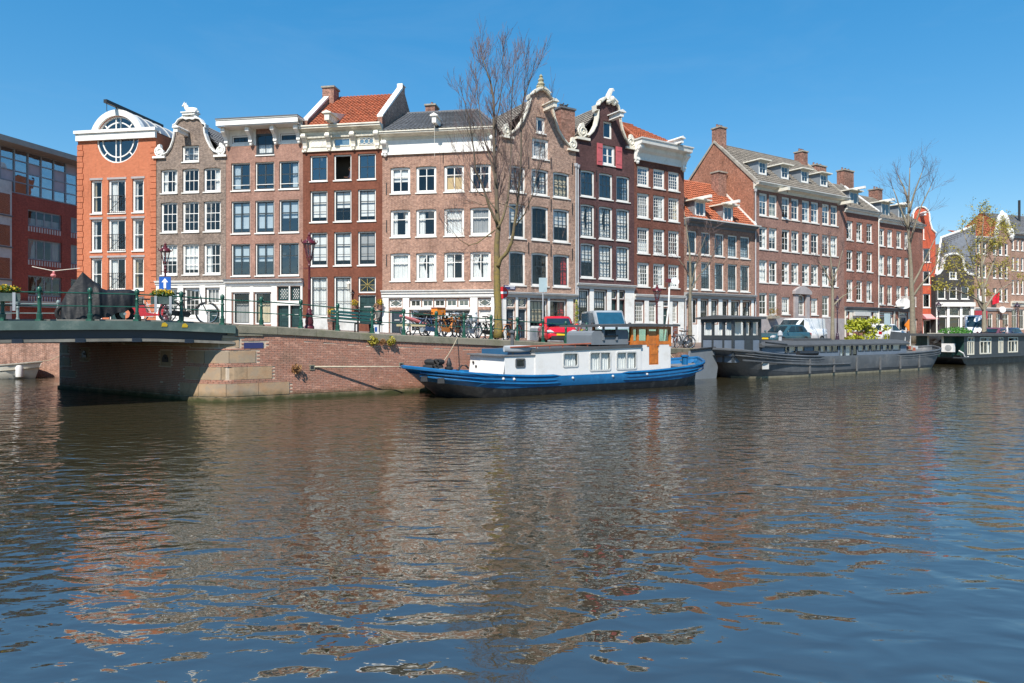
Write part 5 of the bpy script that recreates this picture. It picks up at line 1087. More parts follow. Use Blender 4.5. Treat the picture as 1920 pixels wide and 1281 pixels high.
# ------------------------------------------------------------------ quay wall, bricks, coping
def posmat(name, cols, rough=.85, scale=9.0, stain=(.13, .12, .07), spec=.3, zalgae=False):
    """material varied by place, so that alike pieces sharing one mesh differ"""
    m, n, p, out = newmat(name); g = n.nodes.new('ShaderNodeNewGeometry'); oi = n.nodes.new('ShaderNodeObjectInfo')
    t = noise_node(n, g.outputs['Position'], scale, 3, .7); ad = n.nodes.new('ShaderNodeMath'); ad.operation = 'MULTIPLY_ADD'; n.links.new(oi.outputs['Random'], ad.inputs[0]); ad.inputs[1].default_value = .3; n.links.new(t.outputs[0], ad.inputs[2])
    r = n.nodes.new('ShaderNodeValToRGB'); n.links.new(ad.outputs[0], r.inputs[0]); el = r.color_ramp.elements; el[0].position = .32; el[0].color = (*cols[0], 1); el[1].position = .78; el[1].color = (*cols[-1], 1)
    for i, c in enumerate(cols[1:-1]): e = el.new(.32 + .46*(i + 1)/(len(cols) - 1)); e.color = (*c, 1)
    t2 = noise_node(n, g.outputs['Position'], .9, 5, .7); c = vmix(n, r.outputs[0], stain, ramp(n, t2.outputs[0], .5, .85))
    if zalgae:
        sp = n.nodes.new('ShaderNodeSeparateXYZ'); n.links.new(g.outputs['Position'], sp.inputs[0]); t3 = noise_node(n, g.outputs['Position'], 2.0, 3); mm = n.nodes.new('ShaderNodeMath'); mm.operation = 'MULTIPLY_ADD'; n.links.new(t3.outputs[0], mm.inputs[0]); mm.inputs[1].default_value = -.45; n.links.new(sp.outputs[2], mm.inputs[2])
        c = vmix(n, (.045, .05, .018), c, ramp(n, mm.outputs[0], -.2, .16))
    n.links.new(c, p.inputs['Base Color']); p.inputs['Roughness'].default_value = rough; p.inputs['Specular IOR Level'].default_value = spec
    b = n.nodes.new('ShaderNodeBump'); b.inputs['Strength'].default_value = .4; b.inputs['Distance'].default_value = .015; t4 = noise_node(n, g.outputs['Position'], 30, 3); n.links.new(t4.outputs[0], b.inputs['Height']); n.links.new(b.outputs[0], p.inputs['Normal'])
posmat('quay_brick', [(.19, .105, .08), (.44, .20, .135), (.36, .20, .15), (.55, .29, .205)], stain=(.20, .13, .09), zalgae=True)
posmat('quay_mortar', [(.46, .37, .28), (.60, .49, .38)], scale=3, stain=(.36, .28, .2), zalgae=True)
posmat('quay_stone', [(.25, .18, .115), (.40, .28, .175), (.32, .25, .18)], scale=2.6, stain=(.40, .20, .09), zalgae=True)
posmat('coping_stone', [(.13, .125, .09), (.20, .185, .14), (.24, .215, .165)], scale=3.5, stain=(.13, .135, .06))
brick('brick_quay_far', (.30, .14, .095), (.20, .10, .075), (.36, .27, .21), var=.3)
QW = thing('quay_wall', 'brick quay wall with stone quoins and coping between bridge and street', 'wall', (W0.x, W0.y, 0))
def wall_path():
    """(u, point, tangent) along the wall face; u=0 where the bridge fascia meets it, u>0 along the quay, u<0 under the bridge"""
    pts = [p for p in QL]; i0 = min(range(len(pts)), key=lambda i: (pts[i] - W0).length)
    right = pts[:i0 + 1][::-1]; left = pts[i0:]
    def cum(ps):
        o = [0.0]
        for a, b in zip(ps, ps[1:]): o.append(o[-1] + (b - a).length)
        return o
    return right, cum(right), left, cum(left)
_r, _rc, _l, _lc = wall_path()
def wpt(u):
    ps, cs = (_r, _rc) if u >= 0 else (_l, _lc); a = abs(u)
    for i in range(len(cs) - 1):
        if a <= cs[i + 1] or i == len(cs) - 2:
            t = (a - cs[i])/(cs[i + 1] - cs[i]); p = ps[i].lerp(ps[i + 1], t); d = (ps[i + 1] - ps[i]).normalized(); d = d if u >= 0 else -d; return p, d
def bz(s):
    s /= K; T = [(-30, 2.75), (-22, 3.0), (-15.5, 3.17), (-12, 3.2), (-10.6, 3.18), (-9, 3.11), (-7.93, 3.05)]
    if s <= T[0][0]: return T[0][1]*K
    for (a, za), (b, zb) in zip(T, T[1:]):
        if s <= b: return (za + (zb - za)*(s - a)/(b - a))*K
    return T[-1][1]*K
UA2 = -(_lc[[i for i, p in enumerate(_l) if (p - A2).length < 1e-6][0]]); UB1 = -(_lc[[i for i, p in enumerate(_l) if (p - B1).length < 1e-6][0]])
def wtop(u):
    """height of the underside of the coping"""
    if u >= 0: p, d = wpt(u); return fz(qsd(p.x, p.y)[0]) + .02 - .27
    return 2.50*K
def quay():
    base = Vector((W0.x, W0.y, 0))
    # mortar backing sheet, set 12 mm behind the brick faces
    us = [UB1 + .01, UA2 - 3, UA2 - .01, UA2 + .01] + [UA2 + (-2.4 - UA2)*i/8 for i in range(1, 9)] + [-2.2 + 2.2*i/8 for i in range(1, 9)] + [i*1.0 for i in range(1, 16)]
    m = MB(); prev = None
    for u in us:
        p, d = wpt(u); n = Vector((-d.y, d.x)); q = p + n*.012; zt = wtop(u) if u >= 0 else (2.62*K if u > UA2 else 2.05*K); cur = ((q.x - base.x, q.y - base.y, -.6), (q.x - base.x, q.y - base.y, zt + .02))
        if prev: m.face([prev[0], cur[0], cur[1], prev[1]])
        prev = cur
    m.build('mortar_bed', 'quay_mortar', QW, fix=False)
    # stone blocks
    stones = []
    rows = [(.18, .66, -2.6, 2.0, 4), (.80, 1.28, -2.3, 1.35, 4), (1.42, 1.88, -2.1, .75, 3), (2.0, 2.38, -1.9, .15, 2)]
    for (z0, z1, a, b, n) in rows:
        for i in range(n): stones.append((a + (b - a)*i/n, a + (b - a)*(i + 1)/n, z0, z1))
    for (z0, z1, l) in ((.55, .85, 1.5), (1.05, 1.42, 1.0), (1.62, 1.98, .8)): stones.append((UA2 + .03, UA2 + l, z0, z1))
    for (uc, zc) in ((-3.6, 1.55), (UA2 + 2.3, 1.6)): stones.append((uc - .35, uc + .35, zc - .3, zc + .3))
    for i in range(5): stones.append((-6.6 + i*.95, -6.6 + (i + 1)*.95, 2.06, 2.33))
    def occupied(u0, u1, z0, z1): return any(u0 < b and u1 > a and z0 < d and z1 > c for (a, b, c, d) in stones)
    def slab(mb, u0, u1, z0, z1, proud, depth=.1, g=.008, org=base):
        k = max(1, int((u1 - u0)/.35)); f = []; bk = []
        for i in range(k + 1):
            u = u0 + g + (u1 - u0 - 2*g)*i/k; p, d = wpt(u); n = Vector((-d.y, d.x)); a = p - n*proud; b = p + n*depth; f.append(a - org.xy); bk.append(b - org.xy)
        rings = [[(f[i].x, f[i].y, z0 + g), (f[i].x, f[i].y, z1 - g), (bk[i].x, bk[i].y, z1 - g), (bk[i].x, bk[i].y, z0 + g)] for i in range(k + 1)]; mb.loft(rings)
    rr = random.Random(5)
    for (a, b, c, d) in stones:
        m = MB(); slab(m, a, b, c, d, rr.uniform(.004, .016)); m.build('stone', 'quay_stone', QW)
    for (uc, zc) in ((-3.6, 1.55), (UA2 + 2.3, 1.6)):
        p, d = wpt(uc); m = MB(); n = Vector((-d.y, d.x)); q = p - n*.02 - base.xy; ang = math.atan2(d.y, d.x)
        m.prism([(-.2, -.14), (.2, -.14), (.2, .0), (.12, .12), (0, .17), (-.12, .12), (-.2, 0)], 'y', -.012, .05); m.prism([(-.09, -.02), (.09, -.02), (.05, .06), (-.05, .06)], 'y', -.06, -.012); m.build('mooring_recess', 'iron_black', QW, (q.x, q.y, zc), ang)
    # bricks: the nearest as pieces of their own, the others joined
    ch, bl = .0695, .222; singles = []; joined = MB(); sold = MB(); z = .17; row = 0
    brickme = MB(); brickme.box(-.103, 0, -.029, .103, .09, .029); bme = brickme.mesh('brick', 'quay_brick')
    while z < 2.75:
        u = UA2 + .05 + (bl/2 if row % 2 else 0)
        while u < 14.5:
            zt = wtop(u + .1) - (.20 if u > 2.2 else 0)
            if u < 0: zt = min(2.5*K, 2.30*K + .0) if u < -.3 else 2.45*K
            if z + ch < zt + .01 and not occupied(u + .02, u + bl - .02, z + .005, z + ch - .005) and not (.28 < u < 1.1 and 1.95 < z < 2.2) and rr.random() > .004:
                pr = rr.uniform(.0, .010)
                if .2 < u < 7.2 and len(singles) < 300 and (row*7 + int(u*10)) % 3 == 0: singles.append((u + bl/2, z + ch/2, pr))
                else:
                    p, d = wpt(u + bl/2); n = Vector((-d.y, d.x)); a = p - n*pr - base.xy; b0 = len(joined.v)
                    for (dx, dy, dz) in ((-1,0,-1),(1,0,-1),(1,1,-1),(-1,1,-1),(-1,0,1),(1,0,1),(1,1,1),(-1,1,1)):
                        q = a + d*dx*.103 + n*dy*.05; joined.v.append((q.x, q.y, z + ch/2 + dz*.029))
                    for q in ((0,1,5,4),(1,2,6,5),(4,5,6,7),(3,0,4,7),(0,3,2,1)): joined.f.append(tuple(b0 + i for i in q)); joined.mi.append(0)
            u += bl
        z += ch; row += 1
    for (u, z, pr) in singles:
        p, d = wpt(u); n = Vector((-d.y, d.x)); q = p - n*pr - base.xy; obj('brick', bme, QW, (q.x, q.y, z), math.atan2(d.y, d.x))
    stuff(joined.build('brickwork', 'quay_brick', QW, fix=False))
    u = 2.25
    while u < 14.5:
        zt = wtop(u); p, d = wpt(u + .035); n = Vector((-d.y, d.x)); a = p - n*rr.uniform(.002, .012) - base.xy; b0 = len(sold.v)
        for (dx, dy, dz) in ((-1,0,0),(1,0,0),(1,1,0),(-1,1,0),(-1,0,1),(1,0,1),(1,1,1),(-1,1,1)):
            q = a + d*dx*.031 + n*dy*.05; sold.v.append((q.x, q.y, zt - .2 + .195*dz))
        for q in ((0,1,5,4),(1,2,6,5),(4,5,6,7),(3,0,4,7),(0,3,2,1)): sold.f.append(tuple(b0 + i for i in q)); sold.mi.append(0)
        u += .075
    stuff(sold.build('soldier_course', 'quay_brick', QW, fix=False))
    # algae-covered stone foot
    m = MB(); slab(m, -2.4, 15, -.6, .15, .13, .1, 0); m.build('wall_foot', 'quay_stone', QW); m = MB(); slab(m, UA2 + .02, -2.42, -.6, .13, .10, .1, 0); m.build('wall_foot', 'quay_stone', QW)
    # coping stones
    u = .12
    while u < 62:
        l = rr.uniform(1.2, 1.9); p, d = wpt(u + l/2); n = Vector((-d.y, d.x)); p0, _ = wpt(u + .006); p1, _ = wpt(u + l - .006); m = MB(); rings = []
        for q in (p0, p1):
            z = fz(qsd(q.x, q.y)[0]) + .05; f = q - n*.07 - base.xy; b = q + n*.48 - base.xy
            rings.append([(f.x, f.y, z - .29), (f.x, f.y, z - .03), (f.x + n.x*.03, f.y + n.y*.03, z), (b.x, b.y, z), (b.x, b.y, z - .29)])
        m.loft(rings); m.build('coping_stone', 'coping_stone', QW); u += l
    # stone end block where the girder sits
    m = MB(); slab(m, -.25, 1.0, 2.44, 2.86, .05, .6, 0); m.build('end_block', 'coping_stone', QW)
    # patched blue tile, mooring sockets, mooring pole
    m = MB(); slab(m, .32, 1.02, 1.97, 2.19, .014, .02, 0); m.build('blue_plate', 'plate_blue', QW)
    for px, py in ((585, 689), (752, 684)):
        u = qsd(*QP.pt(QP.s_(px)))[0] - qsd(W0.x, W0.y)[0]; z = QP.z(px, py); p, d = wpt(u); n = Vector((-d.y, d.x)); q = p - n*.02 - base.xy
        m = MB(); m.box(-.1, -.015, -.1, .1, .1, .1); so = m.build('mooring_socket', 'coping_stone', QW, (q.x, q.y, z), math.atan2(d.y, d.x)); m = MB(); m.box(-.06, -.022, -.06, .06, -.015, .06); m.build('socket_hole', 'iron_black', so)
    # weeds growing from the joints
    for i, (px, py, c, s_) in enumerate(((700, 639, 'leaf_spring', .22), (718, 641, 'leaf_dry', .13), (733, 640, 'leaf_spring', .2), (556, 691, 'leaf_dry', .2))):
        q = ray(px, py, QP.Y(px) - .12); t = tag(MBleaf('wall_weed', q, s_, c, i), ['green weed tuft on the wall under the bench', 'withered weed tuft between two green ones', 'green weed tuft on the wall by the house corner', 'round dry weed growing from the crack in the quay wall'][i], 'weed', 'weeds in the quay wall')
def MBleaf(name, q, s, c, seed, n=70):
    m = MB(); leaf_clump(None, (0, 0, 0), (s, s*.6, s), n, c, s*.7, seed, mb=m); return m.build(name, c, None, tuple(q), fix=False)
plain('plate_blue', (.03, .035, .12), .4, .1, 3)
quay()
# the rest of the quay along boats, and the side canal bank
def plain_wall(name, label, pts, zt, mat='brick_quay_far'):
    t = thing(name, label, 'wall', (pts[0].x, pts[0].y, 0)); o = pts[0]; m = MB()
    for a, b in zip(pts, pts[1:]):
        m.face([(a.x - o.x, a.y - o.y, -.6), (b.x - o.x, b.y - o.y, -.6), (b.x - o.x, b.y - o.y, zt(b)), (a.x - o.x, a.y - o.y, zt(a))])
    m.build('brick_face', mat, t); rr = random.Random(2)
    for a, b in zip(pts, pts[1:]):
        L = (b - a).length; d = (b - a)/L; n = Vector((-d.y, d.x)); n = n if n.y > 0 else -n; k = max(1, int(L/1.8))
        for i in range(k):
            p, q = a.lerp(b, i/k) + d*.005, a.lerp(b, (i + 1)/k) - d*.005; rings = []
            for w in (p, q): z = zt(w) + .28; rings.append([(w.x - n.x*.06 - o.x, w.y - n.y*.06 - o.y, z - .28), (w.x - n.x*.06 - o.x, w.y - n.y*.06 - o.y, z), (w.x + n.x*.5 - o.x, w.y + n.y*.5 - o.y, z), (w.x + n.x*.5 - o.x, w.y + n.y*.5 - o.y, z - .28)])
            mm = MB(); mm.loft(rings); mm.build('coping_stone', 'coping_stone', t)
    return t
_far = [wpt(u)[0] for u in (15.0, 18, 22, 28, 36, 44, 52, 62, 80, 110)]
m = MB(); t = thing('far_quay_wall', 'brick quay wall behind the moored houseboats', 'wall', (_far[0].x, _far[0].y, 0))
for a, b in zip(_far, _far[1:]): m.face([(a.x - _far[0].x, a.y - _far[0].y, -.6), (b.x - _far[0].x, b.y - _far[0].y, -.6), (b.x - _far[0].x, b.y - _far[0].y, fz(qsd(b.x, b.y)[0]) - .2), (a.x - _far[0].x, a.y - _far[0].y, fz(qsd(a.x, a.y)[0]) - .2)])
m.build('brick_face', 'brick_quay_far', t)
plain_wall('side_canal_wall', 'old brick wall of the side canal seen under the bridge', [B2, B1.lerp(B2, .5), B1, A2.lerp(B1, .5), A2.lerp(B1, .02)], lambda p: gz(p.x, p.y) - .24)
# ------------------------------------------------------------------ bridge
plain('bridge_green', (.085, .13, .115), .55, .3, 1.5, dirt=(.22, .24, .21), dscale=1.5)
plain('bridge_navy', (.012, .020, .035), .4, .3, 2)
plain('bridge_grey', (.20, .19, .165), .7, .35, 1.5, dirt=(.08, .075, .06))
plain('asphalt', (.07, .068, .065), .9, .25, 2, bump=.3)
plain('rail_green', (.012, .075, .05), .35, .35, 5, dirt=(.03, .12, .085), dscale=6)
def bridge():
    t = thing('bridge', 'steel girder bridge with grey-green edge plate over the side canal', 'bridge', (W0.x, W0.y, 0)); o = Vector((W0.x, W0.y)); S0 = -7.93*K; S1 = -30*K; N = 24; BW = 11.0*K
    ss = [S0 + (S1 - S0)*i/N for i in range(N + 1)]
    def strip(name, y0, y1, za, zb, mat, par=t, s_list=ss):
        m = MB(); rings = []
        for s in s_list:
            a, b = Vector(QP.pt(s, y0)) - o, Vector(QP.pt(s, y1)) - o; z = bz(s); rings.append([(a.x, a.y, z + za), (a.x, a.y, z + zb), (b.x, b.y, z + zb), (b.x, b.y, z + za)])
        m.loft(rings); return m.build(name, mat, par)
    strip('edge_plate', -.14, .5, -.30, 0.0, 'bridge_green'); strip('girder', .12, .22, -.60, -.303, 'bridge_navy'); strip('bottom_flange', -.02, .4, -.70, -.603, 'bridge_grey')
    strip('deck', .501, BW - .5, -.45, -.04, 'asphalt'); strip('edge_plate', BW - .499, BW + .1, -.30, 0.0, 'bridge_green'); strip('girder', BW - .3, BW - .2, -.62, -.303, 'bridge_navy')
    for k in range(1, 5): strip('cross_beam', BW*k/5 - .15, BW*k/5 + .15, -.75, -.453, 'bridge_navy')
    strip('kerb', .501, .62, -.038, .06, 'bridge_grey')
    for px in (32, 150, 256, 354):
        s = QP.s_(px); q = Vector(QP.pt(s, 0)) - o; m = MB(); m.box(-.14, -.05, -.72, .14, .1, -.58); m.build('bearing_bracket', 'bridge_navy', t, (q.x, q.y, bz(s)), QP.ang)
    for px in (307, 345):
        s = QP.s_(px); q = Vector(QP.pt(s, -.15)) - o; m = MB(); m.prism([(-.09, -.05), (.09, -.05), (.11, .02), (.03, .1), (-.06, .08)], 'y', -.006, .0); m.build('yellow_paint_mark', 'flower_yellow', t, (q.x, q.y, bz(s) - .12), QP.ang)
bridge()
# ------------------------------------------------------------------ railings
def post_mesh(mat):
    m = MB(); m.box(-.095, -.095, 0, .095, .095, .06); m.lathe([(.085, .06), (.09, .22), (.06, .25), (.065, .30), (.05, .34), (.062, .60), (.05, .72), (.075, .76), (.05, .80), (.045, .92), (.07, .96), (.085, 1.02), (.07, 1.09), (.03, 1.13), (.001, 1.14)], 10); return m.mesh('post', mat, smooth=True)
PM = post_mesh('rail_green')
def railing(name, label, spots, mat='rail_green', scale=1.0, pm=PM):
    a = spots[0]; t = thing(name, label, 'railing', tuple(a)); 
    for p in spots:
        o = obj('post', pm, t, tuple(Vector(p) - Vector(a))); o.scale = (scale,)*3
    for (h, r) in ((.94, .024), (.50, .02)):
        for p, q in zip(spots, spots[1:]):
            m = MB(); m.tube([Vector(p) - Vector(a) + Vector((0, 0, h*scale)), Vector(q) - Vector(a) + Vector((0, 0, h*scale))], r, 6); m.build('rail', mat, t)
    return t
RL = QP.shifted(.2)
def rail_spot(px, bridge_=False):
    s = RL.s_(px); p = RL.pt(s); return Vector((p[0], p[1], (bz(s) if bridge_ else fz(s) + .05)))
railing('bridge_railing', 'green iron railing with knobbed posts along the bridge edge', [rail_spot(px, True) for px in (-150, -60, 5, 74, 169, 257, 340, 417)])
railing('quay_railing', 'green iron railing with knobbed posts along the quay coping', [rail_spot(417, True)] [:0] + [rail_spot(px) for px in (490, 564, 633, 698, 757, 818, 870, 921, 970, 1018, 1061, 1100)])
_a, _b = rail_spot(417, True), rail_spot(490)
mr = MB()
for h in (.94, .50): mr.tube([_a + Vector((0, 0, h)) - _a, _b + Vector((0, 0, h)) - _a], .022, 6)
jr = [o for o in bpy.data.objects if o.name.startswith('bridge_railing')][0]
for h in (.94, .50):
    m = MB(); m.tube([_a + Vector((0, 0, h)) - jr.location, _b + Vector((0, 0, h)) - jr.location], .022, 6); m.build('rail', 'rail_green', jr)
RF = QP.shifted(10.9*K)
plain('rail_pale', (.20, .25, .24), .5, .2, 4)
railing('far_bridge_railing', 'pale grey-green railing on the far edge of the bridge', [Vector((*RF.pt(s*K), bz(s*K))) for s in (-26, -23.4, -20.8, -18.2, -15.6, -14)], 'rail_pale', .95, post_mesh('rail_pale'))
plain('plank_pale', (.50, .44, .32), .8, .2, 4)
# wooden mooring pole held off the quay
q0, q1 = ray(590, 688, QP.Y(590) - .02), ray(752, 687.5, QP.Y(752) - .9)
m = MB(); m.tube([(0, 0, 0), tuple((q1 - q0)*.62), tuple(q1 - q0)], [.034, .028, .012], 8); tag(m.build('mooring_pole', 'plank_pale', None, tuple(q0)), 'pale mooring pole reaching from the quay wall towards the blue boat', 'pole')

# the other end of the bridge, where it lands on the left bank
def left_bank():
    t = thing('left_abutment', 'brick abutment carrying the left end of the bridge', 'wall', (*QP.pt(-20.5*K), 0), QP.ang); m = MB(); L = 60; m.box(-L, 0.02, -.6, 0, 14, 2.3*K); m.build('brick_face', 'brick_quay_far', t)
    m = MB(); m.box(-L, -.06, 2.3*K, -9*K, .5, 2.62*K); m.build('coping_stone', 'coping_stone', t); m = MB(); m.box(-L, .5, 2.3*K, -9.5*K, 14, 2.58*K); m.build('paving', 'street_clinker', t)
left_bank()
# ------------------------------------------------------------------ boats
plain('hull_blue', (.008, .105, .26), .35, .18, 2.2, dirt=(.015, .17, .36), dscale=4)
plain('hull_black', (.022, .022, .024), .5, .5, 3, dirt=(.10, .095, .085), dscale=3, bump=.3)
plain('boat_white', (.76, .74, .71), .4, .05, 1.2, dirt=(.62, .58, .52), dscale=1.5)
plain('deck_grey', (.16, .165, .17), .7, .2, 3)
plain('roof_dark', (.07, .075, .08), .7, .2, 2)
plain('hatch_blue', (.02, .10, .20), .5, .15, 2)
plain('varnish', (.55, .16, .025), .25, .35, 4, dirt=(.30, .075, .012), dscale=3)
plain('box_grey', (.165, .185, .205), .6, .12, 2)
plain('steel_grey', (.085, .092, .10), .55, .3, 1.4, dirt=(.16, .155, .15), dscale=1.8)
plain('steel_blue', (.15, .185, .235), .5, .12, 2)
plain('tyre', (.018, .018, .019), .85, .3, 6)
plain('rope', (.42, .36, .25), .9, .2, 8); plain('canvas_grey', (.40, .42, .44), .9, .15, 3)
plain('rust_red', (.32, .09, .05), .7, .3, 4); plain('waterline_stain', (.30, .27, .19), .8, .3, 4)
plain('boat_green', (.018, .055, .045), .5, .2, 3); plain('boat_dark', (.04, .048, .055), .55, .2, 2); plain('frame_cream', (.72, .68, .56), .5, .08, 3)
def rrect(x0, z0, x1, z1, r, n=3):
    p = []
    for (cx, cz, a) in ((x1 - r, z1 - r, 0), (x0 + r, z1 - r, 90), (x0 + r, z0 + r, 180), (x1 - r, z0 + r, 270)):
        for i in range(n + 1): t = math.radians(a + 90*i/n); p.append((cx + r*math.cos(t), cz + r*math.sin(t)))
    return p
class Boat:
    def __init__(s, name, label, px0, px1, off, B, cat='boat'):
        s.pl = QP.shifted(-off); a = s.pl.s_(px0); b = s.pl.s_(px1); p = s.pl.pt(a); s.a = a; s.L = b - a; s.B = B
        s.root = thing(name, label, cat, (p[0], p[1], 0), s.pl.ang)
    def near(s, y): return s.pl.shifted(y)
    def x(s, px, y): return s.near(y).s_(px) - s.a
    def z(s, px, py, y): return s.near(y).z(px, py)
    def hull(s, sheer, breadth, split, rake0, rake1, mat_up, mat_lo, rail='hull_blue', bul=.22, deckm='deck_grey', strake=True, stain=None):
        N = 40; ts = [i/N for i in range(N + 1)]; ts = [.5 - .5*math.cos(math.pi*t)*(.6 + .4*abs(math.cos(math.pi*t))) if False else t for t in ts]
        ts = sorted(set(ts + [.006, .015, .035, .06, .985, .994, .965, .94]))
        def prof(t):
            b = breadth(t)*s.B; zs = sheer(t); zb = split(t); rows = [(1.0, zs), (1.03, zs*.6 + zb*.4), (1.0, zb)], [(.995, zb), (.95, .02), (.80, -.35)]
            out = []
            for part in rows:
                o = []
                for (k, z) in part:
                    q = max(0, (zs - z)/zs); x = t*s.L + rake0*q*max(0, 1 - t/.22)**1.2 - rake1*q*max(0, 1 - (1 - t)/.2)**1.2; kk = k*(1 - .22*q*max(0, 1 - t/.2) - .35*q*max(0, 1 - (1 - t)/.2)); o.append((x, b*kk, z))
                out.append(o)
            return out
        P = [prof(t) for t in ts]
        for part, (nm, mt) in enumerate((('hull_side', mat_up), ('hull_bottom', mat_lo))):
            m = MB()
            for sg in (-1, 1):
                for i in range(len(ts) - 1):
                    for k in range(2):
                        q = [P[i][part][k], P[i+1][part][k], P[i+1][part][k+1], P[i][part][k+1]]; m.face([(x, sg*y, z) for (x, y, z) in q])
            for i in (0, len(ts) - 1):
                for k in range(2):
                    a, b = P[i][part][k], P[i][part][k+1]; m.face([(a[0], -a[1], a[2]), (a[0], a[1], a[2]), (b[0], b[1], b[2]), (b[0], -b[1], b[2])])
            bmm = m; me = m.mesh(nm, mt, fix=False); bm = bmesh.new(); bm.from_mesh(me); bmesh.ops.remove_doubles(bm, verts=bm.verts, dist=.001); bmesh.ops.recalc_face_normals(bm, faces=bm.faces); bm.to_mesh(me); bm.free(); me.polygons.foreach_set('use_smooth', [True]*len(me.polygons)); me.set_sharp_from_angle(angle=math.radians(35)); obj(nm, me, s.root)
        top = [P[i][0][0] for i in range(len(ts))]; loop = [(x, -y, z) for (x, y, z) in top] + [(x, y, z) for (x, y, z) in reversed(top)]
        m = MB(); m.tube(loop + loop[:1], .075, 6, cap=False); m.build('gunwale', rail, s.root, smooth=True)
        if strake:
            for dz in (.17, .30):
                side = [(P[i][0][0][0]*.5 + P[i][0][1][0]*.5, -(P[i][0][0][1]*1.018 + .01), P[i][0][0][2] - dz) for i in range(2, len(ts) - 2)]; m = MB(); m.tube(side, .035, 5); m.build('rub_rail', rail, s.root, smooth=True)
        m = MB()
        for i in range(len(ts) - 1): a, b = top[i], top[i+1]; m.face([(a[0], -a[1]*.97, a[2] - bul), (b[0], -b[1]*.97, b[2] - bul), (b[0], b[1]*.97, b[2] - bul), (a[0], a[1]*.97, a[2] - bul)])
        m.build('deck', deckm, s.root)
        if stain:
            m = MB()
            for i in range(len(ts) - 1):
                q = []
                for j in (i, i + 1):
                    a, b = P[j][1][0], P[j][1][1]; f = (.10 - b[2])/(a[2] - b[2]); q.append(((b[0] + (a[0]-b[0])*f), -(b[1] + (a[1]-b[1])*f) - .006, .10)); q.append((b[0], -b[1] - .006, -.02))
                m.face([q[0], q[2], q[3], q[1]])
            m.build('scum_line', stain, s.root, fix=False)
        s.top = top; return P
    def side(s, name, mat, x0, x1, zf0, zf1, z0, y, wins, t=.05):
        """cabin side at lateral y with cut window openings; wins are (x0,x1,z0,z1,r)"""
        m = MB(); holes = [rrect(a, c, b, d, r) for (a, b, c, d, r) in wins]; sheet_with_holes(m, [(x0, z0), (x1, z0), (x1, zf1), (x0, zf0)], holes, 0, t); return m.build(name, mat, s.root, (0, y, 0), fix=False)
    def porthole(s, w, y, frame='pale_trim', gl='glass', cur=None, split=False, fr=.06):
        x0, x1, z0, z1, r = w; m = MB(); o = rrect(x0 - .02, z0 - .02, x1 + .02, z1 + .02, r); i_ = rrect(x0 + fr - .02, z0 + fr - .02, x1 - fr + .02, z1 - fr + .02, max(.02, r - fr*.5)); n = len(o)
        m.loft([[(o[k][0], -.025, o[k][1]), (o[k][0], .03, o[k][1]), (i_[k][0], .03, i_[k][1]), (i_[k][0], -.025, i_[k][1])] for k in list(range(n)) + [0]], cap=False)
        if split: xm = (x0 + x1)/2; m.box(xm - .03, -.02, z0 + fr*.5, xm + .03, .025, z1 - fr*.5)
        f = m.build('window', frame, s.root, (0, y, 0)); m = MB(); m.face([(p[0], .0, p[1]) for p in reversed(i_)]); m.build('pane', gl, f, fix=False)
        if cur: obj('curtain', curtain_mesh(x1 - x0, z1 - z0, cur, 'curtain_white', int(x0*10)), f, (x0, .12, z0))
        return f
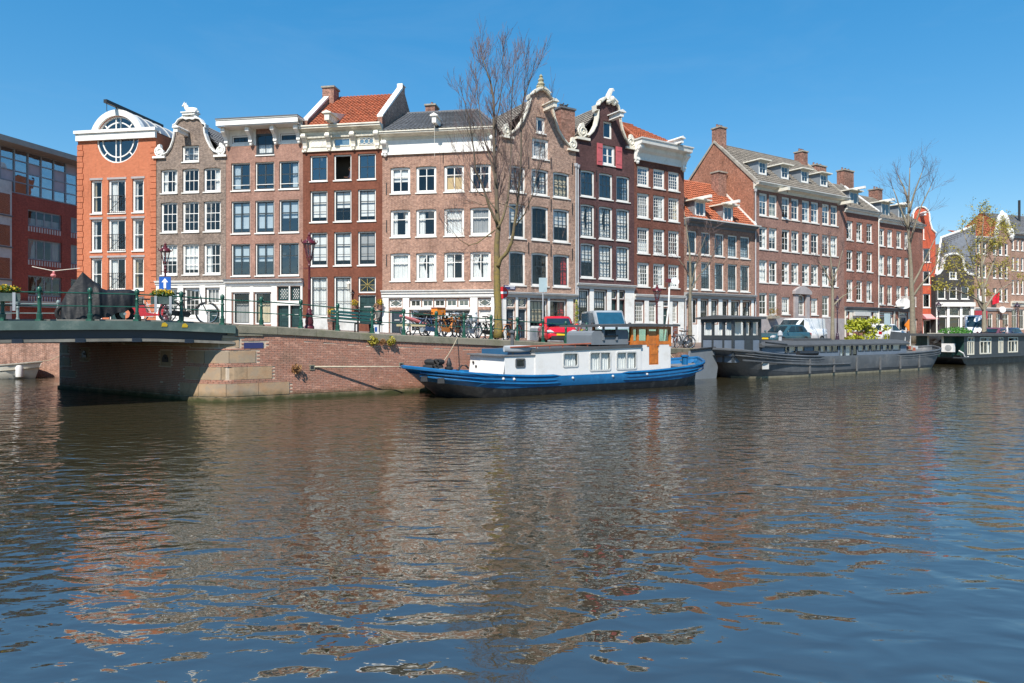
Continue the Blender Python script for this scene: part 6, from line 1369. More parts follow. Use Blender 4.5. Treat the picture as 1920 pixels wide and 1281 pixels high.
def blue_boat():
    b = Boat('blue_houseboat', 'blue and black barge houseboat with white cabin and varnished wheelhouse', 757, 1308, 2.38*K, 2.13*K)
    L = b.L; zs = lambda t: (1.30 - 1.9*t + 2.4*t*t if t < .4 else .924 - .10*(1 - abs(t - .45)/.45) + .0 + max(0, t - .62)**2*3.3)*K
    sheer = lambda t: (.83 + .48*max(0, 1 - t/.33)**1.7 + .50*max(0, (t - .6)/.4)**2.0)*K
    br = lambda t: (min(1, t/.16)*(2 - min(1, t/.16)))**.62*.999 + .001 if t < .16 else (1.0 if t < .84 else max(.05, 1 - ((t - .84)/.16)**2.3))
    split = lambda t: (.37 + .34*max(0, 1 - t/.22)**1.3 + .35*max(0, (t - .72)/.28)**1.6)*K
    b.hull(sheer, br, split, 1.5, 1.5, 'hull_blue', 'hull_black')
    y = -1.42; X = lambda px: b.x(px, y); Z = lambda px, py: b.z(px, py, y)
    zr0, zr1 = Z(1003, 660), Z(1200, 651); xf, xm, xa, xe = X(946), X(1003), X(1201), X(1258)
    # forward cabin
    zf = zr0 - .16; zb_ = .55; w1 = (X(967), X(984), Z(975, 689), Z(975, 673), .07)
    b.side('cabin_side', 'boat_white', xf, xm, zf - .02, zf, zb_, y, [w1]); b.porthole(w1, y, 'steel_grey', 'glass')
    m = MB(); m.face([(xf - .1, y, zb_), (xf + .04, y, zf - .02), (xf + .04, -y, zf - .02), (xf - .1, -y, zb_)]); m.build('cabin_front', 'boat_white', b.root)
    m = MB(); m.face([(xm, -y, zb_), (xf, -y, zb_), (xf, -y, zf), (xm, -y, zf)]); m.build('cabin_side', 'boat_white', b.root)
    # sloping front wall with a raised companion panel and a side panel with two vents
    W_ = -2*y
    for (f0, f1, nm) in ((.03, .68, 'companion_panel'), (.71, .97, 'vent_panel')):
        m = MB(); ya, yb = y + W_*f0, y + W_*f1; o_ = .05 if f0 < .5 else .03
        m.loft([[(xf - .10 - o_, ya, zb_ + .03), (xf + .06 - o_, ya, zf - .10), (xf + .07, ya, zf - .10), (xf - .02, ya, zb_ + .03)], [(xf - .10 - o_, yb, zb_ + .03), (xf + .06 - o_, yb, zf - .10), (xf + .07, yb, zf - .10), (xf - .02, yb, zb_ + .03)]]); pn = m.build(nm, 'boat_white', b.root)
        if f0 > .5:
            for (dy, dz) in ((.2, .55), (.45, .72)): m = MB(); m.lathe([(.06, -.015), (.06, .015)], 10); o = m.build('vent_hole', 'iron_black', pn, (xf - .06, ya + dy, zb_ + dz)); o.rotation_euler = (0, math.pi/2, 0)
    xl = xf - .12
    m = MB(); m.box(xl - .03, y - .04, zf - .02 + .02, xm, -y + .04, zf + .05); m.build('forward_roof', 'deck_grey', b.root)
    m = MB(); m.box(X(962), y + .3, zf + .05, xm - .05, -y - .3, zf + .26); hb = m.build('roof_hatch', 'hatch_blue', b.root)
    m = MB(); m.tube([(X(950), y + .2, zf + .3), (X(980), y + .25, zf + .29), (X(1015), y + .3, zf + .31)], [.13, .15, .1], 8, flat=.6); m.build('rolled_tarpaulin', 'canvas_grey', b.root, smooth=True)
    m = MB(); xx = X(969); m.tube([(xx, y + .35, zf + .05), (xx, y + .35, zf + .95)], .07, 8); m.lathe([(.13, 0), (.13, .05), (.05, .12)], 8, (xx, y + .35, zf + .95)); m.build('stove_pipe', 'steel_grey', b.root)
    # main cabin
    wins = [(X(1055), X(1083), Z(1069, 688), Z(1069, 661.5), .1), (X(1105), X(1144), Z(1125, 695), Z(1125, 660), .1), (X(1155), X(1192.5), Z(1174, 692.5), Z(1174, 659.5), .1)]
    b.side('cabin_side', 'boat_white', xm + .002, xa, zr0, zr1, zb_, y - .03, wins)
    for i, w in enumerate(wins): b.porthole(w, y - .03, 'pale_trim', 'glass', ['half', 'full', 'full'][i] if i else 'full', i > 0)
    m = MB(); m.face([(xm, y - .03, zb_), (xm, y - .03, zr0), (xm, -y, zr0), (xm, -y, zb_)]); m.build('cabin_front', 'boat_white', b.root)
    m = MB(); m.face([(xm, -y, zb_), (xm, -y, zr0), (xa, -y, zr1), (xa, -y, zb_)]); m.build('cabin_side', 'boat_white', b.root)
    m = MB(); m.box(xm + .1, -.2, zb_, xa, -.15, zr0 - .05); m.build('inner_wall', 'interior', b.root)
    m = MB(); m.prism([(xm - .05, zr0 + .0), (xa + .05, zr1 + .0), (xa + .05, zr1 + .12), (xm - .05, zr0 + .12)], 'y', y - .08, -y + .05); m.build('main_roof', 'roof_dark', b.root)
    m = MB(); m.tube([(X(960), y + .15, zr0 + .2), (xa - .1, y + .15, zr1 + .26)], .035, 6)
    for k in range(9): t = k/8; m.tube([(X(1010) + (xa - .3 - X(1010))*t, y + .15, zr0 + .12), (X(1010) + (xa - .3 - X(1010))*t, y + .15, zr0 + .22 + (zr1 - zr0)*t)], .02, 5)
    m.build('roof_rail', 'rust_red', b.root)
    # aft house, door and wheelhouse
    zt2 = Z(1230, 645.5); d0, d1 = X(1217.5), X(1235.5); zd = Z(1226, 684)
    m = MB(); sheet_with_holes(m, [(xa + .002, zb_ + .1), (xe, zb_ + .1), (xe, zt2), (xa + .002, zt2)], [rect(d0, zd, d1, zt2 - .001)], 0, .12); m.build('aft_house_side', 'boat_white', b.root, (0, y + .02, 0), fix=False)
    m = MB(); m.face([(xe, y + .02, zb_ + .1), (xe, -y, zb_ + .1), (xe, -y, zt2), (xe, y + .02, zt2)]); m.face([(xa, -y, zb_ + .1), (xa, -y, zt2), (xe, -y, zt2), (xe, -y, zb_ + .1)]); m.build('aft_house_back', 'boat_white', b.root)
    m = MB(); m.box(0, .03, 0, d1 - d0, .07, zt2 - zd + .62)
    for (a, c) in ((.06, .44), (.5, .9)): m.box(.1, .018, (zt2 - zd)*a, d1 - d0 - .1, .03, (zt2 - zd)*c)
    dr = m.build('cabin_door', 'varnish', b.root, (d0, y, zd)); m = MB(); m.tube([(d1 - d0 - .06, .02, .7), (d1 - d0 - .06, -.03, .7), (d1 - d0 - .14, -.03, .7)], .015, 6); m.build('handle', 'gold', dr)
    zw = Z(1230, 612.5); wx0 = X(1186); posts = [wx0, X(1196.5), X(1215), X(1234.5), X(1257)]
    m = MB()
    for (i, px) in enumerate(posts): m.box(px - .06, y + .0, zt2 - .1, px + .06, y + .1, zw)
    for px in (wx0, posts[-1]): m.box(px - .05, -y - .12, zt2 - .1, px + .05, -y, zw)
    m.box(wx0, y + .012, zt2 - .02, posts[2], y + .088, zt2 + .16); m.box(posts[3], y + .012, zt2 - .02, posts[-1], y + .088, zt2 + .14); m.box(wx0, y + .012, zw - .13, posts[-1], y + .088, zw - .003); m.box(wx0 - .03, y + .1, zt2 - .1, wx0 + .03, -y - .12, zt2 + .14); m.box(posts[-1] - .03, y + .1, zt2 - .1, posts[-1] + .03, -y - .12, zt2 + .14); m.box(wx0, -y - .1, zt2 - .1, posts[-1], -y - .02, zt2 + .2)
    wh = m.build('wheelhouse', 'varnish', b.root)
    for a, c in zip(posts, posts[1:]):
        m = MB(); m.face([(p[0], 0, p[1]) for p in reversed(rrect(a + .05, zt2 + .12, c - .05, zw - .1, .08))]); m.build('pane', 'glass_green', wh, (0, y + .05, 0), fix=False)
    m = MB(); m.face([(wx0, y + .1, zt2 + .14), (wx0, -y - .12, zt2 + .14), (wx0, -y - .12, zw - .1), (wx0, y + .1, zw - .1)]); m.build('pane', 'glass_green', wh, fix=False); m = MB(); m.face([(posts[-1], y + .1, zt2 + .14), (posts[-1], -y - .12, zt2 + .14), (posts[-1], -y - .12, zw - .1), (posts[-1], y + .1, zw - .1)]); m.build('pane', 'glass_green', wh, fix=False)
    rx0, rx1 = X(1126), X(1270); m = MB(); m.prism([(rx0, zw - .02), (rx1, zw + .01), (rx1, zw + .10), ((rx0 + rx1)/2, zw + .14), (rx0, zw + .06)], 'y', y - .2, -y + .2); m.build('wheelhouse_roof', 'roof_dark', b.root)
    m = MB(); m.lathe([(.26, -.015), (.26, .015)], 14); wl = m.build('steering_wheel', 'varnish', wh, (posts[2] - .3, 0, zt2 + .25)); wl.rotation_euler = (0, math.pi/2, 0)
    # grey cargo boxes and struts before the wheelhouse
    g0, g1 = X(1112), X(1184); zg = zr1 + .13
    for k, (a, c, hh) in enumerate(((g0, g0 + .75, .62), (g0 + .55 + .21, g1 - .85, .46), (g1 - .84, g1 - .1, .68))):
        m = MB(); m.prism([(a, zg), (c, zg), (c, zg + hh - .1), (c - .06, zg + hh), (a + .18, zg + hh), (a + .04, zg + hh - .08), (a, zg + hh - .2)], 'y', y + .1, .5 if k != 1 else .3); m.build('deck_box', 'box_grey', b.root)
    for px in (1133.5, 1158): m = MB(); xx = X(px); m.box(xx - .05, y + .04, zg + .2, xx + .05, y + .098, zw - .03); m.build('roof_strut', 'box_grey', b.root)
    m = MB(); m.box(X(1134), y + .03, zg + .36, X(1160), y + .06, zg + .44); m.build('step_plate', 'iron_black', b.root)
    # deck gear
    dz = sheer(.04) - .22
    for k in range(2): m = MB(); m.tube([(.0 + .30*math.cos(a*.5236), .30*math.sin(a*.5236), 0) for a in range(13)], .11, 8, cap=False); m.build('tyre', 'tyre', b.root, (1.0 + .06*k, -.55, dz + .30 + .2*k), smooth=True)
    m = MB(); m.lathe([(.13, 0), (.12, .35), (.17, .4), (.17, .46), (.1, .5), (.12, .58), (.07, .72), (.03, .85)], 10); m.build('windlass', 'iron_black', b.root, (b.x(842, -.7), -.7, sheer(.14) - .22), smooth=True)
    m = MB(); m.lathe([(.1, 0), (.1, .4), (.12, .42)], 10); m.build('bollard', 'pale_trim', b.root, (b.x(826, -.9), -.9, sheer(.12) - .22))
    m = MB(); m.tube([(0, 0, 0), (.05, 0, .35), (.2, 0, .52), (.4, 0, .52), (.52, 0, .4)], .04, 8); m.build('vent_hose', 'iron_black', b.root, (b.x(857, -.6), -.6, sheer(.16) - .2))
    m = MB(); m.lathe([(.16, 0), (.14, .35), (.2, .4), (.2, .46), (.08, .5)], 10); m.build('bollard', 'hull_blue', b.root, (L - 1.75, -.75, sheer(.92) - .12))
    m = MB(); m.prism([(L - 1.3, -.4), (L - .35, -.4), (L - .2, .4), (L - .25, 1.0), (L - .4, 1.0), (L - .55, .5), (L - 1.1, .32)], 'y', -.05, .05); m.build('rudder', 'hull_black', b.root)
    for px in (942, 962, 1072, 1147, 1211): xx = b.x(px, -2.1*K); m = MB(); m.ball((0, 0, 0), .06, 8, 5); m.build('eye_bolt', 'pale_trim', b.root, (xx, -2.13*K - .05, sheer(xx/L) - .12))
    for (xx, ang) in ((.5, .9), (1.0, .6)):
        m = MB(); m.prism([(-.14, -.1), (.14, -.1), (.12, .1), (-.12, .1)], 'y', -.03, .03); o = m.build('hawse_hole', 'iron_black', b.root, (xx - .08, -b.B*br(xx/L) * .965, sheer(xx/L) - .36), -.9 + xx*.25)
    m = MB()
    for k in range(30):
        t = .1 + .85*k/29; 
    return b
glass('glass_green', (.55, .78, .68), .10)
BB = blue_boat()
for (px, y_, z_, u_, lab) in ((800, -.3, 1.05*K, 9.4, 'slack mooring rope from the blue boat bow to the quay'), (1290, .4, 1.2*K, 23.0, 'slack mooring rope from the blue boat stern to the quay')):
    a_ = Vector((*BB.pl.pt(BB.pl.s_(px), y_), z_)); p_, d_ = wpt(u_); e_ = Vector((p_.x, p_.y, fz(qsd(p_.x, p_.y)[0]) + .06)) - a_
    m = MB(); m.tube([e_*(i/8) - Vector((0, 0, .25*math.sin(math.pi*i/8))) for i in range(9)], .018, 5); tag(m.build('mooring_rope', 'rope', None, tuple(a_)), lab, 'rope')
def grey_barge():
    b = Boat('grey_barge', 'long dark grey steel barge with wheelhouse and low covered cabin', 1334, 1748, 1.12*K, 1.93*K)
    L = b.L; sheer = lambda t: (1.22 + .55*max(0, 1 - t/.30)**1.6 + .42*max(0, (t - .68)/.32)**1.8)*K
    br = lambda t: (1 - (1 - min(1, t/.10))**3)**.5*.97 + .03 if t < .10 else (1.0 if t < .86 else max(.04, 1 - ((t - .86)/.14)**2.1))
    split = lambda t: (.30 + .30*max(0, 1 - t/.2))*K
    b.hull(sheer, br, split, 1.6, 1.0, 'steel_grey', 'steel_grey', 'steel_grey', .35, 'deck_grey', stain='waterline_stain')
    y = -1.45*K; X = lambda px: b.x(px, y); Z = lambda px, py: b.z(px, py, y)
    # wheelhouse near the stern: three windows in its end wall, door and windows in its side
    zt, zs_, zb_ = Z(1400, 598), Z(1400, 635), .9; zwb = Z(1400, 631); y0_ = y; y = -1.22*K; X = lambda px: b.x(px, y); xs = [.5] + [X(p) for p in (1398, 1410.5, 1426)]
    m = MB()
    for xx in xs: m.box(xx - .07, y, zb_, xx + .07, y + .12, zt)
    m.box(xs[0], y + .01, zt - .16, xs[-1], y + .11, zt - .002); m.box(xs[0], y + .01, zs_ - .06, xs[-1], y + .11, zwb + .06)
    ys = [y + (-2*y)*k/3 for k in range(4)]
    for xx in (xs[0], xs[-1]):
        for q in ys[1:]: m.box(xx - .06, q - .12, zb_, xx + .06, q, zt)
        m.box(xx - .055, y + .12, zt - .16, xx + .055, -y - .12, zt - .002); m.box(xx - .055, y + .12, zs_ - .06, xx + .055, -y - .12, zwb + .06)
    m.box(xs[0], -y - .1, zb_, xs[-1], -y - .01, zwb); m.box(xs[0], -y - .1, zt - .16, xs[-1], -y - .01, zt - .002)
    wh = m.build('wheelhouse', 'boat_dark', b.root)
    for i, (a, c) in enumerate(zip(xs, xs[1:])):
        m = MB(); m.face([(a + .07, y + .05, zwb + .06), (c - .07, y + .05, zwb + .06), (c - .07, y + .05, zt - .16), (a + .07, y + .05, zt - .16)]); m.build('pane', 'glass', wh, fix=False)
        obj('curtain', curtain_mesh((c - a)*.75, zt - zwb - .22, 'full', 'curtain_white', i), wh, (a + .1, y + .2, zwb + .06))
        m = MB()
        if i != 1: m.box(a + .07, y + .03, zb_, c - .07, y + .07, zs_ - .06); m.build('panel', 'steel_blue', wh)
        else: m.box(a + .07, y + .02, zb_ - .1, c - .07, y + .06, zwb + .05); m.build('door', 'boat_dark', wh)
    for i, (a, c) in enumerate(zip(ys, ys[1:])):
        for xx in (xs[0], xs[-1]): m = MB(); m.face([(xx, a + .1, zwb + .06), (xx, c - .1, zwb + .06), (xx, c - .1, zt - .16), (xx, a + .1, zt - .16)]); m.build('pane', 'glass', wh, fix=False)
        m = MB(); m.box(xs[0] - .03, a, zb_, xs[0] + .03, c - .12, zs_ - .06); m.build('panel', 'steel_blue', wh)
        o = obj('curtain', curtain_mesh((c - a)*(.7 if i != 1 else .4), zt - zwb - .22, 'full', 'curtain_white', i), wh, (xs[0] + .15, a + .12, zwb + .06), math.pi/2)
    m = MB(); m.prism([(y - .25, zt), (-y + .25, zt), (-y + .25, zt + .1), (0, zt + .22), (y - .25, zt + .1)], 'x', xs[0] - .25, xs[-1] + .2); m.build('wheelhouse_roof', 'roof_dark', b.root)
    y = y0_; X = lambda px: b.x(px, y)
    # low cabin with canvas roof
    c0, c1 = X(1433), X(1703); zr = Z(1500, 645); zc = zr - .02; zb2 = .95; yy = y + .12
    ws = []; strip = [(1475, 1480), (1482, 1495), (1498, 1511), (1529, 1539), (1541, 1551), (1553, 1563), (1564, 1574), (1612, 1623), (1625, 1634), (1636, 1646), (1647, 1655), (1658, 1667), (1669, 1675), (1677, 1691)]
    for (a, c) in strip: ws.append((X(a), X(c), zr - .52, zr - .12, .03))
    for (a, c) in ((1578, 1586), (1602, 1609.5)): ws.append((X(a), X(c), zr - .85, zr - .10, .03))
    ws.append((X(1588), X(1600), zr - .95, zr - .08, .03))
    b.side('cabin_side', 'steel_blue', c0, c1, zc, zc, zb2, yy, ws)
    for i, w in enumerate(ws): b.porthole(w, yy, 'boat_dark', 'glass_sky', 'full' if i % 3 else None, fr=.05)
    m = MB(); m.box(c0 + .05, -.3, zb2, c1 - .05, -.25, zr - .05); m.build('inner_wall', 'interior', b.root)
    m = MB(); m.face([(c0, yy, zb2), (c0, -yy, zb2), (c0, -yy, zc), (c0, yy, zc)]); m.face([(c1, yy, zb2), (c1, -yy, zb2), (c1, -yy, zc), (c1, yy, zc)]); m.face([(c0, -yy, zb2), (c1, -yy, zb2), (c1, -yy, zc), (c0, -yy, zc)]); m.build('cabin_end', 'steel_blue', b.root)
    m = MB(); n = 8; rings = []
    for xx in (c0 - .15, c0 + .2, (c0 + c1)/2, c1 - .2, c1 + .15): rings.append([(xx, (yy - .15)*math.cos(math.pi*i/n), zr - .06 + .26*math.sin(math.pi*i/n)) for i in range(n + 1)] + [(xx, -(yy - .15) * 1.0, zr - .12)][:0] + [(xx, (yy - .15)*-1, zr - .16), (xx, (yy - .15), zr - .16)])
    m.loft(rings); m.build('cabin_roof', 'roof_dark', b.root, smooth=True)
    for (a, c, zz) in ((1508, 1580, .30),): m = MB(); m.box(X(a), -.6, zr + .12, X(c), .3, zr + .30); m.build('roof_hatch', 'roof_dark', b.root)
    m = MB(); m.tube([(X(1495), y - .05, zr - .55), (X(1530), y - .06, zr - .57)], .14, 8); m.build('rolled_awning', 'iron_black', b.root)
    m = MB(); xx = X(1492); m.tube([(xx, -.3, zr + .1), (xx, -.3, zr + .55)], .1, 8); m.lathe([(.16, 0), (.12, .2), (.02, .3)], 8, (xx, -.3, zr + .5)); m.build('chimney_cowl', 'canvas_grey', b.root)
    # bow gear, rudder, hull details
    m = MB(); xx = X(1722); m.prism([(X(1703), 1.62*K + .52), (X(1741), 1.62*K + .42), (X(1741), 1.62*K + .98), (X(1706), 1.62*K + 1.12)], 'y', -.1, -.04); m.build('wind_screen', 'roof_dark', b.root)
    for px in (1728, 1738): m = MB(); m.bar((X(px), -.2, 1.25), (X(px) + .3, -.06, 2.3), .06); m.build('screen_prop', 'pale_trim', b.root)
    for k in range(7): m = MB(); r = random.Random(k); m.box(-.35, -.22, -.1, .35, .22, .12); m.build('stowed_crate', ['wood_beam', 'rust_red', 'canvas_grey'][k % 3], b.root, (X(1705) + k*.33, -.7 + r.uniform(-.2, .2), 1.46*K + r.uniform(0, .15)), r.uniform(0, 1.5))
    m = MB(); m.prism([(-1.85, -.4), (.25, -.4), (.45, .6), (.15, 1.62), (-.1, 1.72), (-1.75, 1.55), (-1.95, .6)], 'y', -.06, .06); m.build('rudder', 'box_grey', b.root)
    m = MB(); m.tube([(-1.75, -.09, 1.6), (.2, -.09, 1.72), (.6, -.09, 1.3), (.7, -.09, .9)], .05, 6); m.build('rudder_chain', 'iron_black', b.root)
    for t in (.26, .36, .46, .57, .67, .77): xx = t*L; m = MB(); m.box(-.07, -.02, -.62, .07, .03, .2); m.build('rust_streak_plate', 'waterline_stain' if 0 else 'steel_rib', b.root, (xx, -b.B*1.03 - .004, .78))
    xx = 1.55; m = MB(); 
    for q in ((-.22, -.2, .22, -.16), (-.22, .16, .22, .2), (-.22, -.16, -.18, .16), (.18, -.16, .22, .16)): m.box(q[0], -.03, q[1], q[2], .02, q[3])
    m.box(-.18, -.005, -.16, .18, .0, .16); o = m.build('anchor_port', 'pale_trim', b.root, (2.3, -b.B*1.0, .72), -.22)
    pts = [(t*L, -b.B*br(t)*1.02 - .03, sheer(t)*.56 + .18*max(0, 1 - t/.3)) for t in [.03 + .4*i/14 for i in range(15)]]; m = MB(); m.tube(pts, .045, 5); m.build('rub_rail', 'steel_grey', b.root)
    for px in (1436, 1470): m = MB(); m.lathe([(.09, 0), (.09, .32), (.13, .34), (.13, .38)], 8); m.build('bollard', 'canvas_grey', b.root, (X(px) - 1.2, y - .12, sheer(.25) - .3))
    m = MB(); m.tube([(X(1430), y - .2, 2.0), (X(1470), y - .2, 1.85)], .05, 6); m.build('boat_pole', 'iron_black', b.root)
plain('steel_rib', (.135, .135, .135), .7, .25, 3)
grey_barge()
def green_houseboat():
    b = Boat('green_houseboat', 'flat-roofed dark green houseboat with cream window frames', 1771, 1930, -.45*K, 1.75*K, 'houseboat')
    W = 1.75*K; L = b.L; y = -W; X = lambda px: b.x(px, y); Z = lambda px, py: b.z(px, py, y)
    zf, zt = .62, Z(1850, 630); x0 = X(1811); 
    m = MB(); m.prism([(-.9, .75), (L, .55), (L, -.3), (1.2, -.3), (-.2, .1)], 'y', y*.95, -y*.95); m.build('hull', 'hull_black', b.root)
    m = MB(); m.box(-1.0, y - .25, .52, L, -y + .1, .62); m.build('gangway_edge', 'boat_dark', b.root)
    wins = [(X(1837), X(1858), Z(1847, 663.5), Z(1847, 632.5), .02), (X(1872), X(1880.5), Z(1876, 661.5), Z(1876, 632.5), .02), (X(1890), X(1908), Z(1899, 660.5), Z(1899, 632.5), .02), (X(1814), X(1826), Z(1820, 665), Z(1820, 632), .02)]
    b.side('cabin_side', 'boat_dark', x0 - .3, L, zt, zt, zf, y, wins)
    for w in wins:
        f = b.porthole(w, y, 'frame_cream', 'glass', 'sides', fr=.1); m = MB(); h = w[3] - w[2]; m.box(w[0] + .08, -.02, w[2] + h*.72, w[1] - .08, .02, w[2] + h*.78)
        if w[1] - w[0] > .8:
            for k in (1/3, 2/3): xx = w[0] + (w[1] - w[0])*k; m.box(xx - .04, -.018, w[2] + .08, xx + .04, .022, w[2] + h*.71)
        m.build('glazing_bar', 'frame_cream', f)
    # end wall facing down the canal
    m = MB(); m.box(x0 - 1.0, y + .55, zf, x0 - .302, -y, zt); m.build('end_block', 'boat_green', b.root)
    m = MB(); m.face([(x0 - .3, y, zf), (x0 - .3, y + .55, zf), (x0 - .3, y + .55, zt), (x0 - .3, y, zt)]); m.build('end_wall', 'boat_green', b.root)
    n = 14
    for i in range(n): yy = y + .56 + (-2*y - .6)*i/n; m = MB(); m.box(x0 - 1.03, yy, zf, x0 - 1.001, yy + (-2*y - .6)/n - .015, zt); m.build('board', 'boat_green', b.root)
    m = MB(); m.box(-.04, -.62, -.72, -.0, .62, .72)
    fw = m.build('window', 'frame_cream', b.root, (x0 - 1.031, y + 1.75, zf + 1.15)); m = MB(); m.box(-.05, -.46, -.55, -.041, .46, .55); m.build('pane', 'glass_dark', fw)
    m = MB(); m.box(-.35, -.42, -.33, 0, .42, .33); ac = m.build('heat_pump', 'boat_white', b.root, (x0 - 1.04, y + .62 + .1, zf + .72)); m = MB(); m.lathe([(.24, 0), (.24, .02), (.05, .03)], 14); o = m.build('fan_grille', 'grey_trim', ac, (-.35, -.08, 0)); o.rotation_euler = (0, -math.pi/2, 0)
    m = MB(); m.tube([(x0 - .7, y + .2, zf + .5), (x0 - .5, y - .03, zf + .3), (x0 - .3, y - .06, zf - .02), (x0 + .25, y - .06, zf)], .05, 6); m.build('pipe', 'boat_white', b.root)
    m = MB(); m.box(x0 - 1.6, y - .25, zt + .002, L + .1, -y + .2, zt + .2); m.build('flat_roof', 'roof_dark', b.root)
    m = MB(); m.box(x0 - .2, y + .3, zf, L - .1, y + 1.2, zf + .02); m.build('inner_floor', 'interior', b.root); m = MB(); m.box(x0 - .25, .1, zf, L, .15, zt); m.build('inner_wall', 'interior', b.root)
    m = MB(); r = random.Random(3); leaf_clump(None, (X(1838), .2, zt + .35), (2.0, 1.0, .38), 900, 'grass_roof', .16, 5, mb=m); m.build('green_cover', 'grass_roof', b.root, fix=False)
leaf_material('grass_roof', (.06, .22, .03), (.10, .30, .04)); glass('glass_dark', (.3, .34, .36), .06)
green_houseboat()
def rowing_boat():
    q = ray(70, 700, 41.0*K*1.0); t = thing('sloop', 'small cream open boat moored to the side canal wall', 'boat', (q.x, q.y, 0), PA.ang + .12); m = MB(); rings = []; N = 16
    for i in range(N + 1):
        u = i/N; x = -6.2*(1 - u); b = .95*min(1, (1 - u)*5)**.55*(.75 + .25*min(1, u*4)) + .01; zs = .62 + .3*u**2.5
        rings.append([(x + .25*u, -b, zs), (x, -b*.93, .3), (x - .15*u, -b*.6, -.1), (x - .2*u, 0, -.2), (x - .15*u, b*.6, -.1), (x, b*.93, .3), (x + .25*u, b, zs)])
    m.loft(rings, cap=False, closed=False); m.build('hull', 'cream_paint', t, smooth=True)
    m = MB(); loop = [r[0] for r in rings] + [r[-1] for r in reversed(rings)]; m.tube(loop, .05, 6); m.build('gunwale', 'wood_beam', t)
    m = MB(); m.face([tuple(Vector(p) - Vector((0, 0, .3))) for p in loop]); m.build('floor', 'wood_beam', t)
    m = MB(); m.prism([(-6.2, .55), (-4.2, .6), (-4.4, 1.3), (-6.0, 1.3)], 'y', -.7, .7); m.build('cuddy_cover', 'canvas_grey', t); m = MB(); m.tube([(-2.2, -.8, .6), (-2.2, -.8, 1.25)], .04, 6); m.build('post', 'wood_beam', t)
    m = MB(); m.lathe([(.02, -.1), (.17, 0), (.19, .5), (.15, .62), (.05, .68)], 10); m.build('fender', 'boat_white', t, (-.55, -.62, .12), smooth=True)
    e = Vector((B1.x + 1.0, B1.y - .1, 2.15)); mw = Matrix.Rotation(-(PA.ang + .12), 3, 'Z') @ (e - q*1.0 + Vector((0, 0, q.z))); p1 = Vector((.2, 0, .95)); m = MB(); m.tube([p1.lerp(mw, i/8) - Vector((0, 0, .35*math.sin(math.pi*i/8))) for i in range(9)], .022, 5); m.build('mooring_rope', 'rope', t)
rowing_boat()
# ------------------------------------------------------------------ street furniture, vehicles, people
def quay_pt(px, back):
    """point on the street a given distance behind the quay edge, seen at pixel column px"""
    off = back
    for _ in range(4):
        pl = QP.shifted(off); s = pl.s_(px); off = back + qoff(s)
    p = pl.pt(s); return Vector((p[0], p[1], gz(*p)))
def at(px, Y):
    X = (px - CX)/F*Y; return Vector((X, Y, gz(X, Y)))
plain('lamp_maroon', (.10, .012, .018), .35, .25, 4); plain('lamp_dark', (.05, .03, .05), .4, .25, 4); glass('lantern_glass', (.85, .86, .86), .05)
def lamp_mesh(mat):
    root = obj('street_lamp', None); 
    m = MB(); m.lathe([(.20, 0), (.20, .12), (.15, .2), (.17, .32), (.13, .55), (.14, .62), (.10, .68), (.11, .78), (.065, .86)], 12); m.build('base', mat, root, smooth=True)
    m = MB(); m.lathe([(.06, .86), (.05, 1.6), (.065, 1.63), (.05, 1.68), (.042, 2.55), (.07, 2.6), (.045, 2.66), (.04, 2.78)], 10); m.bar((-.22, 0, 2.48), (.22, 0, 2.48), .03); m.build('pole', mat, root, smooth=True)
    m = MB()
    for k in range(6):
        a = math.pi/3*k; m.bar((.1*math.cos(a), .1*math.sin(a), 2.92), (.22*math.cos(a), .22*math.sin(a), 3.44), .028); m.bar((.04*math.cos(a), .04*math.sin(a), 2.72), (.13*math.cos(a), .13*math.sin(a), 2.92), .022)
    m.lathe([(.12, 2.9), (.12, 2.95)], 6); m.lathe([(.25, 3.43), (.25, 3.47)], 6); fr = m.build('lantern_frame', mat, root)
    m = MB(); m.lathe([(.105, 2.95), (.21, 3.43)], 6, cap=False); m.build('lantern_glass', 'lantern_glass', fr)
    m = MB(); m.lathe([(.28, 3.47), (.27, 3.52), (.16, 3.62), (.10, 3.66), (.10, 3.72), (.05, 3.76), (.07, 3.82), (.02, 3.9), (.005, 3.96)], 12)
    for k in range(6): a = math.pi/3*k + .5; m.tube([(.26*math.cos(a), .26*math.sin(a), 3.47), (.32*math.cos(a), .32*math.sin(a), 3.55), (.30*math.cos(a), .30*math.sin(a), 3.62)], .02, 5)
    m.build('crown', mat, root, smooth=True); return root
def lamps():
    base_ = lamp_mesh('lamp_maroon'); dark = lamp_mesh('lamp_dark'); used = set()
    for (q, sc, kind, lab) in ((quay_pt(580, .55), 1.0, base_, 'maroon crown lantern lamp post beside the green bench'), (at(310, 36.5*K), 1.0, base_, 'maroon crown lantern lamp post carrying the blue arrow sign'), (at(1232, 43), 1.0, base_, 'maroon crown lantern lamp post behind the blue boat wheelhouse'), (at(1570, 55), 1.0, dark, 'dark lamp post beside a bare tree and the long brick building'), (at(1760, 66), 1.0, dark, 'dark crown lantern lamp post before the black house'), (at(1907, 72), 1.05, dark, 'dark lamp post before the plain brown far house')):
        o = kind if kind.name not in used else copy_tree(kind); used.add(kind.name); o.location = q; o.scale = (sc,)*3; tag(o, lab, 'street lamp', 'crown lantern street lamps')
lamps()
plain('sign_blue', (.01, .09, .38), .4, .05, 3); plain('sign_red', (.55, .015, .02), .4, .05, 3); plain('sign_white', (.8, .8, .8), .4, .03, 3); plain('sign_back', (.36, .45, .48), .4, .1, 3, metal=.2)
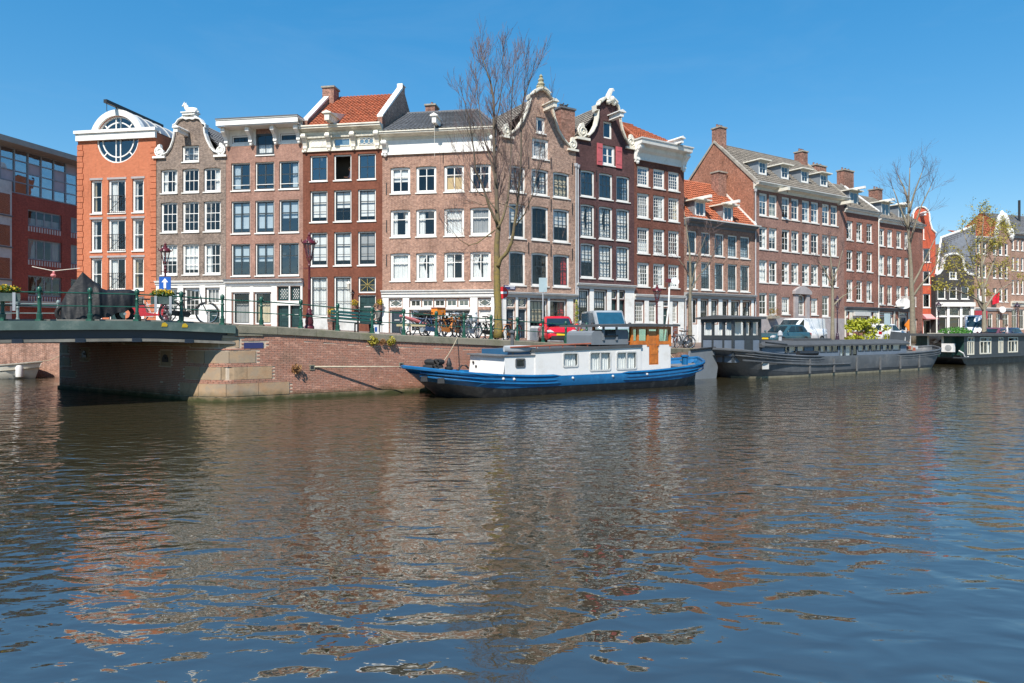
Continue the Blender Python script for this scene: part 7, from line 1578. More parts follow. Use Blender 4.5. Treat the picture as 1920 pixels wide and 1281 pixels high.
def signs():
    q = at(310, 36.5*K); z = HC + (HY - 531.5)/F*q.y; t = thing('one_way_sign', 'blue square sign with white up arrow on the lamp post by the bridge', 'sign', (q.x + .03, q.y - .09, z))
    m = MB(); m.box(-.29, -.012, -.32, .29, .012, .32); m.build('plate', 'sign_blue', t); m = MB(); m.prism([(-.06, -.24), (.06, -.24), (.06, .05), (.16, .05), (0, .25), (-.16, .05), (-.06, .05)], 'y', -.02, -.0125); m.build('arrow', 'sign_white', t)
    q = quay_pt(942, 2.2); z = HC + (HY - 549)/F*q.y; t = thing('no_entry_sign', 'round red no-entry sign half hidden by the mossy tree trunk', 'sign', (q.x, q.y, q.z))
    m = MB(); m.tube([(0, .03, 0), (0, .03, z - q.z + .3)], .03, 8); m.build('pole', 'pipe_grey', t); m = MB(); m.lathe([(.30, -.01), (.30, .01)], 24); o = m.build('disc', 'sign_red', t, (0, -.02, z - q.z)); o.rotation_euler = (math.pi/2, 0, 0); m = MB(); m.box(-.23, -.045, -.055, .23, -.031, .055); m.build('bar', 'sign_white', t, (0, 0, z - q.z))
    q = quay_pt(1018, .7); zt, zb = HC + (HY - 521)/F*q.y - q.z, HC + (HY - 548)/F*q.y - q.z; t = thing('parking_sign', 'grey back of a sign panel on a tall pole before the red car', 'sign', tuple(q)); m = MB(); m.tube([(0, 0, 0), (0, 0, zt)], .03, 8); m.build('pole', 'pipe_grey', t); m = MB(); m.box(-.2, -.04, zb, .2, -.031, zt); m.build('panel', 'sign_back', t)
    x = (PB.s_(955)); p = PB.pt(x, -.03); t = thing('street_name_plate', 'small dark blue street name plate on the tan brick corner', 'sign', (p[0], p[1], PB.z(955, 539)), PB.ang); m = MB(); m.box(-.42, -.02, -.13, .42, .0, .13); m.build('plate', 'plate_blue', t); m = MB(); r = random.Random(1)
    for (zz, a, b) in ((.03, -.36, .36), (-.07, .05, .36)):
        xx = a
        while xx < b: m.box(xx, -.026, zz, xx + .045, -.0205, zz + .06); xx += .065
    stuff(m.build('lettering', 'sign_white', t))
    q = quay_pt(1664, 1.6); t = thing('parking_board', 'pale rectangular parking board on a pole by the lime shrub', 'sign', tuple(q)); h = HC + (HY - 588)/F*q.y - q.z; m = MB(); m.tube([(0, 0, 0), (0, 0, h)], .04, 8); m.build('pole', 'pipe_grey', t); m = MB(); m.box(-.3, -.06, h - 1.0, .2, -.041, h); m.build('panel', 'sign_back', t); m = MB(); m.box(-.02, -.055, h - 1.7, .3, -.041, h - 1.1); m.build('panel', 'sign_white', t)
    # shop signs
    for (pl, px, py, rx, rz, nm, lab) in ((PB, 1683, 570, .75, .52, 'oval_shop_sign', 'white oval sign projecting over the wide red brick house shop'), (PF3, 1834, 561, .4, .45, 'round_shop_sign', 'white round sign above the red shop board'), (PF3, 1872, 581, .45, .45, 'round_shop_sign', 'white round sign on the ornate gable house ground floor')):
        p = pl.pt(pl.s_(px), -.55); t = thing(nm, lab, 'sign', (p[0], p[1], pl.z(px, py)), 0.0); m = MB(); m.prism([(rx*math.cos(k*.2618), rz*math.sin(k*.2618)) for k in range(24)], 'y', -.09, .09); m.build('panel', 'sign_white', t); m = MB(); m.tube([(0, .09, 0), (0, .75, 0)], .03, 6); m.build('bracket', 'iron_black', t)
    p = PF3.pt(PF3.s_(1862), -.9); z = PF3.z(1862, 552); t = thing('red_flag', 'small red flag hanging from a slanted pole over the far shops', 'flag', (p[0], p[1], z)); m = MB(); m.tube([(0, .9, -1.6), (0, 0, .3)], .03, 6); m.build('pole', 'white_paint', t); m = MB()
    g = [[(-.9*j/6, .06*math.sin(j*1.3) + .1*i/4, .25 - 1.5*i/4 - .25*j/6) for j in range(7)] for i in range(5)]
    for i in range(4):
        for j in range(6): m.face([g[i][j], g[i][j+1], g[i+1][j+1], g[i+1][j]])
    m.build('cloth', 'flag_red', t, fix=False)
    p = PB.pt(PB.s_(1693), -.6); t = thing('orange_banner', 'orange kite-shaped shop banner beside the shop door', 'banner', (p[0], p[1], PB.z(1693, 610)), .2); m = MB(); m.prism([(-.55, 0), (.15, -.75), (.3, .55), (0, .6)], 'y', -.03, .03); m.build('cloth', 'banner_orange', t); m = MB(); m.tube([(.3, 0, -1.2), (.3, .0, 1.3)], .025, 6); m.build('pole', 'cream_paint', t)
    # shop lettering behind the bicycles
    def lettering(txt, loc, rz, size, mat, parent):
        c = bpy.data.curves.new('lettering', 'FONT'); c.body = txt; c.size = size; c.extrude = .008; c.offset = .012; o = bpy.data.objects.new('tmp', c); COL.objects.link(o); dg = bpy.context.evaluated_depsgraph_get(); me = bpy.data.meshes.new_from_object(o.evaluated_get(dg)); bpy.data.objects.remove(o); me.materials.clear(); me.materials.append(M[mat]); r = obj('lettering', me, parent, loc); r.rotation_euler = (math.pi/2, 0, 0); return r
    lettering('PUCC', (HC5.x(833), .06, HC5.z(840, 595)), 0, .36, 'sign_white', HC5.root)
    # pale pole with dish behind the wheelhouse
    q = at(1249, 40.5); t = thing('dish_pole', 'pale pole with a small white dish behind the blue boat wheelhouse', 'pole', tuple(q)); h = HC + (HY - 527)/F*q.y - q.z; m = MB(); m.tube([(-.15, 0, 0), (.15, 0, h*.6), (.2, 0, h)], .055, 8); m.build('pole', 'white_paint', t); m = MB(); m.lathe([(.02, 0), (.2, .05), (.26, .12)], 12, cap=False); o = m.build('dish', 'sign_white', t, (.45, -.1, h - .05)); o.rotation_euler = (1.0, .5, 0)
    m = MB(); m.box(-.05, -.25, h - .1, .25, .1, h + .12); m.build('camera_box', 'lamp_maroon', t)
    # decorations on a wire left of the orange house
    a, b = ray(60, 500, 44), ray(150, 503, 44); q = ray(100, 508, 44); t = thing('hanging_ornament', 'pink bead ornament hanging on a wire across the side street', 'ornament', tuple(q)); m = MB(); m.tube([a - q, Vector((0, 0, 0)), b - q], .02, 5); m.build('wire', 'cream_paint', t); m = MB(); m.ball((0, 0, -.3), .16, 10, 6, (1, 1, .85)); m.ball((.03, 0, -.1), .08, 8, 5); m.tube([(-.04, 0, -.45), (-.06, 0, -.55)], .02, 5); m.build('beads', 'ornament_pink', t, smooth=True)
plain('flag_red', (.6, .01, .03), .8, .1, 3); plain('banner_orange', (.75, .22, .02), .8, .1, 3); plain('ornament_pink', (.62, .20, .20), .6, .15, 3)
signs()
# ------------------------------------------------------------------ bicycles
plain('bike_black', (.02, .02, .022), .35, .2, 5); plain('bike_grey', (.30, .33, .36), .35, .2, 5); plain('bike_white', (.65, .66, .66), .4, .1, 5); plain('bike_blue', (.06, .13, .26), .35, .2, 5); plain('bike_orange', (.55, .20, .05), .4, .2, 5); plain('bike_red', (.45, .03, .04), .35, .2, 5); plain('chrome', (.6, .62, .64), .25, .1, 4, metal=.8); plain('saddle_brown', (.10, .045, .02), .6, .2, 5)
def bicycle(frame, saddle='bike_black', step=False, rim='chrome'):
    root = obj('bicycle', None); R_ = .345; A, B_ = Vector((0, 0, R_)), Vector((1.07, 0, R_)); bb = Vector((.46, 0, .30)); st = Vector((.27, 0, .86)); hd = Vector((.86, 0, .90)); hb = Vector((.90, 0, .70))
    m = MB(); r = .019
    m.tube([A, bb], .014, 6); m.tube([bb, st], r, 6); m.tube([bb, hb], r, 6); m.tube([st - Vector((0, 0, .12)) if not step else bb.lerp(st, .45), hd.lerp(hb, .3)], r, 6); m.tube([A, st - Vector((0, 0, .14))], .012, 6); m.tube([hd, hb], .024, 6); m.build('frame', frame, root, smooth=True)
    m = MB()
    for sy in (-.05, .05): m.tube([hb + Vector((0, sy*.5, 0)), Vector((1.0, sy, .5)), B_ + Vector((0, sy, 0))], .012, 6)
    m.build('fork', frame, root)
    for c in (A, B_):
        m = MB(); m.tube([(R_*math.cos(k*math.pi/12), 0, R_*math.sin(k*math.pi/12)) for k in range(25)], .022, 6, cap=False); w = m.build('wheel', 'tyre', root, tuple(c), smooth=True)
        m = MB(); m.tube([((R_ - .028)*math.cos(k*math.pi/12), 0, (R_ - .028)*math.sin(k*math.pi/12)) for k in range(25)], .012, 5, cap=False); m.lathe([(.03, -.04), (.03, .04)], 8)
        for k in range(14): a = k*math.pi/7; m.bar((0, .02*(-1)**k, 0), ((R_-.03)*math.cos(a), 0, (R_-.03)*math.sin(a)), .005)
        m.build('spokes', rim, w)
        m = MB(); m.tube([((R_ + .035)*math.cos(t), 0, (R_ + .035)*math.sin(t)) for t in [math.radians(20 + 150*k/10) for k in range(11)]], .022, 5, flat=.5); m.build('mudguard', frame, root, tuple(c))
    m = MB(); m.tube([hd, hd + Vector((-.03, 0, .14))], .014, 6); m.tube([hd + Vector((-.22, -.27, .17)), hd + Vector((-.05, -.2, .18)), hd + Vector((-.02, 0, .15)), hd + Vector((-.05, .2, .18)), hd + Vector((-.22, .27, .17))], .013, 6); m.build('handlebar', 'chrome', root)
    m = MB(); m.tube([st, st + Vector((-.02, 0, .09))], .014, 6); m.prism([(-.14, -.09), (-.16, 0), (-.14, .09), (0, .05), (.14, .02), (.14, -.02), (0, -.05)], 'z', .09, .15); o = m.build('saddle', saddle, root); 
    for v in o.data.vertices: pass
    o.data.transform(Matrix.Translation((0, 0, 0))); me = o.data
    for v in me.vertices:
        if abs(v.co.z - .09) < .002 or abs(v.co.z - .15) < .002: v.co.x += st.x; v.co.z += st.z
    m = MB(); m.box(-.32, -.07, .74, .2, .07, .755); m.bar((-.28, .06, .745), (0, .06, R_), .012); m.bar((-.28, -.06, .745), (0, -.06, R_), .012); m.build('rack', frame, root)
    m = MB(); m.prism([(0, .26), (.5, .2), (.58, .3), (.5, .40), (0, .42)], 'y', -.06, -.04); m.build('chain_guard', frame, root)
    m = MB(); m.lathe([(.09, -.01), (.09, .01)], 10); o = m.build('crank', 'chrome', root, tuple(bb)); o.rotation_euler = (math.pi/2, 0, 0); return root
def bicycles():
    kinds = {}
    def put(kind, q, rz, lab, lean=.1, sc=1.0, group='bicycles parked behind the quay railing'):
        if kind not in kinds: o = bicycle(*kind); kinds[kind] = o
        else: o = copy_tree(kinds[kind])
        o.location = q; o.rotation_euler = (lean, 0, rz); o.scale = (sc,)*3; tag(o, lab, 'bicycle', group); return o
    s = RL.s_(324); p = QP.pt(s, .62); put(('bike_black', 'bike_black'), (p[0], p[1], bz(s) - .03), QP.ang, 'black town bicycle leaning on the bridge railing by the flower box', .08, 1.12, 'bicycles on the bridge')
    K1 = ('bike_black', 'bike_black'); K2 = ('bike_grey', 'saddle_brown'); K3 = ('bike_white', 'bike_black'); K4 = ('bike_blue', 'bike_black'); K5 = ('bike_orange', 'saddle_brown'); K6 = ('bike_red', 'bike_black')
    rows = [(796, K4, .9, 'blue bicycle at the left end of the row by the shop window'), (812, K2, 1.2, 'grey bicycle with brown saddle under the orange crate'), (828, K5, .8, 'orange bicycle next to the crate bicycle'), (840, K1, 1.1, 'black bicycle between two orange bicycles'), (852, K5, .9, 'orange bicycle with its wheel turned beside the second railing post'), (864, K2, 1.2, 'grey bicycle in the middle of the packed row'), (876, K3, .8, 'white bicycle carrying a white bag'), (889, K2, 1.15, 'grey bicycle right of the white bag'), (902, K1, .9, 'black bicycle close to the tree'), (914, K1, 1.2, 'black bicycle leaning at the end of the row beside the tree')]
    r = random.Random(6)
    for i, (px, k, back, lab) in enumerate(rows):
        q = quay_pt(px, back + .35*(i % 2)); put(k, q, QP.ang + r.choice([.45, .62, .8, 2.6, .35]), lab, r.uniform(-.12, .12), 1.1)
    put(K5, quay_pt(948, 1.0), QP.ang + .5, 'orange-framed bicycle behind the mossy tree trunk', .15, 1.08); put(K1, quay_pt(1078, 1.1), QP.ang + 1.3, 'dark bicycle between the red car and the grey van', -.1, 1.1); put(K6, quay_pt(1089, 1.5), QP.ang + 1.1, 'red bicycle between the red car and the grey van', .1, 1.1)
    for i, (px, bk, k, a, l) in enumerate(((1268, .8, K2, .3, 'grey bicycle behind the blue boat stern'), (1282, 1.2, K3, .9, 'white bicycle leaning by the slim bare tree'), (1292, .7, K1, 2.4, 'black bicycle on the quay beside the grey barge'))): put(k, quay_pt(px, bk), QP.ang + a, l, .2, 1.05)
    q = at(262, 33.5*K); put(K3, (q.x, q.y, q.z), .4, 'pale bicycle standing behind the covered motorcycle', .1, 1.05, 'bicycles on the bridge')
    # things carried or lying there
    t = thing('crate', 'orange plastic crate fixed over a grey bicycle', 'crate', tuple(quay_pt(822, 1.1) + Vector((0, 0, 1.02))), QP.ang + .3); m = MB()
    for q in ((-.26, -.2, -.24, .2), (.24, -.2, .26, .2), (-.24, -.2, .24, -.18), (-.24, .18, .24, .2)): m.box(q[0], q[1], 0, q[2], q[3], .30)
    m.box(-.24, -.18, 0, .24, .18, .02); m.build('sides', 'banner_orange', t); m = MB(); m.box(-.28, -.22, .30, .28, .22, .34); m.build('rim', 'rust_red', t)
    m = MB(); m.ball((0, 0, .2), .26, 10, 7, (1, .7, .95)); m.ball((.1, 0, .42), .12, 8, 5); tag(m.build('bag', 'bag_white', None, tuple(quay_pt(886, 1.0) + Vector((0, 0, .80))), smooth=True), 'white patterned bag resting on a white bicycle', 'bag')
    a, b = quay_pt(750, 1.0), quay_pt(800, 1.2); a.z = HC + (HY - 592)/F*a.y; b.z = HC + (HY - 609)/F*b.y; m = MB(); m.tube([(0, 0, 0), tuple((b - a)*.5 + Vector((0, 0, .02))), tuple(b - a)], [.05, .09, .06], 8); tag(m.build('pink_board', 'ornament_pink', None, tuple(a), smooth=True), 'long pink padded pole slanting down past the railing', 'pole')
    a, b = quay_pt(744, .6), quay_pt(797, .6); a.z = b.z = HC + (HY - 610)/F*a.y; m = MB(); m.bar((0, 0, 0), tuple(b - a), .06, .09); tag(m.build('wooden_beam', 'plank', None, tuple(a)), 'pale wooden beam lying level behind the railing', 'beam')
    t = thing('kick_scooter', 'dark kick scooter under the pink pole', 'scooter', tuple(quay_pt(772, .9)), QP.ang); m = MB(); m.box(-.1, -.07, .1, .5, .07, .13); m.build('deck', 'iron_black', t); m = MB(); m.tube([(.5, 0, .12), (.66, 0, .1), (.60, 0, .95)], .025, 6); m.tube([(.6, -.25, .95), (.6, .25, .95)], .018, 6); m.build('stem', 'iron_black', t)
    for x in (-.15, .68): m = MB(); m.tube([(.1*math.cos(k*.5236), 0, .1*math.sin(k*.5236)) for k in range(13)], .03, 6, cap=False); m.build('wheel', 'tyre', t, (x, 0, .12), smooth=True)
plain('bag_white', (.7, .7, .68), .8, .35, 8); plain('plank', (.62, .52, .30), .8, .15, 4)
bicycles()
# ------------------------------------------------------------------ covered motorcycle and red scooter on the bridge
plain('cover_black', (.013, .014, .016), .5, .25, 3, bump=1.0, spec=.3); M['cover_black'].node_tree.nodes['Bump'].inputs['Distance'].default_value = .014; [setattr(n_.inputs['Scale'], 'default_value', 5.0) for n_ in M['cover_black'].node_tree.nodes if n_.type == 'TEX_NOISE' and n_.inputs['Scale'].default_value > 20]
def motorcycle():
    pl = QP.shifted(1.0); s0 = pl.s_(185); p = pl.pt(s0); z0 = bz(s0) - .04; t = thing('covered_motorcycle', 'motorcycle under a black tarpaulin cover on the bridge', 'motorcycle', (p[0], p[1], z0), QP.ang)
    # (column, top, hem, half width): a tent over fork and screen, then a low bag over the tail
    prof = [(113, 585, 597, .05), (116, 566, 599, .14), (124, 551, 600, .22), (136, 535, 601, .27), (146, 521, 601, .30), (155, 510, 601, .32), (164, 518, 601, .35), (176, 528, 601, .37), (186, 533, 600, .36), (191, 541, 598, .30), (200, 544, 595, .26), (215, 544, 590, .24), (230, 543, 585, .23), (244, 543, 580, .20), (252, 546, 577, .14), (255, 553, 573, .06)]
    m = MB(); rings = []; N = 90
    for i in range(N + 1):
        f = i/N*(len(prof) - 1); k = min(int(f), len(prof) - 2); u = f - k; px, yt, yb, w = [a_ + (b_ - a_)*u for a_, b_ in zip(prof[k], prof[k + 1])]
        x = pl.s_(px) - s0; zt = pl.z(px, yt) - z0; zb = max(.05, pl.z(px, yb) - z0); ring = []; H_ = [0, .12, .25, .4, .55, .7, .83, .93, 1.0]
        tent = 1 - sst((px - 160)/35)
        for sd in (-1, 1):
            for h in (H_ if sd < 0 else H_[::-1]):
                wide = (1.0 - .88*h)*tent + (1 - tent)*(1 - h**3)**.5*.95; crease = .05*abs(math.sin(x*7.5 + 1.1*h*sd + sd)) + .028*abs(math.sin(x*17 + 3*h)); ring.append((x, sd*(w*wide + crease*(1 - h)*1.0 + .012), zb + (zt - zb)*h + (.03*math.sin(x*14) if h == 0 else 0)))
        rings.append(ring)
    m.loft(rings); m.build('cover', 'cover_black', t, smooth=True)
    for px, rr in ((122, .30), (234, .31)):
        x = pl.s_(px) - s0; m = MB(); m.tube([((rr - .06)*math.cos(k*math.pi/10), 0, (rr - .06)*math.sin(k*math.pi/10)) for k in range(21)], .065, 8, cap=False); w = m.build('wheel', 'tyre', t, (x, 0, rr), smooth=True); m = MB(); m.lathe([(rr - .14, -.04), (rr - .12, 0), (rr - .14, .04)], 16, cap=False); m.lathe([(.05, -.06), (.05, .06)], 8); o = m.build('rim', 'chrome', w); o.rotation_euler = (math.pi/2, 0, 0)
    t2 = thing('red_scooter', 'red motor scooter parked behind the covered motorcycle', 'scooter', tuple(at(281, 33*K)), .3); m = MB(); m.prism([(-.75, .45), (-.8, .7), (-.2, .74), (-.1, .42), (.35, .36), (.5, .95), (.62, .9), (.55, .3), (-.5, .25)], 'y', -.17, .17); m.build('body', 'bike_red', t2); m = MB(); m.prism([(-.78, .71), (-.72, .82), (-.2, .82), (-.18, .745)], 'y', -.14, .14); m.build('seat', 'bike_black', t2); m = MB(); m.tube([(.5, 0, .95), (.42, 0, 1.08)], .03, 6); m.tube([(.4, -.3, 1.08), (.4, .3, 1.08)], .02, 6); m.build('handlebar', 'iron_black', t2)
    for x in (-.58, .66): m = MB(); m.tube([(.19*math.cos(k*.5236), 0, .19*math.sin(k*.5236)) for k in range(13)], .06, 8, cap=False); m.build('wheel', 'tyre', t2, (x, 0, .24), smooth=True)
motorcycle()
# flower boxes on the bridge railing
def planters():
    for (pa, pb, lab, fm) in ((-25, 38, 'green railing planter with pale and yellow flowers at the left end', 'flower_yellow'), (283, 326, 'green railing planter with yellow flowers beside the black bicycle', 'flower_yellow')):
        pl = QP.shifted(-.02); s0, s1 = pl.s_(pa), pl.s_(pb); p = pl.pt((s0 + s1)/2); L = s1 - s0; z = bz((s0 + s1)/2) + .62; t = thing('railing_planter', lab, 'planter', (p[0], p[1], z), QP.ang, 'planters hung on the bridge railing'); m = MB(); m.prism([(-.13, 0), (.13, 0), (.17, .26), (-.17, .26)], 'x', -L/2, L/2); bx_ = m.build('box', 'bridge_green', t)
        for xx in (-L*.32, L*.32): m = MB(); m.box(xx - .04, -.185, -.3, xx + .04, -.172, .28); m.build('bracket', 'canvas_grey', bx_)
        m = MB(); leaf_clump(None, (0, 0, .36), (L*.52, .2, .14), 260, 'leaf_green', .12, int(pb), mb=m); m.build('foliage', 'leaf_green', t, fix=False); m = MB(); leaf_clump(None, (0, -.03, .42), (L*.5, .2, .12), 170, fm, .09, int(pb) + 1, mb=m); m.build('flowers', fm, t, fix=False)
    for i, (px, py, lab) in enumerate(((665, 571, 'yellow flower pot left of the green front door'), (712, 570, 'yellow flower pot at the right edge of the russet house'), (622, 587, 'orange and green plant at the left end of the bench'))):
        p = PA.pt(PA.s_(px), -.35 if i < 2 else -6.0); Y = p[1]; q = Vector(((px - CX)/F*Y, Y, HC + (HY - py)/F*Y)); t = thing('flower_pot', lab, 'flower pot', (q.x, q.y, q.z - .35 if i < 2 else gz(q.x, q.y)), 0); zz = .0 if i < 2 else q.z - gz(q.x, q.y) - .35
        if i < 2: m = MB(); m.bar((0, .35, .05), (0, .0, .05), .03); m.build('bracket', 'iron_black', t)
        m = MB(); m.lathe([(.12, 0), (.17, .25), (.18, .27)] if i < 2 else [(.2, 0), (.26, zz), (.28, zz + .02)], 10); m.build('pot', 'brick_chimney', t); m = MB(); leaf_clump(None, (0, 0, .4 + zz), (.24, .2, .24), 70, 'leaf_green', .12, i, mb=m); m.build('foliage', 'leaf_green', t, fix=False); m = MB(); leaf_clump(None, (0, -.05, .44 + zz), (.26, .2, .22), 90, 'flower_yellow', .10, i + 9, mb=m); m.build('flowers', 'flower_yellow', t, fix=False)
planters()
# ------------------------------------------------------------------ bench and people
plain('bench_green', (.02, .10, .10), .4, .25, 4)
def bench():
    pl = QP.shifted(1.0); s0, s1 = pl.s_(620), pl.s_(722); p = pl.pt(s0); g0, g1 = gz(*pl.pt(s0)), gz(*pl.pt(s1)); t = thing('bench', 'green slatted park bench with its back to the canal', 'bench', (p[0], p[1], g0), QP.ang); L = s1 - s0; dz = g1 - g0
    def zl(x): return dz*x/L
    for k in range(3): m = MB(); Lb = L*.72; m.bar((0, .02 - .03*k, .58 + .13*k), (Lb, .02 - .03*k, .58 + .13*k + dz*.72), .035, .10); m.build('back_slat', 'bench_green', t)
    for k in range(4): m = MB(); m.bar((0, .1 + .11*k, .44), (L, .1 + .11*k, .44 + dz), .09, .035); m.build('seat_slat', 'bench_green', t)
    for x in (.25, L/2, L - .25):
        m = MB(); z = zl(x); m.bar((x, .06, z), (x, .04, z + .43), .05); m.bar((x, .44, z), (x, .42, z + .42), .05); m.bar((x, .05, z + .40), (x, .46, z + .40), .04); m.bar((x, .06, z + .4), (x, -.06, z + (.92 if x < L*.7 else .44)), .04); m.build('leg', 'iron_black', t)
    return t
bench()
def figure(name, label, loc, rz, J, radii, mats, scale=1.0):
    """one continuous skinned body; J joint positions, mats by region"""
    E = [('pelvis','waist'),('waist','chest'),('chest','neck'),('neck','head0'),('head0','head1')]
    for s in 'lr': E += [('chest', s+'sh'), (s+'sh', s+'el'), (s+'el', s+'wr'), (s+'wr', s+'hd'), ('pelvis', s+'hip'), (s+'hip', s+'kn'), (s+'kn', s+'an'), (s+'an', s+'to')]
    names = list(J); idx = {n: i for i, n in enumerate(names)}; me = bpy.data.meshes.new(name); me.from_pydata([J[n] for n in names], [(idx[a], idx[b]) for a, b in E], []); o = bpy.data.objects.new('tmp', me); COL.objects.link(o)
    sk = o.modifiers.new('skin', 'SKIN'); sk.use_smooth_shade = True
    for i, n in enumerate(names):
        r = radii.get(n[1:] if n[0] in 'lr' and n[1:] in radii else n, .05); me.skin_vertices[0].data[i].radius = (r, r)
    me.skin_vertices[0].data[idx['pelvis']].use_root = True; ss = o.modifiers.new('sub', 'SUBSURF'); ss.levels = 2; ss.render_levels = 2
    dg = bpy.context.evaluated_depsgraph_get(); m2 = bpy.data.meshes.new_from_object(o.evaluated_get(dg)); bpy.data.objects.remove(o)
    m2.materials.clear()
    for k in ('skin', 'top', 'legs', 'shoe'): m2.materials.append(M[mats[k]])
    reg = {n: (0 if n in ('neck', 'head0', 'head1', 'lhd', 'rhd', 'lwr', 'rwr') else 3 if n[1:] in ('to', 'an') else 2 if n in ('pelvis',) or n[1:] in ('hip', 'kn') else 1) for n in names}
    for p in m2.polygons:
        c = p.center; b = min(names, key=lambda n: (Vector(J[n]) - c).length - radii.get(n[1:] if n[0] in 'lr' and n[1:] in radii else n, .05)*.5); p.material_index = reg[b]; p.use_smooth = True
    root = thing(name, label, 'person', loc, rz); b = obj('body', m2, root)
    h = Vector(J['head1']); h0 = Vector(J['head0']); c = (h + h0)/2; f = Vector(J['face']) if 'face' in J else None
    m = MB(); m.ball((c.x - .018, c.y, c.z + .045), .115, 10, 7, (1.0, .92, .95)); m.build('hair', mats['hair'], root, smooth=True)
    m = MB(); m.ball((c.x + .115, c.y, c.z - .0), .02, 6, 4, (1, .8, 1.3)); m.build('nose', mats['skin'], root)
    for s in (-1, 1): m = MB(); m.ball((c.x + .093, c.y + s*.035, c.z + .02), .014, 6, 4); m.build('eye', 'iron_black', root); m = MB(); m.ball((c.x, c.y + s*.1, c.z - .005), .025, 6, 4, (1, .5, 1.3)); m.build('ear', mats['skin'], root)
    m = MB(); m.ball((c.x + .1, c.y, c.z - .05), .02, 6, 4, (.5, 1.4, .4)); m.build('mouth', 'ornament_pink', root)
    for s, el, wr, hd in (('l', 'lel', 'lwr', 'lhd'), ('r', 'rel', 'rwr', 'rhd')):
        d = (Vector(J[hd]) - Vector(J[wr])).normalized(); u = d.orthogonal().normalized(); w = d.cross(u); P = Vector(J[hd]); m = MB()
        for k, (o_, l) in enumerate(((-.03, .07), (-.01, .085), (.01, .08), (.03, .065))): a = P + w*o_; m.tube([a, a + d*l*.5 + u*.008, a + d*l + u*.028], [.0095, .009, .007], 6)
        m.tube([P - d*.03 + w*.03, P + w*.055 + d*.01 + u*.01, P + w*.06 + d*.045 + u*.02], [.011, .010, .008], 6); m.build('fingers', mats['skin'], root, smooth=True)
    root.scale = (scale,)*3; return root
RAD = dict(pelvis=.14, waist=.13, chest=.145, neck=.055, head0=.085, head1=.085, sh=.075, el=.05, wr=.034, hd=.036, hip=.095, kn=.065, an=.045, to=.04)
plain('skin', (.42, .24, .17), .6, .08, 5); plain('skin_dark', (.20, .10, .065), .6, .08, 5); plain('jacket_grey', (.14, .135, .12), .9, .2, 6); plain('trousers_navy', (.02, .022, .032), .9, .2, 6); plain('hair_brown', (.16, .09, .045), .7, .3, 20); plain('hair_black', (.02, .016, .014), .6, .3, 20); plain('shirt_white', (.7, .66, .66), .85, .1, 5); plain('trousers_pink', (.5, .32, .36), .9, .1, 5); plain('shirt_navy', (.05, .05, .09), .9, .2, 5); plain('shoe', (.05, .05, .055), .6, .2, 5)
def people():
    pl = QP.shifted(1.32); s = pl.s_(713); p = pl.pt(s); g = gz(*p)
    sit = dict(pelvis=(0, 0, .55), waist=(.03, 0, .72), chest=(.10, 0, .94), neck=(.16, 0, 1.10), head0=(.19, 0, 1.19), head1=(.21, 0, 1.30), lsh=(.1, .18, 1.0), lel=(.16, .24, .76), lwr=(.36, .14, .66), lhd=(.44, .10, .66), rsh=(.12, -.18, 1.0), rel=(.36, -.2, .86), rwr=(.34, -.1, 1.10), rhd=(.32, -.08, 1.18), lhip=(.04, .1, .53), lkn=(.44, .12, .52), lan=(.44, .13, .1), lto=(.58, .13, .05), rhip=(.04, -.1, .53), rkn=(.44, -.12, .52), ran=(.40, -.13, .1), rto=(.54, -.13, .05))
    figure('person', 'person in grey jacket sitting on the bench end with one hand raised', (p[0], p[1], g - .02), QP.ang + math.pi, sit, RAD, dict(skin='skin', top='jacket_grey', legs='trousers_navy', shoe='shoe', hair='hair_brown'))
    t = thing('shopping_bag', 'white paper bag with a blue mark standing beside the bench', 'bag', (*QP.pt(QP.s_(722) , 1.1), gz(*QP.pt(QP.s_(722), 1.1))), QP.ang); m = MB(); m.prism([(-.16, 0), (.16, 0), (.17, .42), (-.17, .42)], 'y', -.07, .07); m.build('bag', 'sign_white', t); m = MB(); m.box(-.05, -.076, .12, .05, -.071, .32); m.build('mark', 'sign_blue', t)
    stand = dict(pelvis=(0, 0, .95), waist=(.01, 0, 1.1), chest=(.02, 0, 1.35), neck=(.02, 0, 1.5), head0=(.04, 0, 1.58), head1=(.05, 0, 1.69), lsh=(.01, .19, 1.41), lel=(.0, .26, 1.13), lwr=(.12, .22, .92), lhd=(.18, .2, .87), rsh=(.01, -.19, 1.41), rel=(.1, -.25, 1.14), rwr=(.3, -.18, 1.1), rhd=(.38, -.15, 1.1), lhip=(0, .1, .92), lkn=(.06, .11, .5), lan=(.0, .12, .09), lto=(.14, .13, .04), rhip=(0, -.1, .92), rkn=(.04, -.11, .5), ran=(-.08, -.12, .09), rto=(.06, -.13, .04))
    q = at(1888, 64); figure('person', 'person in white top and pale pink trousers walking on the far quay', tuple(q - Vector((0, 0, .02))), 2.6, stand, RAD, dict(skin='skin', top='shirt_white', legs='trousers_pink', shoe='shoe', hair='hair_black'))
    x0 = HR.x(652); z = HR.z(652, 311); p = PA.pt(PA.s_(652), .55); 
    figure('person', 'person in dark clothes standing inside the open upper window', (p[0], p[1], HR.zb + z - 1.72), PA.ang + 3.6, stand, RAD, dict(skin='skin_dark', top='shirt_navy', legs='trousers_navy', shoe='shoe', hair='hair_black')); HR.floors([z - 1.70])
people()
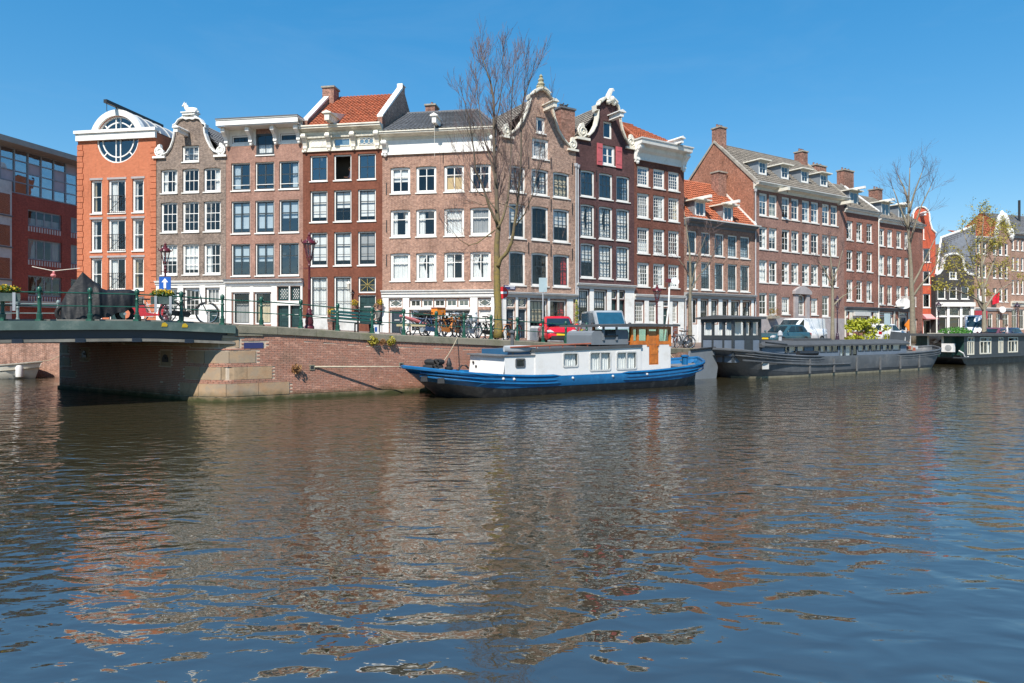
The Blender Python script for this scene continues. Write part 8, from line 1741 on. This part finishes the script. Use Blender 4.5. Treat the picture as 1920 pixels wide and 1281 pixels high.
# ------------------------------------------------------------------ trees
def moss_fades(name, dry, z0, z1):
    """moss grows on the damp lower trunk only"""
    n = M[name].node_tree; p = [x for x in n.nodes if x.type == 'BSDF_PRINCIPLED'][0]; src = p.inputs['Base Color'].links[0].from_socket
    g = n.nodes.new('ShaderNodeNewGeometry'); sp = n.nodes.new('ShaderNodeSeparateXYZ'); n.links.new(g.outputs['Position'], sp.inputs[0]); t = noise_node(n, g.outputs['Position'], 2.5, 3); q = n.nodes.new('ShaderNodeMath'); q.operation = 'MULTIPLY_ADD'; n.links.new(t.outputs[0], q.inputs[0]); q.inputs[1].default_value = 5.0; n.links.new(sp.outputs[2], q.inputs[2])
    n.links.new(vmix(n, src, dry, ramp(n, q.outputs[0], z0 + 2.5, z1 + 2.5)), p.inputs['Base Color'])
posmat('bark_mossy', [(.06, .05, .035), (.15, .115, .06), (.24, .18, .045), (.12, .10, .07)], scale=6, stain=(.20, .17, .03)); M['bark_mossy'].node_tree.nodes['Bump'].inputs['Distance'].default_value = .06; moss_fades('bark_mossy', (.13, .105, .08), 5.0, 9.5)
posmat('bark_grey', [(.12, .10, .08), (.20, .17, .13), (.26, .23, .17)], scale=6, stain=(.17, .16, .08)); posmat('twig', [(.085, .058, .058), (.13, .09, .085)], scale=4, stain=(.12, .09, .08))
def branch(mb, p, d, L, r, depth, rnd, up, spread, tips=None, seg=4):
    pts = [Vector(p)]; d = Vector(d).normalized(); rad = [r]; kids = []
    for i in range(seg):
        d = (d + Vector((rnd.uniform(-1, 1), rnd.uniform(-1, 1), rnd.uniform(-.6, 1)))*.13 + Vector((0, 0, up*.16))).normalized(); pts.append(pts[-1] + d*L/seg); rad.append(max(.005, r*(1 - .8*(i + 1)/seg))); kids.append((pts[-1], d.copy(), rad[-1]))
    mb.tube(pts, rad, 4 if r > .02 else 3, cap=False)
    if tips is not None and depth <= 1: tips += pts[1:]
    if depth > 0:
        for (q, dd, rr) in kids:
            for _ in range(rnd.choice([1, 2, 2]) if depth > 1 else rnd.choice([1, 1, 2])):
                a = dd.orthogonal().normalized(); a = Matrix.Rotation(rnd.uniform(0, 6.283), 3, dd) @ a; nd = (dd + a*spread*rnd.uniform(.5, 1.1)).normalized(); branch(mb, q, nd, L*rnd.uniform(.42, .68), max(.006, rr*.75), depth - 1, rnd, up, spread, tips, 3)
def tree(name, label, q, limbs, seed, bark='bark_grey', step=.55, blen=1.5, depth=2, up=.9, spread=.75, start=.2, leaves=0, leafm='leaf_spring', leafs=.14, rmin=.012):
    rnd = random.Random(seed); t = thing(name, label, 'tree', tuple(q), 0, 'trees along the quay'); tr = MB(); tw = MB(); tips = []
    for li, (pts, r0, r1) in enumerate(limbs):
        P = [Vector(p) for p in pts]; n = len(P)
        # smooth polyline
        S = []
        for i in range(n - 1):
            for k in range(3): S.append(P[i].lerp(P[i + 1], k/3) + Vector((rnd.uniform(-1, 1), rnd.uniform(-1, 1), 0))*.012*(1 if i else 0))
        S.append(P[-1]); N = len(S); rad = [r0 + (r1 - r0)*(i/(N - 1))**.8 for i in range(N)]; 
        if li == 0: rad[0] *= 1.35; rad[1] *= 1.1
        tr.tube(S, rad, 9 if r0 > .06 else 6)
        acc = 0; tot = sum((b - a).length for a, b in zip(S, S[1:])); run = 0
        for i in range(1, N):
            seg = (S[i] - S[i-1]).length; run += seg; acc += seg
            if run/tot < (start if li else max(start, .45)): acc = 0; continue
            while acc > step:
                acc -= step*rnd.uniform(.8, 1.2); d = (S[i] - S[i-1]).normalized(); a = Matrix.Rotation(rnd.uniform(0, 6.283), 3, d) @ d.orthogonal().normalized(); nd = (d*.6 + a*spread + Vector((0, 0, .25*up))).normalized(); branch(tw, S[i], nd, blen*rnd.uniform(.5, 1.15), max(rmin, rad[i]*.45), depth, rnd, up, spread, tips)
        branch(tw, S[-1], (S[-1] - S[-2]), blen*.55, max(rmin, r1), depth, rnd, up, spread, tips)
    tr.build('trunk', bark, t, smooth='all'); tw.build('crown', 'twig', t, fix=False)
    if leaves and tips:
        m = MB()
        for _ in range(leaves):
            p = rnd.choice(tips) + Vector((rnd.gauss(0, .12), rnd.gauss(0, .12), rnd.gauss(0, .10))); a = Vector((rnd.uniform(-1, 1), rnd.uniform(-1, 1), rnd.uniform(-1, .6))).normalized(); b = a.cross(Vector((rnd.uniform(-1, 1), rnd.uniform(-1, 1), rnd.uniform(-1, 1)))).normalized(); l = leafs*rnd.uniform(.6, 1.3); m.face([p - a*l*.5, p + b*l*.3, p + a*l*.5, p - b*l*.3])
        m.build('leaves', leafm, t, fix=False)
    return t
def trees():
    q = quay_pt(935, 1.05); Y = q.y; rnd = random.Random(4)
    def L(pxs, dy=0.0):
        n = len(pxs); return [ray(a, b, Y + dy*(i/(n - 1))) - q for i, (a, b) in enumerate(pxs)]
    main = [(935, 634), (934, 590), (932, 545), (932, 500), (931, 470), (934, 428), (932, 395), (930, 346), (927, 300), (926, 243), (925, 182), (919, 150), (911, 128), (904, 108)]
    limbs = [(L(main, .4), .215, .02), (L([(934, 500), (938, 487), (950, 474), (959, 455), (964, 427), (969, 395), (973, 355), (976, 318), (977, 283), (978, 233), (981, 190), (990, 162), (998, 136)], -1.0), .11, .018), (L([(934, 428), (944, 405), (952, 374), (956, 330), (958, 294), (958, 223), (961, 170), (963, 121)], 1.6), .075, .016), (L([(932, 420), (918, 389), (905, 348), (892, 320), (888, 279), (884, 250), (877, 215), (870, 188)], -1.4), .07, .015), (L([(930, 346), (920, 300), (908, 262), (900, 215), (893, 160), (890, 120)], 1.2), .05, .014), (L([(928, 432), (915, 441), (895, 456), (879, 460), (862, 450), (850, 436)], -.9), .035, .012), (L([(964, 427), (985, 400), (1000, 360), (1010, 310), (1016, 250)], -.6), .04, .013), (L([(931, 395), (912, 370), (897, 362), (882, 335), (872, 312)], .8), .04, .013), (L([(926, 243), (936, 200), (942, 150), (944, 105)], -.8), .035, .013), (L([(969, 395), (950, 385), (930, 380), (905, 385), (880, 375)], 1.3), .025, .012)]
    tree('bare_tree', 'tall bare tree with mossy yellow-green trunk forking before the corner house', q, limbs, 5, 'bark_mossy', .36, 1.3, 2, .95, .6, .22, rmin=.0095)
    # slim bare trees along the quay
    for (px, base_, pts_, r0, sc, lab, seed, bk) in ((1294, 1.0, [[(1294, 618), (1294, 575), (1295, 527), (1294, 495), (1291, 455), (1286, 420), (1283, 398)], [(1295, 540), (1303, 505), (1312, 475), (1322, 445)], [(1294, 520), (1283, 500), (1272, 485)], [(1295, 548), (1308, 520), (1325, 500), (1340, 470)]], .13, 1, 'slim bare tree with smooth grey trunk before the low orange-roofed house', 7, 'bark_grey'),
                                                 (1561, 1.2, [[(1561, 626), (1561, 575), (1561, 524), (1558, 490), (1556, 455)], [(1561, 540), (1548, 510), (1536, 490)], [(1561, 575), (1575, 560), (1592, 548), (1608, 535)], [(1561, 530), (1572, 500), (1580, 470)]], .15, 1, 'small bare tree before the long brick building', 8, 'bark_grey'),
                                                 (1712, 1.2, [[(1712, 626), (1710, 565), (1708, 507), (1703, 430), (1704, 370), (1706, 315)], [(1708, 540), (1724, 510), (1738, 480), (1752, 450)], [(1705, 460), (1716, 420), (1728, 385), (1745, 350)], [(1703, 430), (1690, 395), (1675, 355)], [(1704, 400), (1715, 360), (1728, 325)], [(1709, 560), (1726, 535), (1748, 510), (1765, 480)], [(1704, 380), (1694, 350), (1684, 330)]], .26, 1.3, 'large dark bare tree before the two red brick houses', 9, 'bark_grey')):
        q = quay_pt(px, base_); Y = q.y; limbs = [(([ray(a, b, Y + (random.Random(seed + k).uniform(-1.2, 1.2) if k else 0)*(i/(len(pp) - 1))) - q for i, (a, b) in enumerate(pp)]), r0*(1 if k == 0 else .42), r0*.12) for k, pp in enumerate(pts_)]
        limbs[0][0][0].z = -.1
        tree('bare_tree', lab, q, limbs, seed, bk, .7*sc, 1.25*sc, 2, .6, .75, .25, rmin=.013)
    q = quay_pt(1845, 1.2); Y = q.y; pts_ = [[(1845, 626), (1845, 600), (1845, 580), (1842, 540), (1840, 490), (1842, 440), (1844, 405)], [(1845, 585), (1830, 560), (1815, 535), (1795, 505), (1780, 480)], [(1845, 582), (1862, 555), (1880, 540), (1905, 525)], [(1843, 550), (1828, 510), (1818, 470), (1808, 440)], [(1843, 545), (1858, 505), (1870, 470), (1880, 440)], [(1845, 570), (1820, 555), (1795, 545), (1772, 545)], [(1841, 500), (1852, 465), (1858, 430)]]
    limbs = [(([ray(a, b, Y + (random.Random(50 + k).uniform(-2, 2) if k else 0)*(i/(len(pp) - 1))) - q for i, (a, b) in enumerate(pp)]), .24*(1 if k == 0 else .42), .03) for k, pp in enumerate(pts_)]; limbs[0][0][0].z = -.1
    tree('budding_tree', 'tree with fresh yellow-green leaves before the black house', q, limbs, 21, 'bark_grey', .8, 1.7, 2, .3, .85, .2, leaves=4800, leafs=.17, rmin=.014)
    # lime shrub on the quay behind the barge
    q = quay_pt(1618, 1.0); t = thing('lime_shrub', 'bright lime-yellow leafy shrub behind the grey barge', 'shrub', tuple(q)); m = MB(); r = random.Random(3)
    for k in range(9): m.tube([(r.uniform(-.3, .3), r.uniform(-.2, .2), 0), (r.uniform(-1, 1), r.uniform(-.6, .6), 1.0), (r.uniform(-1.6, 1.6), r.uniform(-.8, .8), 1.7)], [.03, .02, .008], 5)
    m.build('stems', 'bark_grey', t); m = MB()
    for k in range(26): leaf_clump(None, (r.gauss(0, .75), r.gauss(0, .45), 1.05 + r.uniform(-.6, .8)*(1 - 0)), (.42, .4, .32), 46, 'leaf_lime', .26, k, mb=m)
    m.build('foliage', 'leaf_lime', t, fix=False)
    q = quay_pt(1089, .8); t = thing('potted_plant', 'lime-green potted plant by the railing next to the red car', 'plant', tuple(q)); m = MB(); m.lathe([(.14, 0), (.19, .3), (.2, .32)], 10); m.build('pot', 'brick_chimney', t); m = MB(); leaf_clump(None, (0, 0, .5), (.2, .2, .3), 120, 'leaf_lime', .14, 2, mb=m); m.build('foliage', 'leaf_lime', t, fix=False)
    p = PB.pt(PB.s_(1077), -.25); t = thing('climbing_plant', 'thin green climber on the wall between tan and purple houses', 'plant', (p[0], p[1], gz(*p))); m = MB(); h0 = PB.z(1077, 606) - gz(*p); h1 = PB.z(1077, 567) - gz(*p); m.tube([(0, 0, 0), (.03, 0, h0), (0, 0, h1)], .02, 5); m.build('stem', 'bark_grey', t); m = MB()
    for k in range(8): leaf_clump(None, (0, 0, h0 + (h1 - h0)*k/7), (.12, .1, .14), 22, 'leaf_lime', .12, k, mb=m)
    m.build('foliage', 'leaf_lime', t, fix=False)
    # pair of gulls on the chimney
    for (px, lab) in ((1066, 'small dark bird standing on the left of the tall chimney'), (1074, 'dark bird standing near the middle of the tall chimney')):
        s = PB.s_(px); p = PB.pt(s, .8); t = thing('bird', lab, 'bird', (p[0], p[1], PB.z(1064, 200) + .12), PB.ang); m = MB(); m.ball((0, 0, .22), .1, 8, 6, (1.7, .8, .85)); m.ball((.17, 0, .34), .055, 8, 5); m.prism([(-.16, .2), (-.34, .17), (-.16, .25)], 'y', -.03, .03); m.prism([(.21, .345), (.28, .33), (.21, .325)], 'y', -.012, .012); m.tube([(.1, 0, .26), (.16, 0, .33)], .05, 6); m.build('body', 'iron_black', t, smooth=True)
        for y in (-.03, .03): m = MB(); m.tube([(0, y, .16), (0, y, 0), (.04, y, 0)], .008, 4); m.build('leg', 'rust_red', t)
trees()
# ------------------------------------------------------------------ cars and vans
def paint(name, c, rough=.22):
    m, n, p, out = newmat(name); tc = n.nodes.new('ShaderNodeTexCoord'); t = noise_node(n, tc.outputs['Object'], 1.5, 4); n.links.new(vmix(n, tuple(v*.85 for v in c), tuple(min(1, v*1.1) for v in c), ramp(n, t.outputs[0], .3, .7)), p.inputs['Base Color']); p.inputs['Roughness'].default_value = rough; p.inputs['Coat Weight'].default_value = .6; p.inputs['Coat Roughness'].default_value = .05
paint('car_red', (.55, .008, .02)); paint('car_silver', (.30, .34, .37)); paint('car_white', (.75, .76, .77)); paint('car_teal', (.03, .08, .10)); paint('car_pearl', (.70, .72, .74)); paint('car_wine', (.14, .05, .07)); paint('car_navy', (.03, .04, .07))
plain('car_glass', (.015, .03, .04), .06, .2, 2, spec=.5); plain('car_glass_blue', (.015, .07, .12), .08, .2, 2, spec=.35); plain('plastic_black', (.02, .02, .022), .6, .15, 5); plain('plate_yellow', (.75, .52, .02), .5, .05, 3); plain('lamp_clear', (.6, .63, .66), .12, .15, 12, spec=1.0); plain('lamp_rear', (.4, .01, .01), .2, .1, 5)
def car(name, label, q, rz, body, L=4.2, W=1.76, H=1.45, hood=.86, belt=.92, cab=(-1.85, 1.05), roof=(-1.35, .25), nose=.62, glassm='car_glass', van=False, plate='plate_yellow', cat='car'):
    t = thing(name, label, cat, tuple(q), rz, 'vehicles parked along the quay'); hl, w = L/2, W/2; x0, x1 = -hl, hl; n = 4
    st = [(x0, .80, .45, belt*.82), (x0 + .06, .92, .30, belt*.96), (x0 + .35, 1.0, .22, belt), (cab[0], 1.0, .2, belt), (0, 1.0, .2, belt), (cab[1] - .1, 1.0, .2, belt - .01), (cab[1] + .05, .995, .2, hood + .03), ((cab[1] + x1)/2, .98, .2, hood), (x1 - .32, .94, .22, (hood + nose)/2 + .09), (x1 - .1, .86, .26, nose + .06), (x1, .74, .36, nose - .04)]
    rings = []
    for (x, k, zb, zt) in st:
        ww = w*k; rings.append([(x, -ww*.9, zb), (x, -ww, zb + .14), (x, -ww*1.0, (zb + zt)/2 + .05), (x, -ww*.965, zt - .09), (x, -ww*.88, zt), (x, 0, zt + .025), (x, ww*.88, zt), (x, ww*.965, zt - .09), (x, ww, (zb + zt)/2 + .05), (x, ww, zb + .14), (x, ww*.9, zb)])
    m = MB(); m.loft(rings); b = m.build('body', body, t, smooth=True)
    # cabin
    lo = [(cab[0], belt - .02), (cab[1], (belt if not van else hood) - .0)]; tw = w*(.80 if not van else .90); bw = w*.90
    def ring(zf, k):
        a0 = cab[0] + (roof[0] - cab[0])*k; a1 = cab[1] + (roof[1] - cab[1])*k; ww = bw + (tw - bw)*k; return [(a0, -ww*.92, zf), (a0 + .12, -ww, zf), (a1 - .2, -ww, zf), (a1, -ww*.88, zf), (a1 + .06*(1 - k) + .03, 0, zf), (a1, ww*.88, zf), (a1 - .2, ww, zf), (a0 + .12, ww, zf), (a0, ww*.92, zf), (a0 - .03, 0, zf)]
    zr = H; m = MB(); m.loft([ring(belt - .06, 0), ring(belt + (zr - belt)*.5, .5), ring(zr - .07, .93), [(x*.98, y*.93, zr - .015) for (x, y, z) in ring(zr, 1.0)], [(x*.8, y*.6, zr) for (x, y, z) in ring(zr, 1.0)]]); m.build('cabin', body, t, smooth=True)
    def gl(pts, nm): mm = MB(); mm.face(pts); mm.build(nm, glassm, t, fix=True)
    zt_, zb2 = zr - .12, belt + .03; kt = (zt_ - belt)/(zr - belt); kb = .06; e = .014
    rt, rb = ring(zt_, kt), ring(zb2, kb)
    gl([(rb[3][0] + e, rb[3][1]*.97, zb2), (rb[4][0] + e, 0, zb2), (rb[5][0] + e, rb[5][1]*.97, zb2), (rt[5][0] + e, rt[5][1]*.95, zt_), (rt[4][0] + e, 0, zt_), (rt[3][0] + e, rt[3][1]*.95, zt_)], 'windscreen')
    gl([(rb[0][0] - e, rb[0][1]*.95, zb2 + .05), (rt[0][0] - e, rt[0][1]*.95, zt_), (rt[8][0] - e, rt[8][1]*.95, zt_), (rb[8][0] - e, rb[8][1]*.95, zb2 + .05)], 'rear_window')
    xm = (cab[0] + cab[1])/2 + .1 if not van else cab[1] - 1.25
    for s in (-1, 1):
        A = lambda x, z: (x, s*((bw + (tw - bw)*((z - belt)/(zr - belt))) + e), z)
        f0b, f0t = rb[2][0] - .02, rt[2][0] - .06
        gl([A(xm + .04, zb2), A(f0b, zb2), A(f0t, zt_), A(xm + .04, zt_)], 'side_window')
        if not van or van == 'bus': gl([A(rb[1][0] + .12, zb2 + .02), A(xm - .04, zb2), A(xm - .04, zt_), A(rt[1][0] + .12, zt_)], 'side_window')
        m = MB(); m.ball((cab[1] - .18, s*(w + .09), belt + .06), .11, 8, 5, (.6, .9, .75)); m.build('mirror', body if not van else 'plastic_black', t, smooth=True)
        zl = nose + .02
        m = MB(); m.prism([(s*w*.46, zl - .1), (s*w*.84, zl - .07), (s*w*.88, zl + .07), (s*w*.66, zl + .09), (s*w*.48, zl + .0)], 'x', x1 - .16, x1 - .02 + .02); m.build('headlight', 'lamp_clear', t)
        m = MB(); m.box(x0 - .01, s*w*.62, belt - .3, x0 + .1, s*w*.9, belt - .05); m.build('tail_light', 'lamp_rear', t)
        for x in (x0 + .78, x1 - .82):
            m = MB(); m.lathe([(.2, -.1), (.31, -.1), (.325, -.06), (.325, .06), (.31, .1), (.2, .1)], 20); wh = m.build('wheel', 'tyre', t, (x, s*(w - .09), .325)); wh.rotation_euler = (math.pi/2, 0, 0); m = MB(); m.lathe([(.04, .11*-s), (.2, .085*-s)], 10); 
            for k in range(5): a = k*1.2566; m.bar((0, 0, .1*-s), (.19*math.cos(a), .19*math.sin(a), .095*-s), .05, .02)
            m.build('rim', 'chrome', wh)
    m = MB(); m.box(x1 - .08, -w*.62, .26, x1 + .006, w*.62, .42); m.build('lower_grille', 'plastic_black', t); m = MB(); m.box(x1 - .1, -w*.42, nose - .08, x1 + .012, w*.42, nose - .02); m.build('grille', 'plastic_black', t)
    m = MB(); m.box(x1, -.26, .44, x1 + .028, .26, .555); m.build('number_plate', plate, t)
    m = MB(); m.box(x1 - .2, -w*.8, .2, x1 - .02, w*.8, .26); m.build('bumper_lip', 'plastic_black', t); return t
def vehicles():
    q = quay_pt(1043, 2.9 + .3); front = math.atan2(-1, .06)
    q = at(1044, 36.6); car('red_car', 'red hatchback with yellow number plate parked nose to the quay railing', q, front, 'car_red', 4.0, 1.72, 1.46)
    q = at(1133, 39.3); car('grey_van', 'silver-grey van parked beside the red car facing the canal', q, front + .05, 'car_silver', 4.9, 1.92, 1.98, 1.12, 1.15, (-2.4, 1.75), (-2.3, .95), .78, 'car_glass_blue', 'bus', cat='van')
    m = MB(); 
    ang = QP.ang + math.pi
    q = at(1497, 54); car('white_van', 'white panel van parked along the quay behind the grey barge', q, ang, 'car_white', 4.9, 1.9, 1.98, 1.15, 1.18, (-2.4, 1.75), (-2.3, .75), .8, 'car_glass', True, cat='van')
    q = at(1470, 50.2); car('dark_teal_car', 'dark teal car parked in front of the white van', q, ang, 'car_teal', 4.3, 1.76, 1.50, .9, .95)
    q = at(1662, 61.0); car('white_estate_car', 'pearl white estate car parked behind the lime shrub', q, ang + math.pi, 'car_pearl', 4.5, 1.8, 1.62, .95, 1.0, (-2.15, 1.0), (-1.9, .2))
    q = at(1828, 71); car('tall_white_van', 'tall white van parked behind the budding tree', q, ang + .45, 'car_white', 5.8, 2.0, 2.6, 1.3, 1.35, (-2.85, 2.2), (-2.8, 1.1), .85, 'car_glass', True, cat='van')
    q = at(1862, 65); car('wine_red_car', 'wine-red car behind the green houseboat roof', q, ang, 'car_wine', 4.2, 1.75, 1.42)
    q = at(1885, 67); car('navy_car', 'navy car parked next to the wine-red car', q, ang, 'car_navy', 4.2, 1.75, 1.42)
vehicles()
